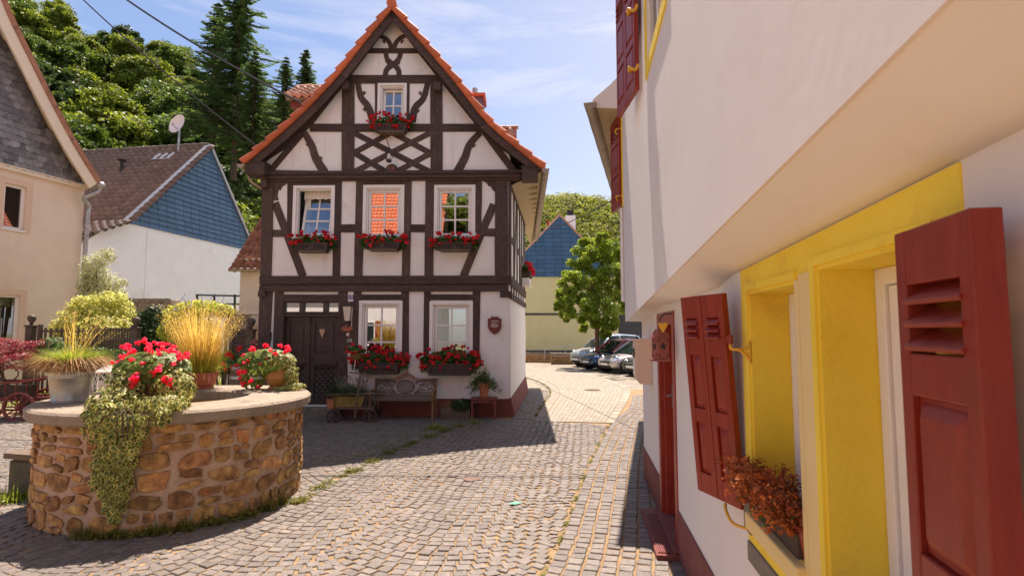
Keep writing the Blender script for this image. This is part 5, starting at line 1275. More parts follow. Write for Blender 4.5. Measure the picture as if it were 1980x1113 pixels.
# skylight, pipes, dormer edge and aerial on this roof
nrm = Yd.cross(-dS).normalized(); nrm = nrm if nrm.z > 0 else -nrm
def on_roof(y, s_, h=.08): return A_ + Yd * y + dS * s_ + nrm * h
sk = MB(); a, b, c_, d = on_roof(4.9, 2.75), on_roof(6.3, 2.75), on_roof(6.3, 3.8), on_roof(4.9, 3.8)
sk.add([a, b, c_, d, a - nrm * .1, b - nrm * .1, c_ - nrm * .1, d - nrm * .1], [(0, 1, 2, 3), (0, 4, 5, 1), (1, 5, 6, 2), (2, 6, 7, 3), (3, 7, 4, 0)]); skl = sk.build('skylight', ZINC, bl); ins = [a.lerp(c_, .1), b.lerp(d, .1), c_.lerp(a, .1), d.lerp(b, .1)]; MB().add([p + nrm * .01 for p in ins], [(0, 1, 2, 3)]).build('pane', glass_mat('skylight_glass', (.3, .32, .3), .5), skl)
mb = MB(); a = on_roof(1.3, .62); mb.add([a, a + Yd * 1.0, a + Yd * 1.0 + dS * .55, a + dS * .55], [(0, 1, 2, 3)]); mb.build('roof_hatch', ZINC, bl)
mb = MB(); a = on_roof(3.1, 2.1, .0); mb.tube([a, a + Vector((0, 0, .55))], .07, 8); mb.box(-.14, .14, -.1, .1, .5, .6, Matrix.Translation(a)); mb.build('vent_pipe', BLACKM, bl)
a = on_roof(7.4, .9, .0); mb = MB(); mb.tube([a, a + Vector((0, 0, 1.0))], .07, 8); mb.build('vent_pipe', ZINC, bl)
a = on_roof(8.2, .3, .0); mb = MB(); mb.box(-.35, .35, -.35, .35, -.3, .9, Matrix.Translation(a)); mb.lathe([(.16, .9), (.16, 1.35), (.22, 1.35), (.22, 1.5)], 12, tuple(a)); mb.build('chimney', ASPH, bl)
mb = MB(); a = on_roof(5.0, 1.55, .05); b = on_roof(9.5, 1.3, .9); c_ = on_roof(9.5, 3.6, .7); d = on_roof(7.4, 3.3, .05); mb.add([a, b, c_, d, a - nrm * .1, b - nrm * .1, c_ - nrm * .8, d - nrm * .1], [(0, 1, 2, 3), (3, 2, 6, 7), (0, 3, 7, 4)]); mb.build('dormer', TILEBROWN, bl)
dq = on_roof(1.25, .55, .0); dw = BF.w(dq.x, dq.y, dq.z)
t = thing('satellite_dish', 'white round satellite dish on a mast above the brown roof ridge', 'satellite dish', dw, 0)
mb = MB(); mb.tube([(0, 0, -.2), (0, 0, 1.35)], .045, 8); mb.build('mast', ZINC, t)
mb = MB(); prof = [(.0, .0), (.2, .02), (.36, .07), (.46, .12)]; vs = []; mb.lathe(prof, 28, cap=False); mb.xf(Matrix.Translation((.05, -.12, 1.28)) @ Matrix.Rotation(RAD(-20), 4, 'Z') @ Matrix.Rotation(RAD(78), 4, 'X')); mb.build('dish', WHITEL, t, smooth=True)
mb = MB(); mb.tube([(.03, -.08, 1.0), (.1, -.62, 1.1)], .02, 6); mb.lathe([(.04, 0), (.05, .1)], 8, (.1, -.64, 1.07)); mb.build('feed_arm', ZINC, t)
# mossy garden wall in front of the white house, green railing
p0, p1 = P(236, 640, 20.5), P(300, 640, 20.2)
gw = thing('garden_wall', 'rough mossy rubble wall at the foot of the white house', 'wall', (p0.x, p0.y, 0)); zt_ = P(260, 580, 20.4).z; mb = MB(); mb.box(-.6, p1.x - p0.x + .4, 0, .5, 0, zt_); mb.build('core', MORTAR, gw)
z = 1.3
while z < zt_ - .05:
    x = -.6
    while x < p1.x - p0.x + .3: l_ = U(.25, .5); mb = MB(); mb.box(x, x + l_ - .03, -.05, .05, z, z + .2); mb.build('stone', GREYSTONE, gw, bevel=.03); x += l_
    z += .23
t = thing('green_railing', 'dark green steel railing in front of the white wall', 'railing', P(420, 600, 17.5))
for u, nm in ((381, 'post'), (414, 'post'), (454, 'post')): a, b = P(u, 569, 17.5) - t.location, P(u, 612, 17.5) - t.location; MB().tube([a, b], .035, 6).build(nm, mat('green_paint', (.015, .05, .04), (.02, .06, .05), 5, .4) if 'green_paint' not in MATS else MATS['green_paint'], t)
for v in (570, 586): MB().tube([P(379, v, 17.5) - t.location, P(470, v + 2, 17.5) - t.location], .03, 6).build('rail', MATS['green_paint'], t)

# ================================================================== lean-to beside the timber house, tan shed front
a0 = P(462, 600, 15.2)
an = thing('lean_to_annex', 'cream lean-to with weathered red tiles attached left of the timber house', 'annex', (a0.x, a0.y, 0))
zt_ = P(480, 520, 15.2).z; xr_a = P(520, 520, 15.2).x - a0.x
mb = MB(); mb.box(0, xr_a, 0, 3, 0, zt_ + .3); mb.build('wall', CREAM, an)
pl = P(447, 519, 15.0) - Vector((a0.x, a0.y, 0)); pt_ = P(508, 418, 16.8) - Vector((a0.x, a0.y, 0))
sd2 = Vector((0, pl.y - pt_.y, pl.z - pt_.z)); ls = sd2.length; sd2.normalize()
OT = s_tile_mesh(.19, .24, TILEOLD)
top0 = Vector((pl.x, pt_.y, pt_.z)); skew = (pt_.x - pl.x)
tiled(an, top0, Vector((1, 0, 0)), sd2, 9, int(ls / .185) + 1, OT, .185, .185, 'roof_tile', cond=lambda p, r, c_: p.x > pl.x + skew * (1 - r * .185 / ls) - .05)
mb = MB(); mb.add([(pt_.x, pt_.y, pt_.z - .03), (xr_a, pt_.y, pt_.z - .03), (xr_a, pl.y, pl.z - .03), (pl.x, pl.y, pl.z - .03)], [(0, 1, 2, 3)]); mb.build('roof_deck', RT, an)
mb = MB(); mb.tube([(pl.x - .03, pl.y - .06, pl.z - .04), (xr_a, pl.y - .06, pl.z - .04)], .05, 8); mb.build('gutter', GUTTER, an)
s0_ = P(441, 600, 13.6); sh = thing('tan_shed', 'tan boarded shed front with pale frame beside the timber house', 'shed', (s0_.x, s0_.y, 0))
zt_ = P(470, 600, 13.6).z; sw_ = P(506, 600, 13.6).x - s0_.x
mb = MB(); mb.box(0, .09, 0, 1, 0, zt_ - .09); mb.box(0, sw_, -.02, 1.0, zt_ - .09, zt_); mb.build('frame', CREAM, sh)
for i in range(13): mb = MB(); mb.box(.09, sw_, .02 + .006 * (i % 2), .06, .3 + i * .135, .3 + i * .135 + .128); mb.build('board', TAN, sh)

# ================================================================== yellow house with blue slate gable at the end of the lane
yb = P(1083, 640, 38); yh = thing('yellow_house', 'pale yellow house with blue slate gable at the end of the lane', 'house', (yb.x, yb.y, 0))
zsl = P(1083, 535, 38).z; zap = P(1083, 419, 38).z; hw = 3.95
mb = MB(); mb.box(-hw, hw, 0, .3, .0, zsl); mb.box(-hw, -hw + .3, .301, 9, 0, zsl); mb.box(hw - .3, hw, .301, 9, 0, zsl); mb.build('wall', YHOUSE, yh)
mb = MB(); z_ = P(1083, 607, 38).z; mb.box(-hw, hw, -.04, .0, z_ - .07, z_ + .07); mb.box(-hw - .02, hw + .02, -.05, .0, .0, .62); mb.build('dark_band', ASPH, yh)
mb = MB(); mb.prism([(-hw - .1, zsl), (hw + .1, zsl), (0, zap)], -.03, .25); mb.build('gable_board', BLACKM, yh)
tri_slates(yh, None, (0, zap), -hw, hw, zsl, .6, .30, SLATEB, y=-.045)
for s_ in (-1, 1): mb = MB(); mb.prism([(0, zap + .02), (0, zap + .22), (s_ * (hw + .35), zsl - .13), (s_ * (hw + .35), zsl - .33)], -.12, 9.3); mb.build('roof', TILEPALE, yh)
c0 = P(1104, 440, 39) - yh.location; mb = MB(); mb.box(c0.x - .32, c0.x + .38, 1.4, 2.0, c0.z - 2.0, P(1104, 414, 39).z); cy_ = mb.build('chimney', WHITEW, yh); mb = MB(); mb.box(c0.x - .2, c0.x + .25, 1.5, 1.9, P(1104, 414, 39).z, P(1104, 403, 39).z); mb.build('chimney_cap', BLACKM, cy_)
c0 = P(1060, 440, 39) - yh.location; mb = MB(); mb.tube([(c0.x, 1.2, c0.z - .6), (c0.x, 1.2, P(1060, 425, 39).z)], .1, 8); mb.build('red_flue', RED, yh); mb = MB(); mb.tube([(c0.x - .35, 2, c0.z - 1), (c0.x - .35, 2, c0.z + .15)], .12, 8); mb.build('vent_pipe', BLACKM, yh)
# dark garage beyond the cars
g0 = P(1178, 640, 41); gr = thing('dark_garage', 'anthracite clad garage wall behind the parked cars', 'garage', (g0.x, g0.y, 0))
zt_ = P(1200, 610, 41).z; mb = MB(); mb.box(0, 6, 0, 3, 0, zt_); mb.build('wall', ASPH, gr)
for i in range(8): mb = MB(); mb.box(-.03, 6, -.035, 0, .1 + i * (zt_ - .1) / 8, .1 + (i + 1) * (zt_ - .1) / 8 - .03); mb.build('cladding_board', ASPH, gr)
mb = MB(); mb.box(-.1, 6, -.2, 3.1, zt_, zt_ + .14); mb.build('roof_edge', SLATE, gr)
# low stone walls and handrail in front of the yellow house
for (u0, u1, v0, v1, D, lb) in ((1010, 1086, 683, 697, 34.5, 'long low rubble wall before the yellow house'), (1066, 1112, 685, 700, 32.5, 'short low rubble wall nearest the silver car')):
    a, b = P(u0, v1, D), P(u1, v1, D); lw = thing('low_wall', lb, 'wall', (a.x, a.y, 0)); hz = P(u0, v0, D).z
    mb = MB(); mb.box(0, b.x - a.x, 0, .4, 0, hz - .02); mb.build('core', MORTAR, lw); mb = MB(); mb.box(-.03, b.x - a.x + .03, -.05, .45, hz - .02, hz + .08); mb.build('coping', GREYSTONE, lw)
    z = .0; sm = MB()
    while z < hz - .1:
        x = 0
        while x < b.x - a.x - .1: l_ = min(U(.2, .5), b.x - a.x - x); sm.box(x, x + l_ - .03, -.03 - U(0, .02), .02, z, z + .13, tone=random.random()); x += l_
        z += .155
    sm.build('stone', WSTONE, lw, kind='stuff')
t = thing('handrail', 'thin grey metal handrail along the low wall before the yellow house', 'handrail', P(1053, 690, 33.5)); O = t.location.copy()
MB().tube([P(1053, 694, 33.5) - O, P(1053, 675, 33.5) - O, P(1058, 672.5, 33.5) - O, P(1110, 667, 33.5) - O], .03, 6).build('rail', ZINC, t)
for u in (1093,): MB().tube([P(u, 669, 33.5) - O, P(u, 690, 33.5) - O], .025, 6).build('post', ZINC, t)

# ================================================================== terrain: wooded slopes
def smooth(t): t = max(0, min(1, t)); return t * t * (3 - 2 * t)
def silh(u):                        # how high the wooded ridge stands in each direction
    pts = [(-400, -260), (60, -60), (98, 60), (150, 60), (170, 38), (230, 40), (262, 66), (300, 66), (350, 95), (380, 150), (430, 190), (520, 190), (560, 175), (620, 190), (700, 260), (760, 420), (1000, 600)]
    for i in range(len(pts) - 1):
        if pts[i][0] <= u <= pts[i + 1][0]: return pts[i][1] + (pts[i + 1][1] - pts[i][1]) * (u - pts[i][0]) / (pts[i + 1][0] - pts[i][0])
    return -260 if u < 0 else 600
def hl(x, y):
    h = max(0, y - 34 - .10 * max(0, x + 60)) * .66 * smooth((-14 - x) / 24) * (1.0 + .22 * smooth((-50 - x) / 35))
    cap_y = min(y, 100); u = 990 + x / cap_y * FOC
    return min(h, max(0, EYE + ray(u, silh(u))[1] * cap_y - 9 - .0 * y))
mb = MB(); nx, ny = 40, 30; vs = [(-190 + i * 4.6, 26 + j * 4, hl(-190 + i * 4.6, 26 + j * 4) - .3 + (-1 if hl(-190 + i * 4.6, 26 + j * 4) < .1 else 0)) for j in range(ny) for i in range(nx)]
mb.add(vs, [(j * nx + i, j * nx + i + 1, (j + 1) * nx + i + 1, (j + 1) * nx + i) for j in range(ny - 1) for i in range(nx - 1)]); mb.build('hillside', EARTH, kind='structure', smooth=True)
def hr(x, y): return 56 * smooth((y - 110) / 130) * (.88 + .12 * math.sin(x * .02 + 1) + .05 * math.sin(x * .07))
mb = MB(); nx, ny = 40, 20; vs = [(-60 + i * 6, 100 + j * 9, hr(-60 + i * 6, 100 + j * 9) - 3) for j in range(ny) for i in range(nx)]
mb.add(vs, [(j * nx + i, j * nx + i + 1, (j + 1) * nx + i + 1, (j + 1) * nx + i) for j in range(ny - 1) for i in range(nx - 1)]); mb.build('far_hill', mat('far_hill_green', (.03, .06, .01), (.05, .09, .015), .3, .9), kind='structure', smooth=True)
# overhead cables
def cable(pts, r, lab):
    p = [Vector(q) for q in pts]; a, b = p; mid = []
    for i in range(25):
        t = i / 24; q = a.lerp(b, t); q.z -= .35 * 4 * t * (1 - t) * (b - a).length / 25; mid.append(q)
    o = MB().tube([q - a for q in mid], r, 5).build('overhead_cable', BLACKM); o.location = a; tag(o, lab, 'cable', 'overhead cables'); return o
e = P(590, 203, 12.6)
cable((P(214, -22, 16), e), .028, 'black overhead cable running down to the eave of the timber house')
cable((P(140, -20, 20), P(520, 300, 16.6)), .025, 'thinner cable crossing in front of the wooded slope')
cable((P(1206, 374, 12.5), P(1030, 450, 24)), .013, 'thin cable between the right-hand eave and the yellow house')
cable(((-9, 11.9, 9.6), (6, 11.6, 9.3)), .02, 'cable strung high over the square between two roofs')
# ================================================================== GERANIUMS
def head_mesh(m, r=.052, n=16):
    mb = MB()
    for i in range(n):
        d = rvec(); d.z = abs(d.z) * .8 + .05; d.normalize(); p = d * r * U(.7, 1.0); s_ = r * .52
        for k in range(2):
            leaf(mb, p + rvec() * r * .2, d + rvec() * .5, s_ * U(.7, 1.1), random.random(), .75)
    return mb.mesh('flower_head', m)
HEADS = [head_mesh(PETAL) for _ in range(4)]; HEADSP = [head_mesh(PETALP, .05, 18) for _ in range(4)]
def round_leaf(mb, p, nrm, size, tone):
    nrm = nrm.normalized(); t = nrm.orthogonal().normalized(); s_ = nrm.cross(t); a0 = U(0, 6)
    mb.add([p + (t * math.cos(a0 + k * 2 * math.pi / 7) + s_ * math.sin(a0 + k * 2 * math.pi / 7)) * size * (1 if k else .55) + nrm * size * .12 * (k % 2) for k in range(7)], [tuple(range(7))], tone)
def geraniums(root, w_, d_, h_, nl, nh, heads=HEADS, zc=.0, droop=.25, up=1.0, hs=1.0):
    mb = MB()
    for i in range(nl):
        q = U(-1, 1); x = q * w_ / 2; env = math.sqrt(max(0, 1 - q * q * .8)); t_ = random.random()
        a = U(-.35, 1) * math.pi; y = -d_ * .5 * U(.1, 1) * env; z = zc + h_ * (math.sin(a * .5 + .3) * .75) * env * U(.25, 1) - (droop * h_ if random.random() < .28 else 0) * U(.2, 1)
        n_ = Vector((U(-.7, .7), U(-1.4, .1), U(-.1, 1.2))); round_leaf(mb, Vector((x, y, z)), n_, U(.022, .042), random.random())
        if i % 9 == 0: mb.tube([(x * .95, y * .4, zc), (x, y, z)], .004, 4, tone=.7)
    f = mb.build('foliage', LEAF_G, root)
    for i in range(nh):
        q = min(1, max(-1, -1 + 2 * (i + U(-.6, 1.6)) / nh)); env = math.sqrt(max(.12, 1 - q * q * .75)); z = zc + h_ * (U(-.35, 1.05) * up) * env; y = -d_ * U(.30, .62) * (1.1 - .45 * max(0, z - zc) / h_)
        s_ = U(.7, 1.2) * hs
        inst(random.choice(heads), 'flower_head', f, (q * w_ * .54, y, z), (U(.2, 1.1), U(-.3, .3), U(0, 6)), (s_, s_, s_))
    return f
def flower_box(u0, u1, v0, v1, vtop, label, nl=600, nh=34, dpt=.22, sill=True, off=-.05, extra=.12):
    x0, z1 = F(u0, v0, off - dpt); x1, z0 = F(u1, v1, off - dpt); zt_ = F(u0, vtop, off - dpt)[1]; xc = (x0 + x1) / 2
    t = thing('flower_box', label, 'flower box', HF.w(xc, off, z0), TH, 'geranium boxes under the windows'); hw_ = (x1 - x0) / 2; h_ = z1 - z0
    mb = MB(); mb.prism([(-hw_ + .03, 0), (hw_ - .03, 0), (hw_, h_), (-hw_, h_)], -dpt, 0); mb.box(-hw_ - .015, hw_ + .015, -dpt - .015, 0, h_ - .02, h_ + .012)
    mb.build('planter', PLANTER, t, bevel=.006)
    sc_ = MB()
    for s_ in (-1, 1):
        for k in range(3): sc_.tube([(s_ * hw_ * (.25 + .25 * k) + .05 * math.cos(a * .7 + k) * (1 - a / 12), -dpt - .012, h_ * .45 + .05 * math.sin(a * .7 + k) * (1 - a / 12)) for a in range(10)], .006, 4)
    sc_.build('iron_scroll', IRON, t, kind='stuff')
    if sill: mb = MB(); mb.box(-hw_ + .1, hw_ - .05, -dpt - .02, .0, -.035, -.004); mb.build('shelf', WOODGREY, t)
    geraniums(t, (x1 - x0) + extra * 2, dpt * 1.75, (zt_ - z1) * 1.0, nl, nh, zc=h_, droop=.5)
    return t
flower_box(569, 633, 470, 484, 446, 'geranium box under the left upper window, the one standing ajar', 620, 34)
flower_box(706, 772, 469, 481, 446, 'geranium box under the middle upper window that mirrors orange tiles', 620, 34)
flower_box(842, 912, 470, 482, 446, 'geranium box under the right upper window with yellowish curtains', 640, 36)
flower_box(723, 786, 240, 253, 215, 'smallest geranium box, under the attic window in the gable', 620, 40, .2)
flower_box(692, 770, 702, 724, 672, 'big geranium box under the ground floor window next to the door', 1300, 60, .26, False, extra=.18)
flower_box(826, 912, 704, 726, 668, 'big geranium box under the ground floor window nearest the house corner', 1400, 66, .26, False, extra=.18)
# flower box on the right flank
tt = 4.2; q = HF.w(*rwall(tt, P(1022, 535, 16.5).z, .02)); t = thing('side_flower_box', 'geranium box on the flank of the timber house above the lane', 'flower box', q, TH + math.pi / 2 - DIRR + TH * 0, 'geranium boxes under the windows')
mb = MB(); mb.box(-.45, .45, -.24, .0, 0, .20); mb.build('planter', PLANTER, t, bevel=.008); mb = MB(); mb.box(-.42, .42, -.2, 0, -.22, -.04); mb.box(-.46, .46, -.22, 0, -.26, -.22); mb.build('console', WHITEP, t); geraniums(t, 1.1, .48, .26, 600, 40, zc=.18)

# ================================================================== small things on the facade
def plate(name, label, cat, u, v, off=.0): x, z = F(u, v, -off); return thing(name, label, cat, HF.w(x, -off, z), TH)
t = plate('house_number', 'blue enamel house number plate 10 on a white field', 'house number', 678.5, 574, .026)
mb = MB(); mb.box(-.062, .062, 0, .02, -.125, .12); mb.build('backing', WHITEP, t); mb = MB(); mb.box(-.058, .058, -.006, 0, -.055, .05); mb.build('plate', BLUEEN, t, bevel=.003); mb = MB(); mb.box(-.05, .05, -.0075, -.006, -.047, -.044); mb.box(-.05, .05, -.0075, -.006, .039, .042); mb.build('white_border', WHITEP, t)
text('number', '10', .098, WHITEP, t, (0, -.0075, -.004))
t = plate('wall_lantern', 'tapered frosted wall lantern beside the front door', 'lamp', 673, 606, .10)
def taper(mb, w0, w1, z0, z1): mb.add([(-w0, -w0, z0), (w0, -w0, z0), (w0, w0, z0), (-w0, w0, z0), (-w1, -w1, z1), (w1, -w1, z1), (w1, w1, z1), (-w1, w1, z1)], [(0, 1, 5, 4), (1, 2, 6, 5), (2, 3, 7, 6), (3, 0, 4, 7), (4, 5, 6, 7), (3, 2, 1, 0)])
mb = MB(); taper(mb, .060, .098, -.16, .155); mb.build('glass', mat('frosted_glass', (.60, .52, .44), (.72, .64, .56), 14, .4), t)
mb = MB()
for sx in (-1, 1):
    for sy in (-1, 1): mb.tube([(sx * .062, sy * .062, -.165), (sx * .10, sy * .10, .158)], .008, 5)
mb.box(-.07, .07, -.07, .07, -.18, -.16); mb.box(-.108, .108, -.108, .108, .155, .172); mb.tube(bez([(-.15, -.09, .19), (-.07, -.09, .20), (0, -.09, .215), (.07, -.09, .20), (.15, -.09, .185)], 4), .008, 5); taper(mb, .1, .02, .172, .215); mb.build('frame', BROWNIRON, t)
mb = MB(); mb.tube(bez([(0, .1, -.30), (0, .02, -.30), (0, 0, -.24), (0, 0, -.18)], 4), .018, 6); mb.box(-.04, .04, .07, .09, -.36, -.2); mb.build('bracket', BROWNIRON, t); MB().tube(bez([(.09, .0, .1), (.075, .04, -.2), (.06, .06, -.34)], 4), .008, 5).build('cable', WHITEP, t)
t = plate('oval_sign', 'oval carved reddish wooden sign under the wall lantern', 'sign', 671.5, 635, .07)
mb = MB(); mb.prism([(.135 * math.cos(a * .2618), .062 * math.sin(a * .2618)) for a in range(24)], -.02, 0); mb.build('board', mat('carved_red_wood', (.36, .10, .05), (.46, .16, .09), 22, .7, .6, 60), t, bevel=.008)
mb = MB(); mb.tube([(.125 * math.cos(a * .2618), -.022, .053 * math.sin(a * .2618)) for a in range(24)], .006, 5, closed=True)
for k in range(9): x = -.085 + k * .021; mb.tube(bez([(x, -.022, -.012 + .01 * math.sin(k * 2)), (x + .008, -.022, .016), (x + .016, -.022, -.008)], 3), .004, 4)
mb.build('carving', TERRA, t); mb = MB(); mb.tube([(-.03, -.01, .06), (0, .02, .13), (.03, -.01, .06)], .004, 4); mb.build('cord', WHITEP, t)
t = plate('bell_plate', 'small brown plate with a white label below the oval sign', 'plate', 672, 646, .036); mb = MB(); mb.box(-.055, .055, 0, .012, -.055, .055); mb.build('plate', WOODBR, t); mb = MB(); mb.box(-.03, .03, -.003, 0, .004, .03); mb.build('upper_label', WHITEP, t); mb = MB(); mb.box(-.03, .03, -.003, 0, -.028, -.004); mb.build('lower_label', WHITEP, t)
t = plate('name_plate', 'narrow pale grey name plate on the post beside the door', 'plate', 673, 658, .036); mb = MB(); mb.box(-.092, .092, 0, .012, -.036, .036); mb.build('plate', mat('grey_plate', (.32, .31, .29), (.42, .41, .38), 30, .6), t, bevel=.003); mb = MB()
for k in range(11): mb.box(-.07 + k * .0128, -.062 + k * .0128 + (k % 3) * .001, -.002, 0, -.012, .008 + .006 * (k % 2))
mb.build('lettering', ASPH, t)
t = plate('shield_sign', 'dark red shield-shaped plaque with white lettering on the white corner wall', 'plaque', 956.5, 629, .03)
shp = [(-.155, .165), (-.13, .152), (-.09, .165), (-.078, .205), (-.03, .196), (.03, .196), (.078, .205), (.09, .165), (.13, .152), (.155, .165), (.148, .06), (.155, .0), (.135, -.08), (.08, -.15), (0, -.205), (-.08, -.15), (-.135, -.08), (-.155, 0), (-.148, .06)]
mb = MB(); mb.prism([(x, z) for x, z in shp], -.025, 0); mb.build('shield', mat('oxblood', (.12, .012, .012), (.16, .02, .018), 6, .45), t, bevel=.006)
def glyphs(mb, z, w_, h_, gap=()):      # small painted strokes, too small to read in the photograph
    x = -w_ / 2
    while x < w_ / 2:
        l_ = U(.005, .010); hh_ = h_ * U(.7, 1.25)
        if not any(a < x < b for a, b in gap): mb.box(x, x + l_, -.0272, -.0250, z, z + hh_)
        x += l_ + U(.002, .006)
mb = MB(); glyphs(mb, .088, .13, .020); 
for z, w_ in ((.045, .18), (.022, .10), (.008, .13), (-.008, .18), (-.024, .19), (-.042, .09)): glyphs(mb, z, w_, .009)
mb.build('lettering', WHITEP, t); text('number', '10', .034, WHITEP, t, (.085, -.0275, .098))
t = plate('storm_lantern', 'small dark storm lantern hanging below the attic flower box', 'lantern', 752, 303, .24)
mb = MB(); mb.lathe([(.06, -.12), (.065, -.10), (.06, -.07), (.03, -.065)], 14); mb.lathe([(.03, .07), (.045, .085), (.035, .13), (.02, .15)], 14)
for s_ in (-1, 1): mb.tube(bez([(s_ * .055, 0, -.08), (s_ * .078, 0, -.02), (s_ * .07, 0, .08), (s_ * .035, 0, .13)], 4), .008, 5)
mb.tube(bez([(-.06, 0, .07), (-.05, 0, .17), (0, 0, .21), (.05, 0, .17), (.06, 0, .07)], 4), .004, 4); mb.build('frame', IRON, t)
mb = MB(); mb.lathe([(.03, -.065), (.045, -.02), (.04, .03), (.03, .07)], 14); mb.build('glass', mat('lamp_glass', (.55, .55, .55), (.65, .65, .65), 3, .1), t, smooth=True)
hx, hz = F(746, 257, -.05); lx, lz = F(752, 303, -.24); MB().tube([(0, 0, .21), (hx - lx, .2, hz - lz - .08)], .014, 6).build('hanging_rod', WOODBR, t); MB().tube([(hx - lx, .2, hz - lz - .10), (hx - lx - .01, .19, hz - lz + .01)], .012, 5).build('yellow_cord', YHOOK, t)
t = plate('carved_medallion', 'round carved wooden medallion with reddish numerals over the middle window', 'medallion', 757, 327, .09)
mb = MB(); mb.prism([(-.19, -.075), (.19, -.075), (.15, -.02)] + [(.135 * math.cos(a), .125 * math.sin(a)) for a in [i * math.pi / 10 for i in range(11)]] + [(-.15, -.02)], 0.0, .10); mb.build('base', TIMBER, t, bevel=.006)
mb = MB(); mb.prism([(.10 * math.cos(a * .2618), .085 * math.sin(a * .2618) + .01) for a in range(24)], -.025, 0); mb.build('disc', mat('medallion_wood', (.10, .045, .03), (.14, .07, .05), 9, .7), t, bevel=.006)
text('numerals', '4 9', .085, mat('numeral_red', (.40, .09, .05), (.48, .13, .08), 9, .6), t, (0, -.027, .01)); mb = MB(); mb.tube([(.024 * math.cos(a * .5), -.028, .012 + .034 * math.sin(a * .5)) for a in range(13)], .006, 4, closed=True); mb.build('ring', BROWNIRON, t)

# ================================================================== in front of the house
def at_wall(u, v): p = G(u, v); return p
bp = HF.w(fx(789, 700), -.42, 0)
bench = thing('garden_bench', 'wooden slatted bench with ornate cast iron scroll back against the white wall', 'bench', bp, TH)
bl_ = 1.34; hb = bl_ / 2
def end_frame(s_):
    mb = MB(); x = s_ * hb
    mb.tube(bez([(x, -.28, .0), (x, -.255, .16), (x, -.22, .32), (x, -.235, .43)], 4), [.024] * 13, 6); mb.tube(bez([(x, .22, 0), (x, .17, .2), (x, .13, .40), (x, .19, .64), (x, .27, .86)], 4), .024, 6)
    mb.tube(bez([(x, -.25, .43), (x, -.27, .56), (x, -.22, .63), (x, -.05, .635), (x, .19, .62)], 4), .024, 6); mb.tube([(x, -.235, .42), (x, .14, .40)], .02, 6); mb.tube(bez([(x, -.2, .44), (x, -.12, .56), (x, 0, .50), (x, .1, .58)], 4), .011, 5)
    mb.build('end_frame', WOODBR, bench, smooth=True)
end_frame(-1); end_frame(1)
for k in range(5): y = -.24 + k * .078; mb = MB(); mb.box(-hb + .02, hb - .02, y, y + .062, .425 + .004 * math.sin(k), .45 + .004 * math.sin(k)); mb.build('seat_slat', WOODGREY, bench, bevel=.006)
def by(z): return .13 + (z - .40) * .30
TB = Matrix(); iron = MB()
def bt(pts, r=.011): iron.tube([(x, by(z), z) for x, z in pts], r, 5)
for z0_, z1_, nm in ((.46, .53, 'back_slat'), (.80, .855, 'top_rail')):
    for xa, xb in ((-hb + .02, hb - .02),) if nm == 'back_slat' else ((-hb + .0, -.27), (.27, hb - .0)): mb = MB(); mb.add([(xa, by(z0_) - .02, z0_), (xb, by(z0_) - .02, z0_), (xb, by(z1_) - .02, z1_), (xa, by(z1_) - .02, z1_), (xa, by(z0_) + .02, z0_), (xb, by(z0_) + .02, z0_), (xb, by(z1_) + .02, z1_), (xa, by(z1_) + .02, z1_)], [(0, 1, 2, 3), (5, 4, 7, 6), (0, 4, 5, 1), (3, 2, 6, 7), (1, 5, 6, 2), (0, 3, 7, 4)]); mb.build(nm, WOODGREY, bench, bevel=.006)
EL = [(0 + .185 * math.cos(a * math.pi / 14), .685 + .135 * math.sin(a * math.pi / 14)) for a in range(29)]
bt(EL, .017)
for k in range(-2, 3):
    q = k / 2.6; xs = [-.185 + .37 * i / 10 for i in range(11)]
    for sg in (1, -1):
        pts = []
        for i in range(13):
            s_ = -1 + 2 * i / 12; x = q * .19 + sg * s_ * .13 - .0; z = .685 + s_ * .13 + .02 * (1 - s_ * s_) * sg * 0
            if (x / .185) ** 2 + ((z - .685) / .135) ** 2 < 1: pts.append((x, z))
        if len(pts) > 1: bt(pts, .009)
def spiral(cx, cz, r, a0, turns, d): return [(cx + r * (1 - .75 * t / 18) * math.cos(a0 + d * turns * 2 * math.pi * t / 18), cz + r * (1 - .75 * t / 18) * math.sin(a0 + d * turns * 2 * math.pi * t / 18)) for t in range(19)]
for s_ in (-1, 1):
    for cx, cz, r, a0, d in ((.54, .69, .085, 0, 1), (.54, .62, .06, 1, -1), (.42, .72, .055, 3, -1), (.42, .60, .055, 2, 1), (.33, .70, .05, 0, 1), (.31, .60, .055, 3.4, -1), (.24, .77, .035, 1, 1), (.60, .76, .04, 2, -1), (.60, .58, .04, 4, 1), (.24, .57, .035, 1, -1)): bt(spiral(s_ * cx, cz, r, a0 if s_ > 0 else math.pi - a0, 1.35, d * s_), .0095)
    bt([(s_ * .19, .555), (s_ * (hb - .03), .555)], .011); bt([(s_ * .22, .795), (s_ * (hb - .03), .795)], .011); bt([(s_ * (hb - .03), .54), (s_ * (hb - .03), .80)], .013)
iron.build('scroll_back', mat('rusty_cast_iron', (.10, .055, .045), (.17, .095, .075), 14, .6, .3, 60), bench, smooth=True)
mb = MB(); ar = bez([(-.29, .83), (-.2, .865), (-.1, .925), (0, .945), (.1, .925), (.2, .865), (.29, .83)], 5); mb.tube([(p.x, by(p.y), p.y) for p in ar], .024, 6); ar2 = bez([(-.19, .815), (-.1, .87), (0, .885), (.1, .87), (.19, .815)], 5); mb.tube([(p.x, by(p.y), p.y) for p in ar2], .014, 6); mb.lathe([(.0, -.04), (.045, 0), (.03, .035), (0, .05)], 10, (0, by(.96), .965))
for k in range(5): x = -.16 + k * .08; mb.tube([(x, by(.86), .855 + .02 * (1 - abs(k - 2) / 2)), (x * .9, by(.92), .905 + .025 * (1 - abs(k - 2) / 2))], .008, 5)
mb.build('crest', WOODBR, bench, smooth=True)
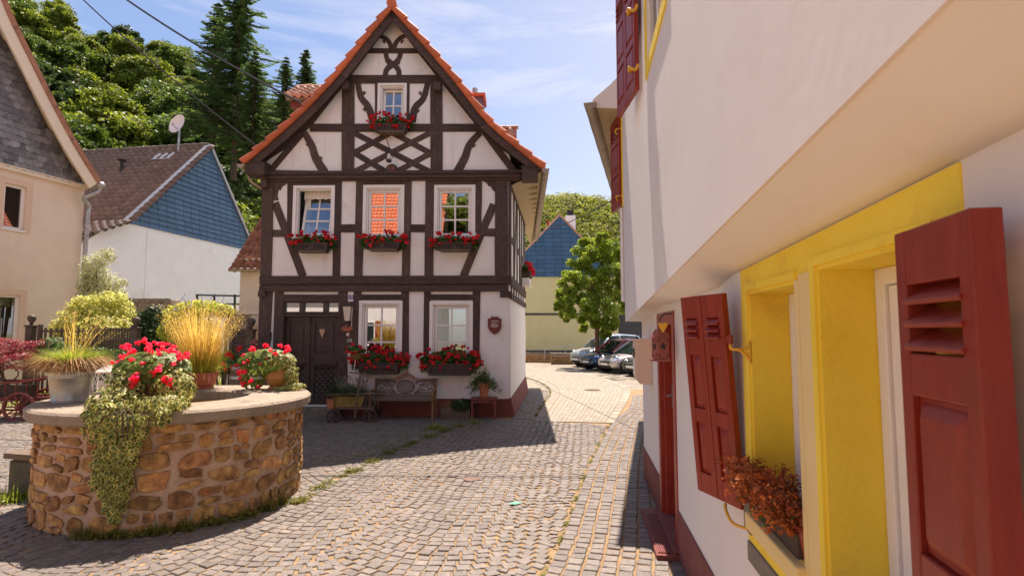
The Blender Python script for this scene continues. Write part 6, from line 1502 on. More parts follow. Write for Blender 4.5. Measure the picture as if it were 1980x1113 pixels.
# dark red stool with flower pot
sp = G(938, 806); t = thing('red_stool', 'small square dark red table carrying a flower pot at the house corner', 'stool', HF.w(fx(938, 780), -.33, 0), TH)
mb = MB(); mb.box(-.285, .285, -.20, .20, .435, .465); mb.build('top', DARKRED, t, bevel=.006); mb = MB(); mb.box(-.24, .24, -.16, .16, .37, .4345); mb.build('apron', DARKRED, t)
for sx in (-1, 1):
    for sy in (-1, 1): mb = MB(); mb.box(sx * .24 - .022, sx * .24 + .022, sy * .16 - .022, sy * .16 + .022, 0, .43); mb.build('leg', DARKRED, t, bevel=.004)
ps = HF.w(fx(938, 760), -.33, .467); t = thing('potted_shrub', 'terracotta pot with a leafy dark green shrub on the dark red stool', 'potted plant', ps, TH)
def pot_mesh(t, r0, r1, h, m=TERRA, saucer=True, rim=True, belly=0):
    z = .03 if saucer else 0; pr = [(r0, z), (r0 + (r1 - r0) * .5 + belly, z + h * .5), (r1, z + h * .82)]
    pr += [(r1 + .015, z + h * .82), (r1 + .018, z + h), (r1 - .005, z + h), (r1 - .012, z + h * .85), (0, z + h * .85)] if rim else [(r1, z + h), (r1 - .012, z + h), (r1 - .014, z + h * .85), (0, z + h * .85)]
    mb = MB(); mb.lathe(pr, 26, cap=False); mb.build('pot', m, t, smooth=False)
    if saucer: mb = MB(); mb.lathe([(r0 + .03, 0), (r0 + .05, .03), (r0 + .035, .03), (r0, .012)], 26); mb.build('saucer', m, t)
pot_mesh(t, .085, .125, .29)
mb = MB()
for i in range(60):
    d = Vector((random.gauss(0, .18), random.gauss(0, .1) - .05, U(.02, .32))); e_ = Vector((0, 0, .30)) + d + Vector((0, 0, -.22 * abs(d.x) / .25)); mb.tube([(0, 0, .27), Vector((0, 0, .32)).lerp(e_, .6) + Vector((0, 0, .05)), e_], .004, 4)
    for k in range(34): leaf(mb, Vector((0, 0, .3)).lerp(e_, U(.45, 1.05)) + rvec() * .05, rvec() + Vector((0, -.4, .6)), U(.014, .028), random.random(), .45)
mb.build('foliage', mat('ficus_leaf', (.06, .115, .02), (.10, .15, .03), 12, .4, tone=.5, trans=.3), t)
# planter box with heather between bench and stool
t = thing('ground_planter', 'low weathered planter box with dark heather and dry stalks beside the bench', 'planter', HF.w(fx(882, 800), -.22, 0), TH); mb = MB(); mb.box(-.30, .34, -.14, .14, 0, .24); mb.build('box', WOODGREY, t, bevel=.012)
mb = MB(); blob(mb, (.16, -.03, .28), (.30, .20, .17), 2200, .018, .5, .4); mb.build('foliage', LEAF_D, t); mb = MB()
for i in range(110): p = Vector((U(-.3, .05), U(-.1, .1), .18)); blade(mb, p, p + Vector((U(-.12, .12), U(-.12, .05), U(.08, .26))), .004, random.random())
mb.build('dry_stalk', STRAWB, t, kind='stuff'); mb = MB(); blob(mb, (.13, -.06, .38), (.04, .04, .03), 22, .016); mb.build('white_flower', WHITEP, t)
# wooden handcart planter
hc = HF.w(fx(700, 790), -.62, 0); t = thing('handcart_planter', 'old weathered wooden handcart used as planter beside the door', 'handcart', hc, TH + .08)
mb = MB(); zb = .30
def slat(x0, x1, y, z0, z1, name='side_slat', m=WOODGREY, M=None): q = MB(); q.box(x0, x1, y - .012, y + .012, z0, z1, M); q.build(name, m, t, bevel=.003)
q = MB(); q.prism([(-.36, zb + .02), (.20, zb + .02), (.28, .55), (-.44, .55)], -.20, -.175); q.build('front_board', mat('mossy_wood', (.20, .13, .03), (.30, .21, .06), 7, .85, .5, 40, dirt=((.09, .08, .02), 4, .5)), t, bevel=.006)
q = MB(); q.prism([(-.36, zb + .02), (.30, zb + .02), (.36, .55), (-.44, .55)], .175, .20); q.build('rear_board', WOODGREY, t, bevel=.006)
q = MB(); q.box(-.40, .44, -.17, .17, zb - .03, zb + .02); q.build('floor', WOODGREY, t)
for y in (-.24, .24):
    q = MB(); q.tube([(-.50, y, .58), (.62, y, .60)], .018, 6); q.tube([(-.42, y * .85, zb), (.46, y * .85, zb - .02)], .02, 6); q.build('ladder_rail', WOODGREY, t)
    for k in range(5): x = .30 + k * .065; q = MB(); q.tube([(x - .03, y * .9, zb), (x + .04, y, .59)], .010, 5); q.build('rung', WOODGREY, t)
def wheel(root, c, r, m, nsp=8, name='wheel', rz=0, w_=.035):
    M = Matrix.Translation(c) @ Matrix.Rotation(rz, 4, 'Z'); q = MB(); q.tube([(r * math.cos(a * math.pi / 12), 0, r * math.sin(a * math.pi / 12)) for a in range(24)], w_ * .7, 6, closed=True); q.xf(M); wo__ = q.build(name, m, root, smooth=True)
    q = MB(); q.lathe([(w_, -.05), (w_ * 1.2, 0), (w_, .05)], 10); q.xf(M @ Matrix.Rotation(math.pi / 2, 4, 'X')); q.build('hub', m, wo__)
    for k in range(nsp): a = k * 2 * math.pi / nsp; q = MB(); q.tube([(0, 0, 0), (r * math.cos(a), 0, r * math.sin(a))], w_ * .36, 5); q.xf(M); q.build('spoke', m, wo__)
for x, y in ((-.34, -.30), (.40, -.28), (-.34, .30), (.40, .30)): wheel(t, (x, y, .14), .13, PLANTER, 8, w_=.026)
q = MB(); q.tube([(.10, -.36, .12), (.16, -.38, .55), (.20, -.36, 1.02)], .022, 6); q.tube([(-.02, -.36, 1.05), (.42, -.36, .99)], .016, 6); q.build('drawbar', WOODGREY, t)
for x, y, r, hh_, m in ((-.28, -.27, .09, .20, TERRA),): 
    q = MB(); q.lathe([(r * .7, .30), (r, .30 + hh_), (r + .012, .30 + hh_), (0, .29 + hh_)], 18, (x - .14, y + .02, 0)); q.build('flower_pot', m, t)
q = MB(); blob(q, (-.42, -.15, .66), (.16, .14, .22), 420, .022, .3, .3, .3); blob(q, (-.1, -.05, .64), (.46, .24, .16), 1300, .022, .4, .3)
q.build('foliage', LEAF_D, t); q = MB(); 
for i in range(110):
    a = Vector((U(-.35, .3), U(-.15, .1), .55)); e_ = a + Vector((U(-.16, .16), U(-.15, .1), U(.15, .42))); q.tube([a, a.lerp(e_, .5) + Vector((.02, 0, .02)), e_], .003, 4)
    for k in range(9): leaf(q, a.lerp(e_, U(.3, 1.05)) + rvec() * .03, rvec(), U(.008, .018), random.random(), .5)
q.build('grey_foliage', mat('grey_leaf', (.20, .19, .15), (.30, .28, .24), 9, .7, tone=.4), t)
q = MB(); q.lathe([(.03, 0), (.04, .1), (.038, .3), (.02, .36), (0, .37)], 9, (-.30, -.05, .55)); q.build('cactus', LEAF_D, t, smooth=True)
# flower ball on a white stake, little lantern
bx = HF.w(fx(702, 686), -.55, fz(702, 686, -.55)); t = thing('stake_planter', 'small wicker ball planter with red geraniums on a thin white stake by the door', 'planter', bx, TH)
q = MB()
for k in range(8): q.tube([(.12 * math.cos(k * math.pi / 8) * math.cos(a * math.pi / 8), .12 * math.sin(k * math.pi / 8) * math.cos(a * math.pi / 8), .10 * math.sin(a * math.pi / 8)) for a in range(16)], .006, 4, closed=True)
for z in (-.05, 0, .05): q.tube([(math.sqrt(.0144 - z * z) * math.cos(a * .4488), math.sqrt(.0144 - z * z) * math.sin(a * .4488), z) for a in range(14)], .006, 4, closed=True)
q.build('wicker_ball', mat('wicker', (.26, .17, .05), (.36, .25, .08), 9, .8), t); q = MB(); q.tube([(0, 0, -.08), (-.05, .02, -.45), (-.11, .03, -bx.z + .55)], .008, 5); q.build('stake', WHITEP, t)
geraniums(t, .42, .34, .16, 130, 9, zc=.08, hs=.8)
lx_ = HF.w(fx(719, 724), -.55, fz(719, 732, -.55)); t = thing('small_glass_lantern', 'tiny glass lantern hanging from the handcart beside the bench', 'lantern', lx_, TH); q = MB(); q.box(-.055, .055, -.055, .055, -.06, -.045); taper(q, .075, .03, .10, .14)
for sx in (-1, 1):
    for sy in (-1, 1): q.tube([(sx * .05, sy * .05, -.05), (sx * .05, sy * .05, .10)], .006, 4)
q.tube([(0, 0, .14), (0, 0, .22)], .004, 4); q.build('frame', BROWNIRON, t); q = MB(); q.lathe([(.022, -.045), (.022, .02)], 10); q.build('candle', CREAM, t)
# rough stone trough
sg_ = G(636, 806); t = thing('stone_trough', 'rough pale stone trough on the cobbles before the door step', 'trough', (sg_.x, sg_.y + .12, 0), .1)
q = MB(); n = 9; vs = []
for z, s_ in ((0, .92), (.05, 1.0), (.13, 1.02), (.165, .92)):
    for k in range(16): a = k * math.pi / 8; c_, s2 = math.cos(a), math.sin(a); f = (abs(c_) ** 5 + abs(s2) ** 5) ** -.2; vs.append((c_ * f * .27 * s_ * U(.94, 1.05), s2 * f * .13 * s_ * U(.93, 1.06), z + U(-.008, .008)))
q.add(vs, [(l_ * 16 + k, l_ * 16 + (k + 1) % 16, (l_ + 1) * 16 + (k + 1) % 16, (l_ + 1) * 16 + k) for l_ in range(3) for k in range(16)] + [tuple(48 + k for k in range(16))]); q.build('block', mat('pale_rough_stone', (.30, .22, .17), (.48, .38, .32), 12, .95, .9, 30), t)
# barrel with geraniums
bq = P(486, 755, 10.9); t = thing('wine_barrel', 'old wine barrel with galvanised hoops and red geraniums beside the gate', 'barrel', (bq.x, bq.y, 0)); R_ = .40; zt_ = P(486, 704, 10.6).z
prf = lambda f: R_ * (.86 + .14 * math.sin(f * math.pi))
q = MB(); ns = 22
for k in range(ns):
    a0, a1 = k * 2 * math.pi / ns + .012, (k + 1) * 2 * math.pi / ns - .012; q = MB(); vs = []
    for j in range(7): f = j / 6; r = prf(f); z = zt_ - .95 + .95 * f; vs += [(r * math.cos(a0), r * math.sin(a0), z), (r * math.cos(a1), r * math.sin(a1), z), ((r - .03) * math.cos(a1), (r - .03) * math.sin(a1), z), ((r - .03) * math.cos(a0), (r - .03) * math.sin(a0), z)]
    q.add(vs, [(4 * j + i, 4 * j + (i + 1) % 4, 4 * j + 4 + (i + 1) % 4, 4 * j + 4 + i) for j in range(6) for i in range(4)] + [(24, 25, 26, 27)]); q.build('stave', WOODGREY, t)
for f in (.06, .26, .74, .92): q = MB(); z = zt_ - .95 + .95 * f; q.lathe([(prf(f) + .004, z - .028), (prf(f) + .012, z - .028), (prf(f) + .012, z + .028), (prf(f) + .004, z + .028)], 30, cap=False); q.build('hoop', ZINC, t)
q = MB(); q.lathe([(R_ * .82, zt_ - .06), (0, zt_ - .06)], 20, cap=False); q.build('soil', EARTH, t); q = MB(); q.box(-.32, .32, -.32, .32, 0, zt_ - .951); q.build('plinth', GREYSTONE, t)
f = geraniums(t, .95, .8, .34, 420, 26, zc=zt_ - .02, droop=.2); f.location = (0, .15, 0)
# ================================================================== on the well
def rim_pt(u, v): return G(u, v, WTOP)
bq = rim_pt(135, 776); t = thing('zinc_bucket', 'galvanised zinc bucket planted with a shaggy tuft of grass on the well rim', 'bucket', bq, .3)
mb = MB(); mb.lathe([(.165, 0), (.168, .012), (.163, .02), (.198, .26), (.203, .265), (.199, .275), (.212, .325), (.22, .33), (.214, .338), (.20, .33), (.19, .29), (0, .29)], 32, cap=False); mb.build('bucket', ZINC, t, smooth=True)
mb = MB(); mb.tube([(.195 * math.cos(a * .26), .195 * math.sin(a * .26), .262) for a in range(24)], .006, 5, closed=True); mb.tube([(.188 * math.cos(a * .26), .188 * math.sin(a * .26), .21) for a in range(24)], .004, 5, closed=True); mb.tube([(.168 * math.cos(a * .26), .168 * math.sin(a * .26), .02) for a in range(24)], .006, 5, closed=True); mb.build('rib', ZINC, t, smooth=True)
mb = MB()
for i in range(1900):
    a = U(0, 2 * math.pi); r = .2 * math.sqrt(random.random()); p = Vector((r * math.cos(a), r * math.sin(a), .31)); o = U(.12, .36); blade(mb, p, Vector(((r + o) * math.cos(a + U(-.3, .3)), (r + o) * math.sin(a + U(-.3, .3)), .34 + U(-.02, .14) - .55 * max(0, o - .2))), .0035, random.random(), .35)
mb.build('dry_grass', STRAWB, t, kind='stuff'); mb = MB()
for i in range(1300):
    a = U(0, 2 * math.pi); r = .14 * math.sqrt(random.random()); p = Vector((r * math.cos(a), r * math.sin(a), .33)); o = U(.03, .42); blade(mb, p, p + Vector((o * math.cos(a), o * math.sin(a), U(.14, .30) - o * .12)), .003, random.random(), .12)
mb.build('green_grass', GRASSG, t, kind='stuff'); mb = MB()
for i in range(70):
    a = U(0, 2 * math.pi); r = .1 * math.sqrt(random.random()); p = Vector((r * math.cos(a), r * math.sin(a), .4)); o = U(-.2, .45); e_ = p + Vector((o, U(-.15, .15), U(.3, .62))); blade(mb, p, e_, .0022, random.random(), .08)
    d = (e_ - p).normalized()
    for k in range(7): leaf(mb, e_ - d * .02 * k + rvec() * .006, rvec(), .010, random.random(), .35, d)
mb.build('seed_stalk', STRAW, t, kind='stuff')
# white metal lantern
lq = rim_pt(200, 759); t = thing('white_lantern', 'white lattice metal lantern with a thick candle on the well rim', 'lantern', lq, .35)
mb = MB(); s_ = .095; mb.box(-s_, s_, -s_, s_, 0, .018); mb.box(-s_, s_, -s_, s_, .245, .262)
for sx in (-1, 1):
    for sy in (-1, 1): mb.box(sx * s_ - .006 * sx - .006, sx * s_ - .006 * sx + .006, sy * s_ - .006 * sy - .006, sy * s_ - .006 * sy + .006, .018, .245)
mb.add([(-.115, -.115, .262), (.115, -.115, .262), (.115, .115, .262), (-.115, .115, .262), (-.05, -.05, .33), (.05, -.05, .33), (.05, .05, .33), (-.05, .05, .33)], [(0, 1, 5, 4), (1, 2, 6, 5), (2, 3, 7, 6), (3, 0, 4, 7), (4, 5, 6, 7), (3, 2, 1, 0)]); mb.box(-.04, .04, -.04, .04, .331, .345); mb.build('frame', WHITEL, t); mb = MB()
for ax in range(4):
    R = Matrix.Rotation(ax * math.pi / 2, 4, 'Z')
    for k in range(-2, 3):
        for sg in (1, -1):
            pts = [(x, -s_ + .004, .13 + sg * x * 1.2 + k * .09) for x in [(-s_ + .2 * s_ * i) for i in range(11)]]; pts = [p for p in pts if .02 < p[2] < .245]
            if len(pts) > 1: mb.tube([R @ Vector(pts[0]), R @ Vector(pts[-1])], .0028, 4)
mb.build('lattice', WHITEL, t); mb = MB(); mb.lathe([(.055, .018), (.055, .14), (.05, .145)], 18); mb.build('candle', mat('wax', (.72, .66, .56), (.78, .72, .62), 3, .5), t)
mb = MB(); mb.box(-.118, .118, -.118, .118, .2625, .2635); mb.build('blue_glass', mat('blue_glass', (.05, .08, .3), (.06, .1, .36), 3, .1), t)
# terracotta pot with geraniums and trailing ivy
gq = Vector((-3.62, 5.80, WTOP)); t = thing('ivy_geranium_pot', 'terracotta pot of red geraniums with variegated ivy trailing down the well', 'potted plant', gq)
mb = MB(); mb.lathe([(.10, 0), (.125, .1), (.155, .2), (.175, .21), (.175, .26), (.16, .26), (.15, .22), (0, .22)], 26, cap=False); mb.build('pot', TERRA, t, smooth=False)
mb = MB()
for i in range(950):
    d = rvec(); p = Vector((d.x * .35 - .08, d.y * .30, .38 + d.z * .17)); round_leaf(mb, p, d + Vector((0, -.3, .7)), U(.02, .036), random.random())
f = mb.build('geranium_foliage', mat('bright_geranium_leaf', (.11, .18, .02), (.17, .24, .035), 9, .5, tone=.5, trans=.4), t)
for i in range(64):
    a = U(0, 6.28); q = math.sqrt(random.random()); x = .38 * q * math.cos(a) - .09; y = .32 * q * math.sin(a); s_ = U(.4, .75)
    inst(random.choice(HEADSP), 'flower_head', f, (x, y - .02, .47 + .14 * (1 - q * q) + U(-.10, .07)), (U(-.4, .7), U(-.4, .4), U(0, 6)), (s_, s_, s_))
for i in range(7): s_ = U(.7, 1.0); inst(random.choice(HEADSP), 'flower_head', f, (U(-.1, .28), U(-.34, -.28), U(.22, .42)), (1.1, 0, U(0, 6)), (s_, s_, s_))
mat('ivy_edge', (.48, .46, .10), (.64, .60, .24), 20, .5, tone=.4, trans=.4); IVYH = mat('ivy_heart', (.07, .115, .012), (.14, .19, .02), 20, .45, tone=.5, trans=.35)
# ivy: polygon of its fall on the well wall in (angle, height)
def wall_hit(u, v):
    a, b = ray(u, v); R_ = WR + .05; A_ = a * a + 1; B_ = -2 * (a * WELL.x + WELL.y); C_ = WELL.x ** 2 + WELL.y ** 2 - R_ * R_; D = (-B_ - math.sqrt(max(0, B_ * B_ - 4 * A_ * C_))) / (2 * A_)
    p = Vector((a * D, D)) - WELL; return math.atan2(p.y, p.x), EYE + b * D
poly = [wall_hit(u, v) for u, v in ((222, 800), (212, 850), (192, 900), (188, 935), (206, 955), (212, 1000), (228, 1012), (238, 975), (250, 935), (264, 880), (280, 830), (300, 806))]
def inside(p, pl):
    c_ = False
    for i in range(len(pl)):
        (x0, y0), (x1, y1) = pl[i], pl[i - 1]
        if (y0 > p[1]) != (y1 > p[1]) and p[0] < (x1 - x0) * (p[1] - y0) / (y1 - y0) + x0: c_ = not c_
    return c_
mb = MB(); n = 0; az = [p[0] for p in poly]; zz = [p[1] for p in poly]
while n < 1250:
    q = (U(min(az) - .02, max(az) + .02), U(min(zz), max(zz) + .02))
    if not inside((q[0] + random.gauss(0, .015), q[1] + random.gauss(0, .02)), poly): continue
    n += 1; r = WR + U(.03, .17) * (.5 + .5 * min(1, (q[1] - min(zz)) / .5)); p = Vector((WELL.x + math.cos(q[0]) * r, WELL.y + math.sin(q[0]) * r, q[1])) - gq
    nr = Vector((math.cos(q[0]), math.sin(q[0]), .35)) + rvec() * .55; ivy_leaf(mb, p, nr, U(.022, .040), random.random(), Vector((U(-.5, .5), U(-.3, .3), -1)))
mb.build('ivy_fall', [MATS['ivy_edge'], IVYH], t)
mb = MB(); n = 0                       # over the rim and around the pot
def ivyb(c, rad, k, up): 
    for i in range(k):
        d = rvec(); p = Vector(c) + Vector((d.x * rad[0], d.y * rad[1], d.z * rad[2])) * (.55 + .5 * random.random()); p.z = max(p.z, .015) if (Vector((p.x + gq.x, p.y + gq.y)) - WELL).length < WRIM else p.z
        ivy_leaf(mb, p, d + Vector((0, -.4, up)) + rvec() * .5, U(.022, .042), random.random(), Vector((U(-.6, .6), U(-.8, .2), -.8)))
for c_, r_, k in (((-.18, -.18, .24), (.20, .24, .18), 430), ((-.17, -.40, .06), (.22, .22, .18), 400), ((-.16, -.58, -.08), (.18, .09, .22), 320), ((.22, -.12, .20), (.19, .22, .20), 380), ((.24, -.36, .06), (.28, .16, .09), 330), ((.02, -.40, .04), (.34, .16, .06), 200), ((.34, -.52, -.02), (.09, .06, .12), 60)): ivyb(c_, r_, k, .5)
mb.build('ivy', [MATS['ivy_edge'], IVYH], t)
mb = MB()
for k in range(5):
    a0 = U(min(az) + .08, max(az) - .1); mb.tube(bez([(gq.x * 0 - .3, -.3, .1), Vector((WELL.x + math.cos(a0) * 1.47, WELL.y + math.sin(a0) * 1.47, WTOP + .01)) - gq, Vector((WELL.x + math.cos(a0) * 1.42, WELL.y + math.sin(a0) * 1.42, .75)) - gq, Vector((WELL.x + math.cos(a0 + .03) * 1.37, WELL.y + math.sin(a0 + .03) * 1.37, U(.35, .6))) - gq], 5), .005, 4)
mb.build('ivy_stem', BARK, t)
# golden grass
sq = rim_pt(386, 750); sq.y = min(sq.y, 7.62); t = thing('golden_grass_pot', 'low terracotta bowl with tall golden ornamental grass at the back of the well', 'potted plant', sq)
mb = MB(); mb.lathe([(.165, 0), (.17, .045), (.185, .05), (.215, .19), (.225, .19), (.225, .215), (.205, .215), (.195, .18), (0, .18)], 28, cap=False); mb.build('bowl', mat('red_terracotta', (.34, .08, .04), (.44, .13, .07), 8, .7, .2, 50), t, smooth=False)
mb = MB()
for i in range(1500):
    a = U(0, 6.28); r = .16 * math.sqrt(random.random()); p = Vector((r * math.cos(a), r * math.sin(a), .18)); h_ = U(.35, 1.12) * U(.8, 1); o = U(.02, .42) * h_ + .05; e_ = p + Vector((o * math.cos(a), o * math.sin(a), h_ - o * .2)); blade(mb, p, e_, .0032, random.random(), .06)
    if h_ > .62 and i % 2 == 0:
        d = (e_ - p).normalized()
        for k in range(7): leaf(mb, e_ - d * .028 * k + rvec() * .012, rvec(), .012, random.random() * .6 + .4, .3, d)
mb.build('grass', STRAW, t, kind='stuff'); mb = MB()
for i in range(650):
    a = U(0, 6.28); r = .18 * math.sqrt(random.random()); p = Vector((r * math.cos(a), r * math.sin(a), .18)); o = U(.1, .30); blade(mb, p, p + Vector((o * math.cos(a), o * math.sin(a), U(.02, .34))), .003, random.random(), .3)
mb.build('green_blade', LEAF_Y, t, kind='stuff')
mb = MB()
for i in range(14):
    a = -U(.3, 2.8); p = Vector((.215 * math.cos(a), .215 * math.sin(a), .2)); mb.tube([p, p + Vector((.03 * math.cos(a), .03 * math.sin(a), -.02)), p + Vector((.03 * math.cos(a), .03 * math.sin(a), -U(.06, .17)))], .0022, 4)
mb.build('hanging_root', CREAM, t, kind='stuff')
# glazed pot with geraniums at the right
rq = rim_pt(538, 752); t = thing('glazed_pot', 'round ochre glazed pot of red geraniums and ivy on the right of the well', 'potted plant', rq)
mb = MB(); mb.lathe([(.105, 0), (.125, .0), (.125, .03), (.10, .032), (.13, .08), (.158, .15), (.152, .21), (.140, .245), (.155, .25), (.157, .272), (.14, .272), (.13, .23), (0, .23)], 30, cap=False); mb.build('pot', GLAZED, t, smooth=False)
mb = MB()
for i in range(560): d = rvec(); round_leaf(mb, Vector((d.x * .36 - .16, d.y * .25, .36 + d.z * .16)), d + Vector((0, -.4, .7)), U(.018, .034), random.random())
for i in range(180): d = rvec(); round_leaf(mb, Vector((d.x * .14 - .34, d.y * .16, .16 + d.z * .16)), d + Vector((0, -.4, .7)), U(.016, .03), random.random())
f = mb.build('geranium_foliage', MATS['bright_geranium_leaf'], t)
for (x, z) in ((-.42, .42), (-.46, .30), (-.36, .22), (-.38, .06), (-.28, .50), (-.12, .54), (-.02, .50), (.06, .54), (.14, .52), (.2, .50), (.16, .46), (-.2, .30), (-.33, .34), (-.4, .2), (-.3, .1), (-.24, .01), (-.44, .12), (.02, .44)): s_ = U(.55, .95); inst(random.choice(HEADSP), 'flower_head', f, (x, U(-.22, -.05), z + .02), (U(.2, .9), U(-.3, .3), U(0, 6)), (s_, s_, s_))
mb = MB()
for c_, r_, k in (((.06, -.06, .36), (.2, .16, .11), 330), ((.20, -.08, .20), (.09, .12, .17), 260), ((.26, -.12, .05), (.16, .12, .045), 170), ((.16, -.2, .03), (.18, .05, .03), 70)): 
    for i in range(k): d = rvec(); p = Vector(c_) + Vector((d.x * r_[0], d.y * r_[1], d.z * r_[2])) * (.5 + .5 * random.random()); p.z = max(p.z, .012); ivy_leaf(mb, p, d + Vector((0, -.3, .6)) + rvec() * .4, U(.014, .028), random.random(), Vector((U(-.6, .6), -.4, -.8)))
mb.build('ivy', [MATS['ivy_edge'], IVYH], t)

# ================================================================== garden at the left: fence, gate, handwagon, shrubs
FD = 13.0
def fence_post(root, u, vtop, D, name='post'):
    p = P(u, vtop, D); q = p - root.location; mb = MB(); mb.box(q.x - .075, q.x + .075, q.y - .075, q.y + .075, -root.location.z, q.z - .28); mb.box(q.x - .095, q.x + .095, q.y - .095, q.y + .095, q.z - .28, q.z - .24); po = mb.build(name, BROWNIRON, root, bevel=.006)
    mb = MB(); mb.lathe([(.04, q.z - .24), (.03, q.z - .20), (.07, q.z - .14), (.09, q.z - .08), (.07, q.z - .02), (.0, q.z)], 14, (q.x, q.y, 0)); mb.build('ball_finial', BROWNIRON, po, smooth=True)
o_ = P(62, 700, FD); t = thing('garden_fence', 'brown iron garden fence with ball-topped end post before the pink house', 'fence', (o_.x, o_.y, 0)); fence_post(t, 62, 608, FD)
def fence_run(root, u0, u1, vt, vb, D, rails, n, ends=True, ang=0):
    a, b = P(u0, vt, D) - root.location, P(u1, vt, D) - root.location; zb = P(u0, vb, D).z
    for v in rails: z = P(u0, v, D).z; mb = MB(); mb.box(a.x, b.x, a.y - .02, a.y + .02, z - .025, z + .025); mb.build('rail', BROWNIRON, root)
    for k in range(n + 1):
        x = a.x + (b.x - a.x) * k / n; big = k in (0, n) and ends; mb = MB(); r = .035 if big else .016; mb.box(x - r, x + r, a.y - r - .003, a.y + r + .003, max(.02, zb), a.z + (.08 if big else U(0, .012))); mb.build('bar', BROWNIRON, root)
fence_run(t, 78, 183, 634, 760, FD, (640, 656), 10)
o_ = P(186, 700, FD - .1); t = thing('garden_gate', 'brown iron garden gate with diagonal strut left of the golden grass', 'gate', (o_.x, o_.y, 0)); fence_post(t, 264, 612, FD - .1)
fence_run(t, 186, 258, 634, 770, FD - .1, (637, 655, 715), 13)
a, b = P(216, 715, FD - .12) - t.location, P(268, 655, FD - .12) - t.location; MB().tube([(a.x, a.y - .03, a.z), (b.x, b.y - .03, b.z)], .02, 5).build('strut', BROWNIRON, t)
o_ = P(450, 700, 11.9); t = thing('lattice_gate', 'grey-brown picket gate with curved rails between barrel and timber house', 'gate', (o_.x, o_.y, 0)); fence_post(t, 486, 614, 11.9)
fence_run(t, 449, 480, 636, 780, 11.9, (), 9); 
for v in (645, 664): a, b = P(449, v, 11.85) - t.location, P(488, v, 11.85) - t.location; MB().tube(bez([a, (a + b) / 2 + Vector((0, -.03, -.05)), b], 5), .025, 6).build('rail', BROWNIRON, t)
# little pagoda lantern near the gate
q = P(492, 676, 11.3); t = thing('pagoda_lantern', 'small dark red pagoda-shaped lantern behind the barrel', 'lantern', q); mb = MB(); taper(mb, .10, .03, .02, .10); taper(mb, .075, .02, .12, .22); mb.tube([(0, 0, .2), (0, 0, .27)], .01, 6); mb.box(-.05, .05, -.05, .05, -.12, .02); mb.build('body', DARKRED, t); mb = MB(); mb.box(-.04, .04, -.04, .04, -q.z, -.121); mb.build('stand', BROWNIRON, t)
# red handwagon with the maple
wq = G(40, 795); t = thing('red_handwagon', 'old dark red wooden ladder wagon carrying a red maple at the left edge', 'handwagon', (wq.x + .62, 12.35, 0), .12)
for x, y in ((-.62, -.42), (.55, -.42), (-.62, .42), (.55, .42)): wheel(t, (x, y, .30), .29 if x > 0 else .33, DARKRED, 10, w_=.045)
q = MB(); q.box(-.85, .85, -.26, .26, .40, .45); q.build('floor', DARKRED, t)
for y in (-.36, .36):
    q = MB(); q.tube(bez([(-1.1, y * 1.1, .86), (-.3, y, .80), (.5, y, .82), (1.05, y * 1.15, .92)], 5), .028, 6); q.tube([(-.9, y * .8, .47), (.9, y * .8, .47)], .026, 6); q.build('ladder_rail', DARKRED, t)
    for k in range(9): x = -.8 + k * .2; q = MB(); q.tube([(x, y * .8, .47), (x * 1.08, y, .82)], .013, 5); q.build('rung', DARKRED, t)
q = MB(); q.tube([(-.62, -.42, .3), (-.62, .42, .3)], .03, 6); q.tube([(.55, -.42, .3), (.55, .42, .3)], .03, 6); q.build('axle', DARKRED, t); q = MB(); q.box(-.6, .5, -.2, .2, .451, .72); q.build('planting_box', PLANTER, t)
mp_ = P(18, 690, 12.45); t = thing('red_maple', 'low red Japanese maple spreading over the handwagon', 'shrub', (mp_.x, mp_.y, .7)); q = MB()
for i in range(5): q.tube(bez([(U(-.1, .1), 0, 0), (U(-.3, .3), U(-.1, .1), .3), (U(-.7, .7), U(-.3, .3), mp_.z - .65)], 4), .015, 5)
q.build('stem', BARK, t); q = MB()
for i in range(44): c_ = Vector((U(-.9, .75), U(-.5, .4), mp_.z - .70 + U(-.22, .36))); blob(q, c_, (.26, .24, .09), 200, .030, .5, .45, .35, .8)
q.build('foliage', MAPLE, t)
# shrubs
def shrub(name, label, u, v, D, blobs, m, stems=5, size=.03, var=.35, cat='shrub', asp=.5, groundz=.05):
    c0 = P(u, v, D); t = thing(name, label, cat, (c0.x, c0.y, groundz)); q = MB(); sc_ = D / FOC
    for (uu, vv, ru, rv, dd, n) in blobs: c_ = P(uu, vv, D + dd) - t.location; blob(q, c_, (ru * sc_, ru * sc_ * .8, rv * sc_), n, size, .5, var, asp, .35, .3)
    q.build('foliage', m, t); s_ = MB()
    for k in range(stems): uu, vv, ru, rv, dd, n = blobs[k % len(blobs)]; c_ = P(uu, vv, D + dd) - t.location; s_.tube(bez([(U(-.1, .1), U(-.1, .1), 0), (c_.x * .4, c_.y * .4, c_.z * .5), c_ + Vector((0, 0, .1))], 4), [.03] * 4 + [.02] * 4 + [.01], 5)
    s_.build('stem', BARK, t); return t
shrub('variegated_shrub', 'round cream and green variegated shrub behind the garden gate', 190, 620, 14.2, [(150, 625, 42, 38, 0, 1500), (190, 605, 50, 42, .2, 2000), (232, 612, 34, 40, .1, 1300), (120, 640, 26, 26, -.1, 600), (205, 640, 60, 34, -.3, 1600), (160, 590, 30, 22, .1, 700), (215, 580, 34, 20, .1, 700), (150, 665, 44, 34, -.2, 1200), (225, 660, 44, 36, -.2, 1200)], LEAF_V, size=.045)
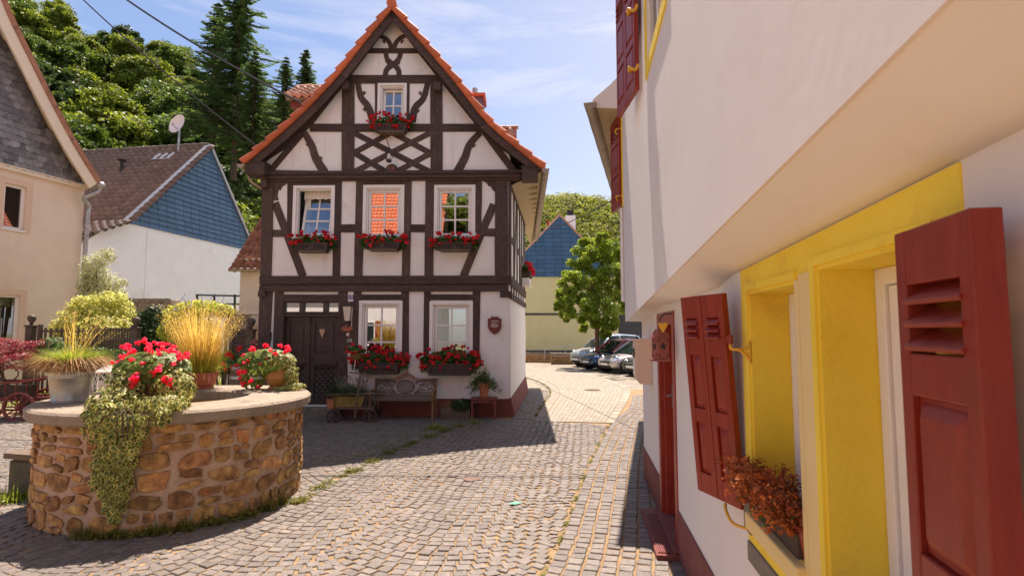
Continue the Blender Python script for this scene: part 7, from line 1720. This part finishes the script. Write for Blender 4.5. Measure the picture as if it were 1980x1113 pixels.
t = shrub('silver_willow', 'airy silvery green willow against the white wall', 205, 540, 16.5, [(185, 515, 26, 32, 0, 700), (200, 550, 36, 32, .1, 1000), (175, 560, 26, 34, 0, 700), (225, 570, 24, 24, .1, 420), (165, 535, 18, 44, 0, 420), (208, 492, 18, 18, 0, 200), (236, 546, 14, 10, 0, 110)], LEAF_S, size=.055, asp=.32)
shrub('dark_shrub', 'dark green shrub between the garden gate and the golden grass', 300, 640, 14.5, [(290, 650, 36, 50, 0, 1800), (320, 665, 34, 40, -.2, 1500), (300, 605, 26, 18, .1, 500), (275, 625, 18, 30, 0, 500)], LEAF_D, size=.05)
shrub('buddleia', 'yellow-green shrub with purple flower spikes behind the golden grass', 390, 610, 13.2, [(350, 610, 34, 26, 0, 1100), (390, 596, 50, 18, .2, 1300), (430, 600, 24, 14, .2, 600), (330, 640, 26, 22, -.2, 600), (370, 630, 46, 26, 0, 900)], LEAF_Y, size=.045)
bd = [o for o in bpy.data.objects if o.name == 'buddleia'][0]; q = MB()
for i in range(26):
    c_ = P(U(325, 440), U(578, 660), 12.9) - bd.location; d = Vector((U(-.8, .8), U(-.4, .1), U(.2, .9))).normalized()
    for k in range(22): leaf(q, c_ + d * .012 * k + rvec() * .03 * (1 - k / 24), rvec(), .014, random.random(), .6)
q.build('flower_spike', PURPLE, bd, kind='stuff')
shrub('low_bushes', 'low mixed green bushes at the foot of the garden fence', 150, 690, 12.6, [(100, 670, 26, 22, 0, 500), (140, 690, 36, 30, 0, 700), (190, 700, 36, 36, .1, 700), (240, 700, 28, 34, 0, 600), (110, 720, 24, 18, 0, 300)], LEAF_G, size=.035)
shrub('gate_shrub', 'small bright green shrub between golden grass and barrel', 432, 705, 11.8, [(430, 700, 20, 30, 0, 600), (415, 715, 18, 22, .1, 400), (442, 690, 12, 16, 0, 200)], LEAF_Y, size=.03)
p0 = P(412, 604, 13.4); t = thing('pink_canopy', 'faded pink sloping canopy edge behind the yellow-green shrub', 'canopy', p0); mb = MB(); a, b, c_, d = [P(u, v, D) - p0 for u, v, D in ((384, 597, 13.6), (440, 603, 13.6), (440, 617, 13.2), (392, 604, 13.2))]; mb.add([a, b, c_, d] + [p - Vector((0, 0, .05)) for p in (a, b, c_, d)], [(0, 1, 2, 3), (7, 6, 5, 4), (0, 4, 5, 1), (1, 5, 6, 2), (2, 6, 7, 3), (3, 7, 4, 0)]); mb.build('sheet', PINK, t); mb = MB(); mb.tube([P(438, 612, 13.3) - p0, P(438, 612, 13.3) - p0 - Vector((0, 0, 2))], .03, 6); mb.build('support', BROWNIRON, t)

# ================================================================== street tree
base = P(1155, 690, 29.5); base.z = 0; tr = thing('street_tree', 'bright green broadleaf tree among the parked cars', 'tree', base)
def limb(mb, pts, r0, r1): p = bez(pts, 4); n = len(p); mb.tube(p, [r0 + (r1 - r0) * i / (n - 1) for i in range(n)], 8)
sc_ = 29.5 / FOC; tm = MB(); cz = lambda v: P(1155, v, 29.5).z
limb(tm, [(0, 0, 0), (.0, 0, 1.2), (-.03, 0, 2.2), (.0, 0, 3.2), (-.3, .1, 4.6)], .14, .05); limb(tm, [(0, 0, 1.9), (.3, 0, 2.5), (.8, .1, 3.3), (1.3, .1, 4.2)], .09, .03); limb(tm, [(-.02, 0, 2.2), (-.5, -.1, 2.9), (-1.3, -.1, 3.6)], .07, .02); limb(tm, [(0, 0, 2.9), (.3, .3, 3.9), (.4, .3, 5.4)], .06, .02); limb(tm, [(0, 0, 2.6), (-.3, -.4, 3.4), (-.6, -.6, 4.4)], .05, .02)
tm.build('trunk', BARKR, tr, smooth=True); q = MB()
cl = [(1155, 480, 30, 22), (1120, 500, 26, 24), (1185, 490, 26, 26), (1105, 545, 26, 24), (1140, 540, 36, 34), (1185, 545, 34, 34), (1090, 575, 24, 22), (1115, 590, 30, 24), (1160, 590, 34, 28), (1195, 590, 26, 26), (1100, 605, 18, 16), (1140, 620, 22, 16), (1128, 470, 12, 10), (1165, 462, 12, 12), (1205, 540, 14, 22), (1180, 625, 18, 12), (1128, 632, 10, 10), (1170, 645, 12, 9), (1078, 590, 10, 9), (1150, 508, 30, 26)]
for u, v, ru, rv in cl:
    c_ = P(u, v, 29.5 + U(-1.2, 1.0)) - base
    for k in range(11): d = rvec(); blob(q, c_ + Vector((d.x * ru * sc_ * .72, d.y * ru * sc_ * .9, d.z * rv * sc_ * .72)), ru * sc_ * .45, 230, .085, .5, .42, .42, .4, .05, nj=1.5)
q.build('crown', LEAF_STREET, tr)
mb = MB()
for k in range(8): a = k * .785; mb.tube([(.32 * math.cos(a), .32 * math.sin(a), 0), (.32 * math.cos(a), .32 * math.sin(a), 1.45)], .02, 5)
for z in (.5, 1.3): mb.tube([(.32 * math.cos(a * .5), .32 * math.sin(a * .5), z) for a in range(13)], .015, 4, closed=True)
g_ = mb.build('tree_guard', IRON); g_.location = base; tag(g_, 'dark iron guard round the trunk of the street tree', 'tree guard')

# ================================================================== wooded hillside: individual trees
def crown_mesh(m, seed, n=52, leaves=250, ls=.17, hh_=1.0):
    random.seed(seed); q = MB()
    for i in range(n):
        d = rvec(); d.z = d.z * .8 + .15; rr_ = (.35 + .65 * random.random() ** .5); c_ = Vector((d.x * 2.5, d.y * 2.5, 6.2 + d.z * 3.2 * hh_)) * 1.0; c_ = Vector((0, 0, 6.2)) + (c_ - Vector((0, 0, 6.2))) * rr_; r = U(.45, 1.25)
        blob(q, c_, (r * 1.15, r * 1.15, r * .8), leaves, ls, U(.15, .85), .3, .6, .6, .1, nj=1.7)
    return q.mesh('crown', m)
CR = [crown_mesh(m, 100 + i) for i, m in enumerate((LEAF_T, LEAF_TY, LEAF_T, LEAF_TD, LEAF_TY))]
tm = MB(); limb(tm, [(0, 0, -1), (.1, 0, 2), (-.1, .1, 5), (.1, 0, 8)], .26, .06); limb(tm, [(0, 0, 3.2), (1, .3, 5), (1.8, .4, 6.4)], .12, .03); limb(tm, [(0, 0, 3.6), (-1, -.3, 5.2), (-1.7, -.2, 6.8)], .12, .03); TRK = tm.mesh('trunk', BARK, True)
random.seed(21); spots = []
tries = 0
while len(spots) < 150 and tries < 9000:
    tries += 1; y = U(38, 112); x = U(-1.08, -.38) * y; h_ = hl(x, y)
    if h_ < .3 and y > 52: continue
    if any((x - a) ** 2 + (y - b) ** 2 < (3.9 + .012 * y) ** 2 for a, b in spots): continue
    spots.append((x, y))
names = {LEAF_T: 'mid green', LEAF_TY: 'yellow-green', LEAF_TD: 'dark green'}
cnt = 0; hill = []
for x, y in spots:
    u = 990 + x / y * FOC; s_ = U(.85, 1.3); z = hl(x, y) - .4; ztop = EYE + ray(u, silh(u) + U(-6, 26))[1] * y
    if z + 9.6 * s_ > ztop: s_ = (ztop - z) / 9.6
    if s_ < .45: continue
    me = random.choice(CR); row = 'high on the wooded ridge' if y > 82 else 'half way up the slope' if y > 56 else 'low on the slope'; side = 'at the left edge' if u < 110 else 'above the brown roof' if u < 380 else 'behind the conifers'
    t = thing('broadleaf_tree', names[me.materials[0]] + ' broadleaf tree ' + row + ' ' + side, 'tree', (x, y, z), U(0, 6), 'broadleaf trees of the wooded slope'); hill.append((u, t)); t.scale = (s_ * U(.95, 1.25), s_ * U(.95, 1.25), s_); inst(TRK, 'trunk', t); inst(me, 'crown', t, (0, 0, 0)); cnt += 1
ORD = ['leftmost', 'second', 'third', 'fourth', 'fifth', 'sixth', 'seventh', 'eighth', 'ninth', 'tenth', 'eleventh', 'twelfth']
hill.sort(key=lambda p: p[0]); byl = {}
for u, t in hill: byl.setdefault(t['label'], []).append(t)
for lb, ts in byl.items():
    if len(ts) > 1:
        for k, t in enumerate(ts): t['label'] = lb + (', leftmost of them' if k == 0 else ', ' + ORD[min(k, 11)] + ' from left')
print('hill trees', cnt)
# conifers
def conifer(H_, seed, tiers=26, spread=.22):
    random.seed(seed); q = MB(); tm = MB(); tm.tube([(0, 0, -1), (0, 0, H_ * .5), (0, 0, H_)], [H_ * .014, H_ * .009, .01], 7)
    for i in range(tiers):
        f = .16 + .84 * (i / tiers) ** .95; z = H_ * f; L_ = H_ * spread * (1 - f) ** .8 * U(.85, 1.1) + .15
        for k in range(8):
            if random.random() < .16: continue
            a = k * .785 + i * .6 + U(-.3, .3); l_ = L_ * U(.55, 1.12); e_ = Vector((l_ * math.cos(a), l_ * math.sin(a), -l_ * .16 + l_ * .16 * U(-1, 1))); side = Vector((-math.sin(a), math.cos(a), 0)); n = int(8 + l_ * 9)
            tm.tube([(0, 0, z), Vector((0, 0, z)) + e_], .02, 4, cap=False)
            for j in range(n):
                t_ = (j + .5) / n; p = Vector((0, 0, z)) + e_ * t_ + Vector((0, 0, -.10 * l_ * math.sin(t_ * 3)))
                for s_ in (-1, 1):
                    w_ = (.16 + .30 * (1 - t_)) * min(1, l_ * .55 + .3); d = side * s_ * w_ + e_.normalized() * w_ * .7 + Vector((0, 0, -w_ * U(.2, .7))); b = e_.normalized() * .09; pp = p + rvec() * .05
                    q.add([pp - b, pp + d * .5 + b * 1.2, pp + d, pp + d * .5 - b * 1.6], [(0, 1, 2, 3)], min(1, max(0, .5 + U(-.35, .35))))
    return tm.mesh('trunk', BARK), q.mesh('crown', NEEDLE)
C1 = conifer(21, 5, 30, .33); C2 = conifer(18, 9, 26, .34); C3 = conifer(9, 13, 18, .32)
for (u, vt, vb, D, C_, H_, lab) in ((452, -70, 330, 46, C1, 21, 'tallest dark conifer, reaching out of the top of the photo left of the gable'), (412, 0, 290, 48, C2, 18, 'second dark conifer with drooping boughs just left of the tallest one'), (548, 106, 300, 44, C2, 18, 'dense dark conifer close beside the timber house roof'), (588, 92, 230, 46, C3, 9, 'small pointed spruce showing above the timber house roof edge'), (486, 95, 330, 43, C2, 18, 'shorter dark conifer at the right foot of the tallest one')):
    top, bot = P(u, vt, D), P(u, vb, D); s_ = (top.z - bot.z) / H_; t = thing('conifer', lab, 'tree', bot, U(0, 6), 'conifers on the left slope'); t.scale = (s_ * 1.05, s_ * 1.05, s_); inst(C_[0], 'trunk', t); inst(C_[1], 'crown', t)
ot = thing('broadleaf_tree', 'broad green tree across the square, mirrored in the right upper window', 'tree', (-2.6, -13, 0)); ot.scale = (1.3, 1.3, 1.25); inst(TRK, 'trunk', ot); inst(CR[1], 'crown', ot)
# wood on the far hill: reads as one mass
random.seed(5); q = MB()
for j in range(46):
    for i in range(58):
        y = 112 + j * 3.3; x = -.02 * y + i * (.42 * y) / 58 * 1.0 + U(-1.5, 1.5); y += U(-1, 1); z = hr(x, y) - 2.6; r = U(1.5, 3.9); tn = U(.0, 1.0)
        for k in range(60): d = rvec(); d.z = abs(d.z); p = Vector((x + d.x * r, y + d.y * r, z + d.z * r * 1.3)); leaf(q, p, d + rvec() * .6 + Vector((0, 0, .4)), U(.28, .55), min(1, max(0, tn + U(-.25, .25))), .7)
q.build('far_wood', mat('far_wood_leaf', (.13, .17, .012), (.20, .22, .024), .1, .7, tone=.6, trans=.45), kind='stuff')
for u, D, sd_ in ((1066, 250, 'left'), (1120, 251, 'right')): p = P(u, 389, D); t = thing('far_conifer', 'tiny dark spruce on the far wooded ridge, the ' + sd_ + ' of two', 'tree', (p.x, p.y, p.z - 7), 0, 'spruces on the far ridge'); inst(C3[1], 'crown', t); inst(C3[0], 'trunk', t)
# ================================================================== parked cars
def car(label, loc, heading, L_, W_, H_, paint, roofp, tall=False, kindx=0):
    c = thing('parked_car', label, 'car', loc, heading, 'cars parked by the street tree')
    wb = L_ * .62; hl_ = L_ / 2; zb = .24; belt = H_ * .60; hood = H_ * (.58 if tall else .55)
    st = [(hl_, .70, .30, .52), (hl_ - .08, .86, .22, hood * .80), (hl_ - .35, .95, .20, hood * .90), (hl_ - .75, 1, .20, hood * .97), (hl_ - 1.15, 1, .20, hood * 1.02), (.3, 1, .20, belt), (-.6, 1, .20, belt + .02), (-hl_ + .6, .99, .22, belt + .04), (-hl_ + .12, .93, .26, belt + .02), (-hl_, .84, .34, belt - .1)]
    mb = MB(); vs = []; n = 10
    for x, wf, zl, zt in st:
        w = W_ / 2 * wf; sec = [(0, zl), (w * .82, zl), (w * .97, zl + .10), (w, (zl + zt) * .52), (w * .985, zt - .09), (w * .90, zt - .015), (w * .55, zt + .025), (0, zt + .035)]
        ring = sec + [(-y, z) for y, z in sec[-2:0:-1]]; vs += [(x, y, z) for y, z in ring]
    m = len(ring); mb.add(vs, [(i * m + j, i * m + (j + 1) % m, (i + 1) * m + (j + 1) % m, (i + 1) * m + j) for i in range(len(st) - 1) for j in range(m)] + [tuple(range(m))[::-1], tuple((len(st) - 1) * m + j for j in range(m))])
    b = mb.build('body', paint, c, smooth=True); s_ = b.modifiers.new('s', 'SUBSURF'); s_.levels = s_.render_levels = 1
    # greenhouse: glass and roof
    gs = [(hl_ - 1.02, .90, belt - .03, belt - .02), (hl_ - 1.72, .86, belt - .03, H_ - .10), (hl_ - 2.1, .85, belt - .03, H_ - .02), (-.5, .85, belt - .03, H_), (-hl_ + .75, .83, belt - .03, H_ - .05), (-hl_ + .22, .80, belt - .03, belt + .0)]
    def green(gs, shrink, top_only=False):
        vs = []; 
        for x, wf, zl, zt in gs:
            w = W_ / 2 * wf; wt = w * (.80 if zt > belt + .1 else .98); sec = [(w, zl), ((w + wt) / 2 + .015, (zl + zt) / 2), (wt, zt - .04 if zt > belt + .1 else zt), (wt * .8, zt), (0, zt + .02)]; ring = sec + [(-y, z) for y, z in sec[-2::-1]]; vs += [(x, y, z) for y, z in ring]
        return vs, len(ring)
    vs, m = green(gs, 0); mb = MB(); mb.add(vs, [(i * m + j, (i + 1) * m + j, (i + 1) * m + j + 1, i * m + j + 1)[::-1] for i in range(len(gs) - 1) for j in range(m - 1)]); mb.build('window_glass', CARGLASS, c, smooth=True)
    mb = MB(); rs = gs[1:5]
    for i in range(len(rs) - 1):
        q = []
        for x, wf, zl, zt in (rs[i], rs[i + 1]): w = W_ / 2 * wf * .80; q.append([(x, -w - .012, zt - .05), (x, -w * .8, zt + .015), (x, 0, zt + .038), (x, w * .8, zt + .015), (x, w + .012, zt - .05)])
        mb.add(q[0] + q[1], [(j, j + 1, j + 6, j + 5) for j in range(4)])
    mb.build('roof', roofp, c, smooth=True)
    for sg in (-1, 1):
        w0, w1 = W_ / 2 * .90, W_ / 2 * .86 * .80; mb = MB(); mb.tube([(hl_ - 1.0, sg * w0, belt - .02), (hl_ - 1.4, sg * (w0 + w1) / 2 * 1.02, (belt + H_) / 2 - .04), (hl_ - 1.74, sg * (w1 + .01), H_ - .11), (hl_ - 2.1, sg * (w1 + .01), H_ - .06)], .032, 6); mb.tube([(-.25, sg * W_ / 2 * .875, belt), (-.2, sg * (w1 + .012), H_ - .05)], .035, 6); mb.tube([(-hl_ + .3, sg * W_ / 2 * .83, belt), (-hl_ + .72, sg * (w1), H_ - .09)], .05, 6); mb.build('pillar', roofp, c, smooth=True)
        mb = MB(); mb.lathe([(.0, -.10), (.07, -.06), (.09, 0), (.06, .08), (0, .1)], 10); mb.xf(Matrix.Translation((hl_ - 1.3, sg * (W_ / 2 + .07), belt + .06)) @ Matrix.Rotation(math.pi / 2, 4, 'X')); mb.build('mirror', paint, c, smooth=True)
        mb = MB(); mb.lathe([(.0, .0), (.10, .01), (.15, -.03), (.15, -.08)], 16, cap=False); mb.xf(Matrix.Translation((hl_ - .17, sg * W_ / 2 * .72, hood * .78)) @ Matrix.Rotation(sg * RAD(28), 4, 'Z') @ Matrix.Rotation(RAD(68), 4, 'Y') @ Matrix.Scale(1.25 if kindx == 2 else 1.0, 4)); mb.xf(Matrix()); mb.build('headlight', CHROME, c, smooth=True)
        mb = MB(); mb.lathe([(0, .02), (.05, .01), (.06, -.04)], 12, cap=False); mb.xf(Matrix.Translation((hl_ - .07, sg * W_ / 2 * .66, .36)) @ Matrix.Rotation(math.pi / 2, 4, 'Y')); mb.build('fog_lamp', CHROME, c)
        for x in (wb / 2 + .02, -wb / 2):
            R_ = .31 if not tall else .34; M = Matrix.Translation((x, sg * (W_ / 2 - .10), R_)) @ Matrix.Rotation(math.pi / 2, 4, 'X')
            mb = MB(); mb.lathe([(R_ + .075, -.02), (R_ + .075, .02), (0, .02)], 24); mb.xf(Matrix.Translation((x, sg * (W_ / 2 - .0155), R_ + .02)) @ Matrix.Rotation(math.pi / 2, 4, 'X')); mb.build('wheel_arch', RUBBER, c)
            mb = MB(); mb.lathe([(R_ * .62, -.10), (R_ * .92, -.10), (R_, -.07), (R_, .07), (R_ * .92, .10), (R_ * .62, .10)], 24, cap=False); mb.xf(Matrix.Translation((x, sg * (W_ / 2 - .07), R_)) @ Matrix.Rotation(math.pi / 2, 4, 'X')); wt_ = mb.build('wheel', RUBBER, c, smooth=True)
            mb = MB(); 
            for k in range(5): a = k * 1.2566; mb.add([(R_ * .62 * math.cos(a - .28), .0, R_ * .62 * math.sin(a - .28)), (R_ * .62 * math.cos(a + .28), .0, R_ * .62 * math.sin(a + .28)), (R_ * .12 * math.cos(a + .9), .02, R_ * .12 * math.sin(a + .9)), (R_ * .12 * math.cos(a - .9), .02, R_ * .12 * math.sin(a - .9))], [(0, 1, 2, 3)])
            mb.tube([(R_ * .62 * math.cos(a * .314), 0, R_ * .62 * math.sin(a * .314)) for a in range(20)], .022, 5, closed=True); mb.xf(Matrix.Translation((x, sg * (W_ / 2 + .022), R_)) @ (Matrix.Rotation(math.pi, 4, 'Z') if sg < 0 else Matrix())); mb.build('rim', CHROME, wt_)
    mb = MB(); mb.box(hl_ - .06, hl_ + .012, -W_ * .22, W_ * .22, .46, .54); mb.box(hl_ - .08, hl_ - .0, -W_ * .26, W_ * .26, .24, .36); mb.build('grille', RUBBER, c, bevel=.02)
    mb = MB(); mb.box(hl_ + .01, hl_ + .035, -.26, .26, .36, .47); mb.build('number_plate', WHITEP, c, bevel=.004); mb = MB(); mb.box(hl_ - .02, hl_ + .02, -W_ * .20, W_ * .20, .548, .565); mb.build('chrome_bar', CHROME, c)
    return c
def paintm(n, c_, metal=.5): m = mat(n, c_, tuple(x * 1.1 for x in c_), 2, .25, metal=metal); m.node_tree.nodes['Principled BSDF'].inputs['Coat Weight'].default_value = .6; return m
SILV = paintm('silver_paint', (.50, .46, .44)); BLUEP = paintm('dark_blue_paint', (.012, .045, .12), .3); REDP = paintm('red_car_paint', (.35, .02, .04), .2); SUVP = paintm('silver_suv_paint', (.48, .52, .58)); DARKP = paintm('dark_car_paint', (.03, .035, .03), .4); 
def place_car(u, v, L_, hd): p = G(u, v); return (p.x - math.cos(hd) * L_ / 2 * .96, p.y - math.sin(hd) * L_ / 2 * .96, 0)
hd = math.pi + RAD(24)
car('silver off-road car, furthest of the parked row', place_car(1116, 709, 4.3, hd), hd, 4.3, 1.85, 1.72, SUVP, paintm('pale_blue_roof', (.42, .5, .6)), True)
car('small dark blue car with a red roof behind the silver hatchback', place_car(1136, 715, 3.8, hd), hd, 3.8, 1.75, 1.50, BLUEP, REDP)
car('silver retro hatchback parked nearest the tree, front towards the lane', place_car(1172, 721, 3.6, hd), hd, 3.6, 1.68, 1.50, SILV, SILV, False, 2)
car('dark car half hidden behind the letterbox', place_car(1222, 728, 4.2, hd), hd, 4.2, 1.75, 1.40, DARKP, DARKP)
